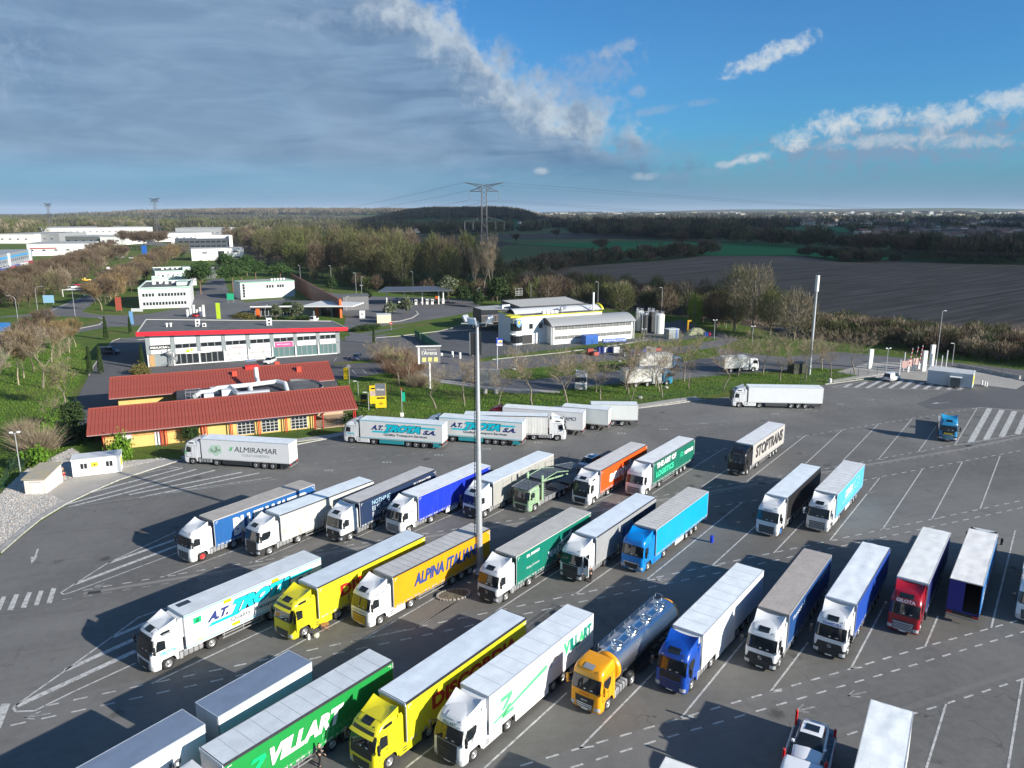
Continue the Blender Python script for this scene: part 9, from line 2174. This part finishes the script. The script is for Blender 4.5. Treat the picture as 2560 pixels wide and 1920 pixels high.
for _ in range(1500):
 a=rw.uniform(-.75,.75);r=rw.uniform(3300,9500);x,y=r*math.sin(a),r*math.cos(a);fs.append((x,y,hillz(x,y),rw.uniform(9,15),rw.uniform(25,70)*r/5000))
hill_wood('distant_wood',fs,[DK_,leafm('far_wood_olive',(.10,.10,.06),(.08,.075,.05))],24,110,18,4)
fs=[]
for _ in range(420):
 a=rw.uniform(-.75,.75);r=rw.uniform(1500,3300)
 if a>.1 and rw.random()<.6:continue
 x,y=r*math.sin(a),r*math.cos(a)
 if x>-700 and x<350 and y>2400:continue
 fs.append((x,y,hillz(x,y),rw.uniform(8,13),rw.uniform(12,28)))
hill_wood('distant_wood',fs,[DK_,TWIGO],25,80,12,2.2)
rng=np.random.default_rng(77)
def tufts(polys,dens,h,m,seed):
 rng=np.random.default_rng(seed);Cs=[]
 for poly in polys:
  P=resolve(poly);xs_=[p[0]for p in P];ys_=[p[1]for p in P];A_=(max(xs_)-min(xs_))*(max(ys_)-min(ys_));n_=int(A_*dens)
  x,y=rng.uniform(min(xs_),max(xs_),n_),rng.uniform(min(ys_),max(ys_),n_);k_=inside(x,y,P);Cs.append(np.stack([x[k_],y[k_],np.full(k_.sum(),.02)],1))
 C=np.concatenate(Cs);V,F=blades(rng,C,np.tile([[0,0,1.]],(len(C),1)),1,h,.06,.35,.02)
 return tag(link(np_mesh('grass',V,F,m),'grass'),kind='stuff')
GT=leafm('grass_blades',(.07,.17,.014),(.14,.21,.03))
tufts([[(842,952),(950,935),(1010,928),(1060,945),(1120,962),(1290,984),(1400,990),(1290,1024),(1100,1046),(930,1050),(880,1000)],[(1290,990),(1560,957),(1830,935),(2060,920),(2150,945),(2062,955),(1766,988),(1565,1012),(1480,1024),(1290,1022)]],9,.28,GT,8)
tufts([[(-60,860),(200,860),(230,900),(170,1010),(210,1090),(240,1110),(180,1118),(70,1165),(-60,1280)]],7,.26,GT,9)
tufts([[(2080,880),(2220,884),(2400,902),(2560,925),(2700,945),(2700,925),(2560,905),(2300,872),(2100,855),(1950,850),(1830,838),(1960,858)],[(1250,924),(1450,908),(1700,883),(1790,868),(1800,890),(1560,925),(1330,950)]],4,.32,GT,10)
STEEL=mat('pylon_steel',(.17,.165,.175),.5,.5)
def pylon(label,base,H,rz,s=1.0,thick=.16):
 t_=thing('electricity_pylon',label,'pylon',base,rz,'electricity pylons')
 def T(b,a,c_,k=1):b.cyl(a,c_,thick*k,n=4,cap=False)
 zl=H*.60;zt=H
 body=MB();lv=[0,.16,.30,.42,.52,.60];half=[4.2*s,3.2*s,2.4*s,1.9*s,1.6*s,1.4*s]
 for i in range(5):
  z0,z1,a,c_=H*lv[i],H*lv[i+1],half[i],half[i+1]
  P0=[(a,a,z0),(-a,a,z0),(-a,-a,z0),(a,-a,z0)];P1=[(c_,c_,z1),(-c_,c_,z1),(-c_,-c_,z1),(c_,-c_,z1)]
  for k in range(4):T(body,P0[k],P1[k]);T(body,P0[k],P1[(k+1)%4],.6);T(body,P0[(k+1)%4],P1[k],.6);T(body,P1[k],P1[(k+1)%4],.6)
 body.build('tower',STEEL,t_)
 up=MB();c_=1.4*s;n_=7
 for i in range(n_):
  z0,z1=zl+(zt-zl)*i/n_,zl+(zt-zl)*(i+1)/n_
  for k,(sx,sy)in enumerate(((1,1),(-1,1),(-1,-1),(1,-1))):
   nx,ny=((-1,1),(-1,-1),(1,-1),(1,1))[k]
   T(up,(sx*c_,sy*c_,z0),(sx*c_,sy*c_,z1));T(up,(sx*c_,sy*c_,z0),(nx*c_,ny*c_,z1),.6)
 up.build('upper_tower',STEEL,t_)
 for(za,arm,lift,nm)in((zl+.3,11.5*s,1.8,'lower_cross_arm'),(zt-3.5*s,8.2*s,-.2,'middle_cross_arm')):
  ar=MB()
  for sd in(1,-1):
   for sy in(1,-1):
    T(ar,(sd*c_,sy*c_,za+2.6*s),(sd*arm,0,za));T(ar,(sd*c_,sy*c_,za),(sd*arm,0,za))
    for j in range(1,5):x=sd*(c_+(arm-c_)*j/5);f_=1-j/5;T(ar,(x,sy*c_*f_,za),(x+sd*.9,sy*c_*(f_-.1),za+2.6*s*(f_-.12)),.5)
  ar.build(nm,STEEL,t_)
 ar=MB()
 for sd in(1,-1):
  for sy in(1,-1):T(ar,(sd*c_,sy*c_,zt-1.0),(sd*11.5*s,0,zt+1.4));T(ar,(0,sy*c_,zt-.2),(sd*11.5*s,0,zt+1.4));T(ar,(sd*c_,sy*c_,zt-3.0),(sd*6*s,0,zt+.2),.6)
 ar.build('top_cross_arm',STEEL,t_)
 INS=mat('insulator',(.22,.25,.27),.3)
 for x,z in((8.2*s,zt-3.5*s),(-8.2*s,zt-3.5*s),(11.3*s,zl+.3),(-11.3*s,zl+.3),(6.5*s,zl+.3),(-6.5*s,zl+.3)):MB().cyl((x,0,z),(x,0,z-4.6*s),.13*s+.04,n=5).build('insulator',INS,t_)
 return t_
pb=g(1212,690);pb.z=-.05
PH_=51.0
pylon('large electricity pylon rising behind the bare poplars',(pb.x,pb.y,0),PH_,R_(-4),1.0,.15)
p2=g(395,592);pylon('electricity pylon in the left distance behind the warehouses, right one',(p2.x,p2.y,0),56,R_(-25),1.1,.22)
p3=g(128,580);pylon('electricity pylon in the left distance, left one',(p3.x,p3.y,0),52,R_(-25),1.1,.25)
def wire(name,a,b_,sag,r=.045,n=24,parent=None):
 a,b_=Vector(a),Vector(b_);q=MB();pts=[]
 for i in range(n+1):
  t=i/n;p=a.lerp(b_,t);p.z-=sag*4*t*(1-t);pts.append(p)
 for i in range(n):q.cyl(pts[i],pts[i+1],r,n=3,cap=False)
 return q
WIREM=mat('wire',(.12,.13,.15),.4)
ex=Vector((1450,900,52));lx=Vector((-560,1190,52))
for i,(dx,z,lb)in enumerate(((-11.5,PH_+1.4,'left earth wire from the large pylon'),(11.5,PH_+1.4,'right earth wire from the large pylon'),(-8.2,PH_-8.1,'left upper conductor of the large pylon'),(8.2,PH_-8.1,'right upper conductor of the large pylon'),(-11.3,PH_*.6-4.3,'left lower conductor of the large pylon'),(11.3,PH_*.6-4.3,'right lower conductor of the large pylon'))):
 q=wire('w',pb+Vector((dx,0,z)),Vector((1400,620+dx*3,46+(z-40)*.6)),26,.05,30)
 q2=wire('w',pb+Vector((dx,0,z)),Vector((p2.x+dx*1.1,p2.y,46+(z-40)*.5)),22,.07,30)
 q.v+=[];o0=len(q.v);q.v+=q2.v;q.f+=[tuple(k+o0 for k in f_)for f_ in q2.f];q.mi+=q2.mi;q.sm+=q2.sm
 tag(q.build('power_line',WIREM),lb,'wire','power lines on the large pylon')
rh=random.Random(12)
HW=[mat('house_wall',c_,.8,var=.05)for c_ in((.62,.60,.55),(.50,.48,.44),(.66,.63,.56),(.45,.42,.38))];HR=[mat('house_roof',c_,.8,var=.15)for c_ in((.22,.11,.07),(.18,.10,.07),(.14,.11,.10),(.25,.15,.10))]
HM=[]
for i in range(8):
 w_,d_,h_=rh.uniform(9,15),rh.uniform(8,11),rh.choice((3.2,3.2,5.8));q=MB();q.box(-w_/2,-d_/2,0,w_/2,d_/2,h_,0)
 q.prism([(-d_/2-.5,h_),(d_/2+.5,h_),(0,h_+2.2)],-w_/2-.4,w_/2+.4,1,axis='X')
 for k in range(3):q.box(-w_/2+1+k*w_/3,-d_/2-.04,1.0,-w_/2+2.2+k*w_/3,-d_/2-.01,2.4,2)
 HM.append(q.mesh('house',[HW[i%4],HR[(i*3)%4],WGL]))
def village(poly,n,label,grp,sc=(1,1.4)):
 for(p,a,b_)in scatter(poly,n,(1,1),(1,1)):
  z=hillz(p.x,p.y);o_=link(rh.choice(HM),'house',None,(p.x,p.y,z),rh.uniform(-.6,.6));s_=rh.uniform(*sc);o_.scale=(s_,s_,s_*.9);tag(o_,label,'house',grp)
village([(2330,606),(2560,612),(2700,616),(2700,585),(2450,577),(2200,578),(2150,590)],130,'pale small house in the village at the right before the town','village houses on the right',(1.2,1.8))
village([(1990,566),(2200,575),(2560,572),(2560,556),(2100,552)],70,'pale low building in the far suburb on the right','suburb buildings on the right',(1.4,2.4))
village([(740,583),(900,592),(1000,590),(1060,578),(900,566),(740,572)],70,'white walled house in the village below the beige ridge','village houses below the ridge')
village([(1300,556),(1700,552),(1480,566),(1290,566)],40,'pale house in the plain right of the wooded hill','houses right of the hill',(1.3,2.2))
village([(520,596),(720,600),(660,588),(520,584)],26,'small white building behind the left warehouses','buildings behind the left warehouses')
for i,(x,y,w_,h_)in enumerate(((2135,566,60,9),(2185,566,48,9),(2440,590,28,7),(2285,574,60,7),(2000,562,90,6),(1400,560,60,6))):
 p=g(x,y);t_=thing('large_building',ORD[i]+' of the larger pale buildings in the plain, counting by size from the twin offices','building',(p.x,p.y,0),.1,'larger buildings of the plain');MB().box(0,0,0,w_,20,h_).build('wall',HW[i%3],t_);MB().box(-.5,-.5,h_,w_+.5,20.5,h_+.5).build('roof',ROOFL,t_)
 for k in range(6):MB().box(2+k*w_/6,-.15,h_*.4,2+k*w_/6+w_/12,-.02,h_*.75).build('window',WGL,t_)
V=[];F=[];rngc=np.random.default_rng(6);q=MB()
for _ in range(700):
 a=rh.uniform(-.72,.75);r=rh.uniform(5600,8800);x,y=r*math.sin(a),r*math.cos(a);z=hillz(x,y);w_=rh.uniform(18,70);h_=rh.choice((10,13,16,24))if a>-.05 else rh.uniform(9,16);q.box(x,y,z-2,x+w_,y+30,z+h_,rh.randrange(2))
tag(q.build('distant_town',[mat('town_white',(.60,.60,.58),.8),mat('town_cream',(.52,.47,.38),.8)]),kind='stuff')
CZ=850.0;kx=CZ/math.tan(SUN_EL)
shade=[(-55,352),(20,330),(80,262),(150,232),(330,232),(900,150),(3600,500),(4400,2600),(3000,3300),(1500,3100),(500,2980),(-250,2900),(-560,2850),(-520,2300),(-330,1500),(-170,900),(-85,560)]
cp=[(x+.864*kx,y-.504*kx)for x,y in shade]
def resample(P,step):
 out_=[]
 for i in range(len(P)):
  a,b_=Vector(P[i]),Vector(P[(i+1)%len(P)]);n_=max(1,int((b_-a).length/step))
  for k in range(n_):out_.append(a.lerp(b_,k/n_))
 return out_
cr_=resample(cp,60);cx_=sum(p.x for p in cr_)/len(cr_);cy_=sum(p.y for p in cr_)/len(cr_)
rows=[]
for k,(sh_,z)in enumerate(((.0,0),(.5,0),(1.0,6),(.995,14),(.95,40),(.8,110),(.5,220),(.25,270),(0,290))):
 row=[]
 for i,p in enumerate(cr_):
  nz=mnoise.noise(Vector((p.x/160,p.y/160,k)));f_=sh_+(nz*.012 if sh_>.4 else 0)
  row.append((cx_+(p.x-cx_)*f_,cy_+(p.y-cy_)*f_,CZ+z+(nz*60 if 3<k<8 else 0)))
 row.append(row[0]);rows.append(row)
cm=mat('cloud_white',(.80,.80,.82),1.0)
cn_=NT(cm.node_tree);tb=cn_.new('ShaderNodeBsdfTransparent');mx_=cn_.new('ShaderNodeMixShader');mx_.inputs[0].default_value=.36;cn_.l.new(cn_.n['Principled BSDF'].outputs[0],mx_.inputs[1]);cn_.l.new(tb.outputs[0],mx_.inputs[2]);cn_.l.new(mx_.outputs[0],cn_.n['Material Output'].inputs[0])
tag(MB().grid(rows).build('cloud',cm),kind='structure')
HZ=bpy.data.materials.new('haze');HZ.use_nodes=True;t=NT(HZ.node_tree);t.n.clear()
ou=t.new('ShaderNodeOutputMaterial');pv=t.new('ShaderNodeVolumePrincipled');pv.inputs['Color'].default_value=(.74,.85,1.0,1);pv.inputs['Density'].default_value=HAZE_D;pv.inputs['Anisotropy'].default_value=0.0
t.l.new(pv.outputs[0],ou.inputs['Volume'])
hb=MB().box(-19500,-19500,-2.0,19500,19500,175.0).build('haze',HZ);tag(hb,kind='stuff')
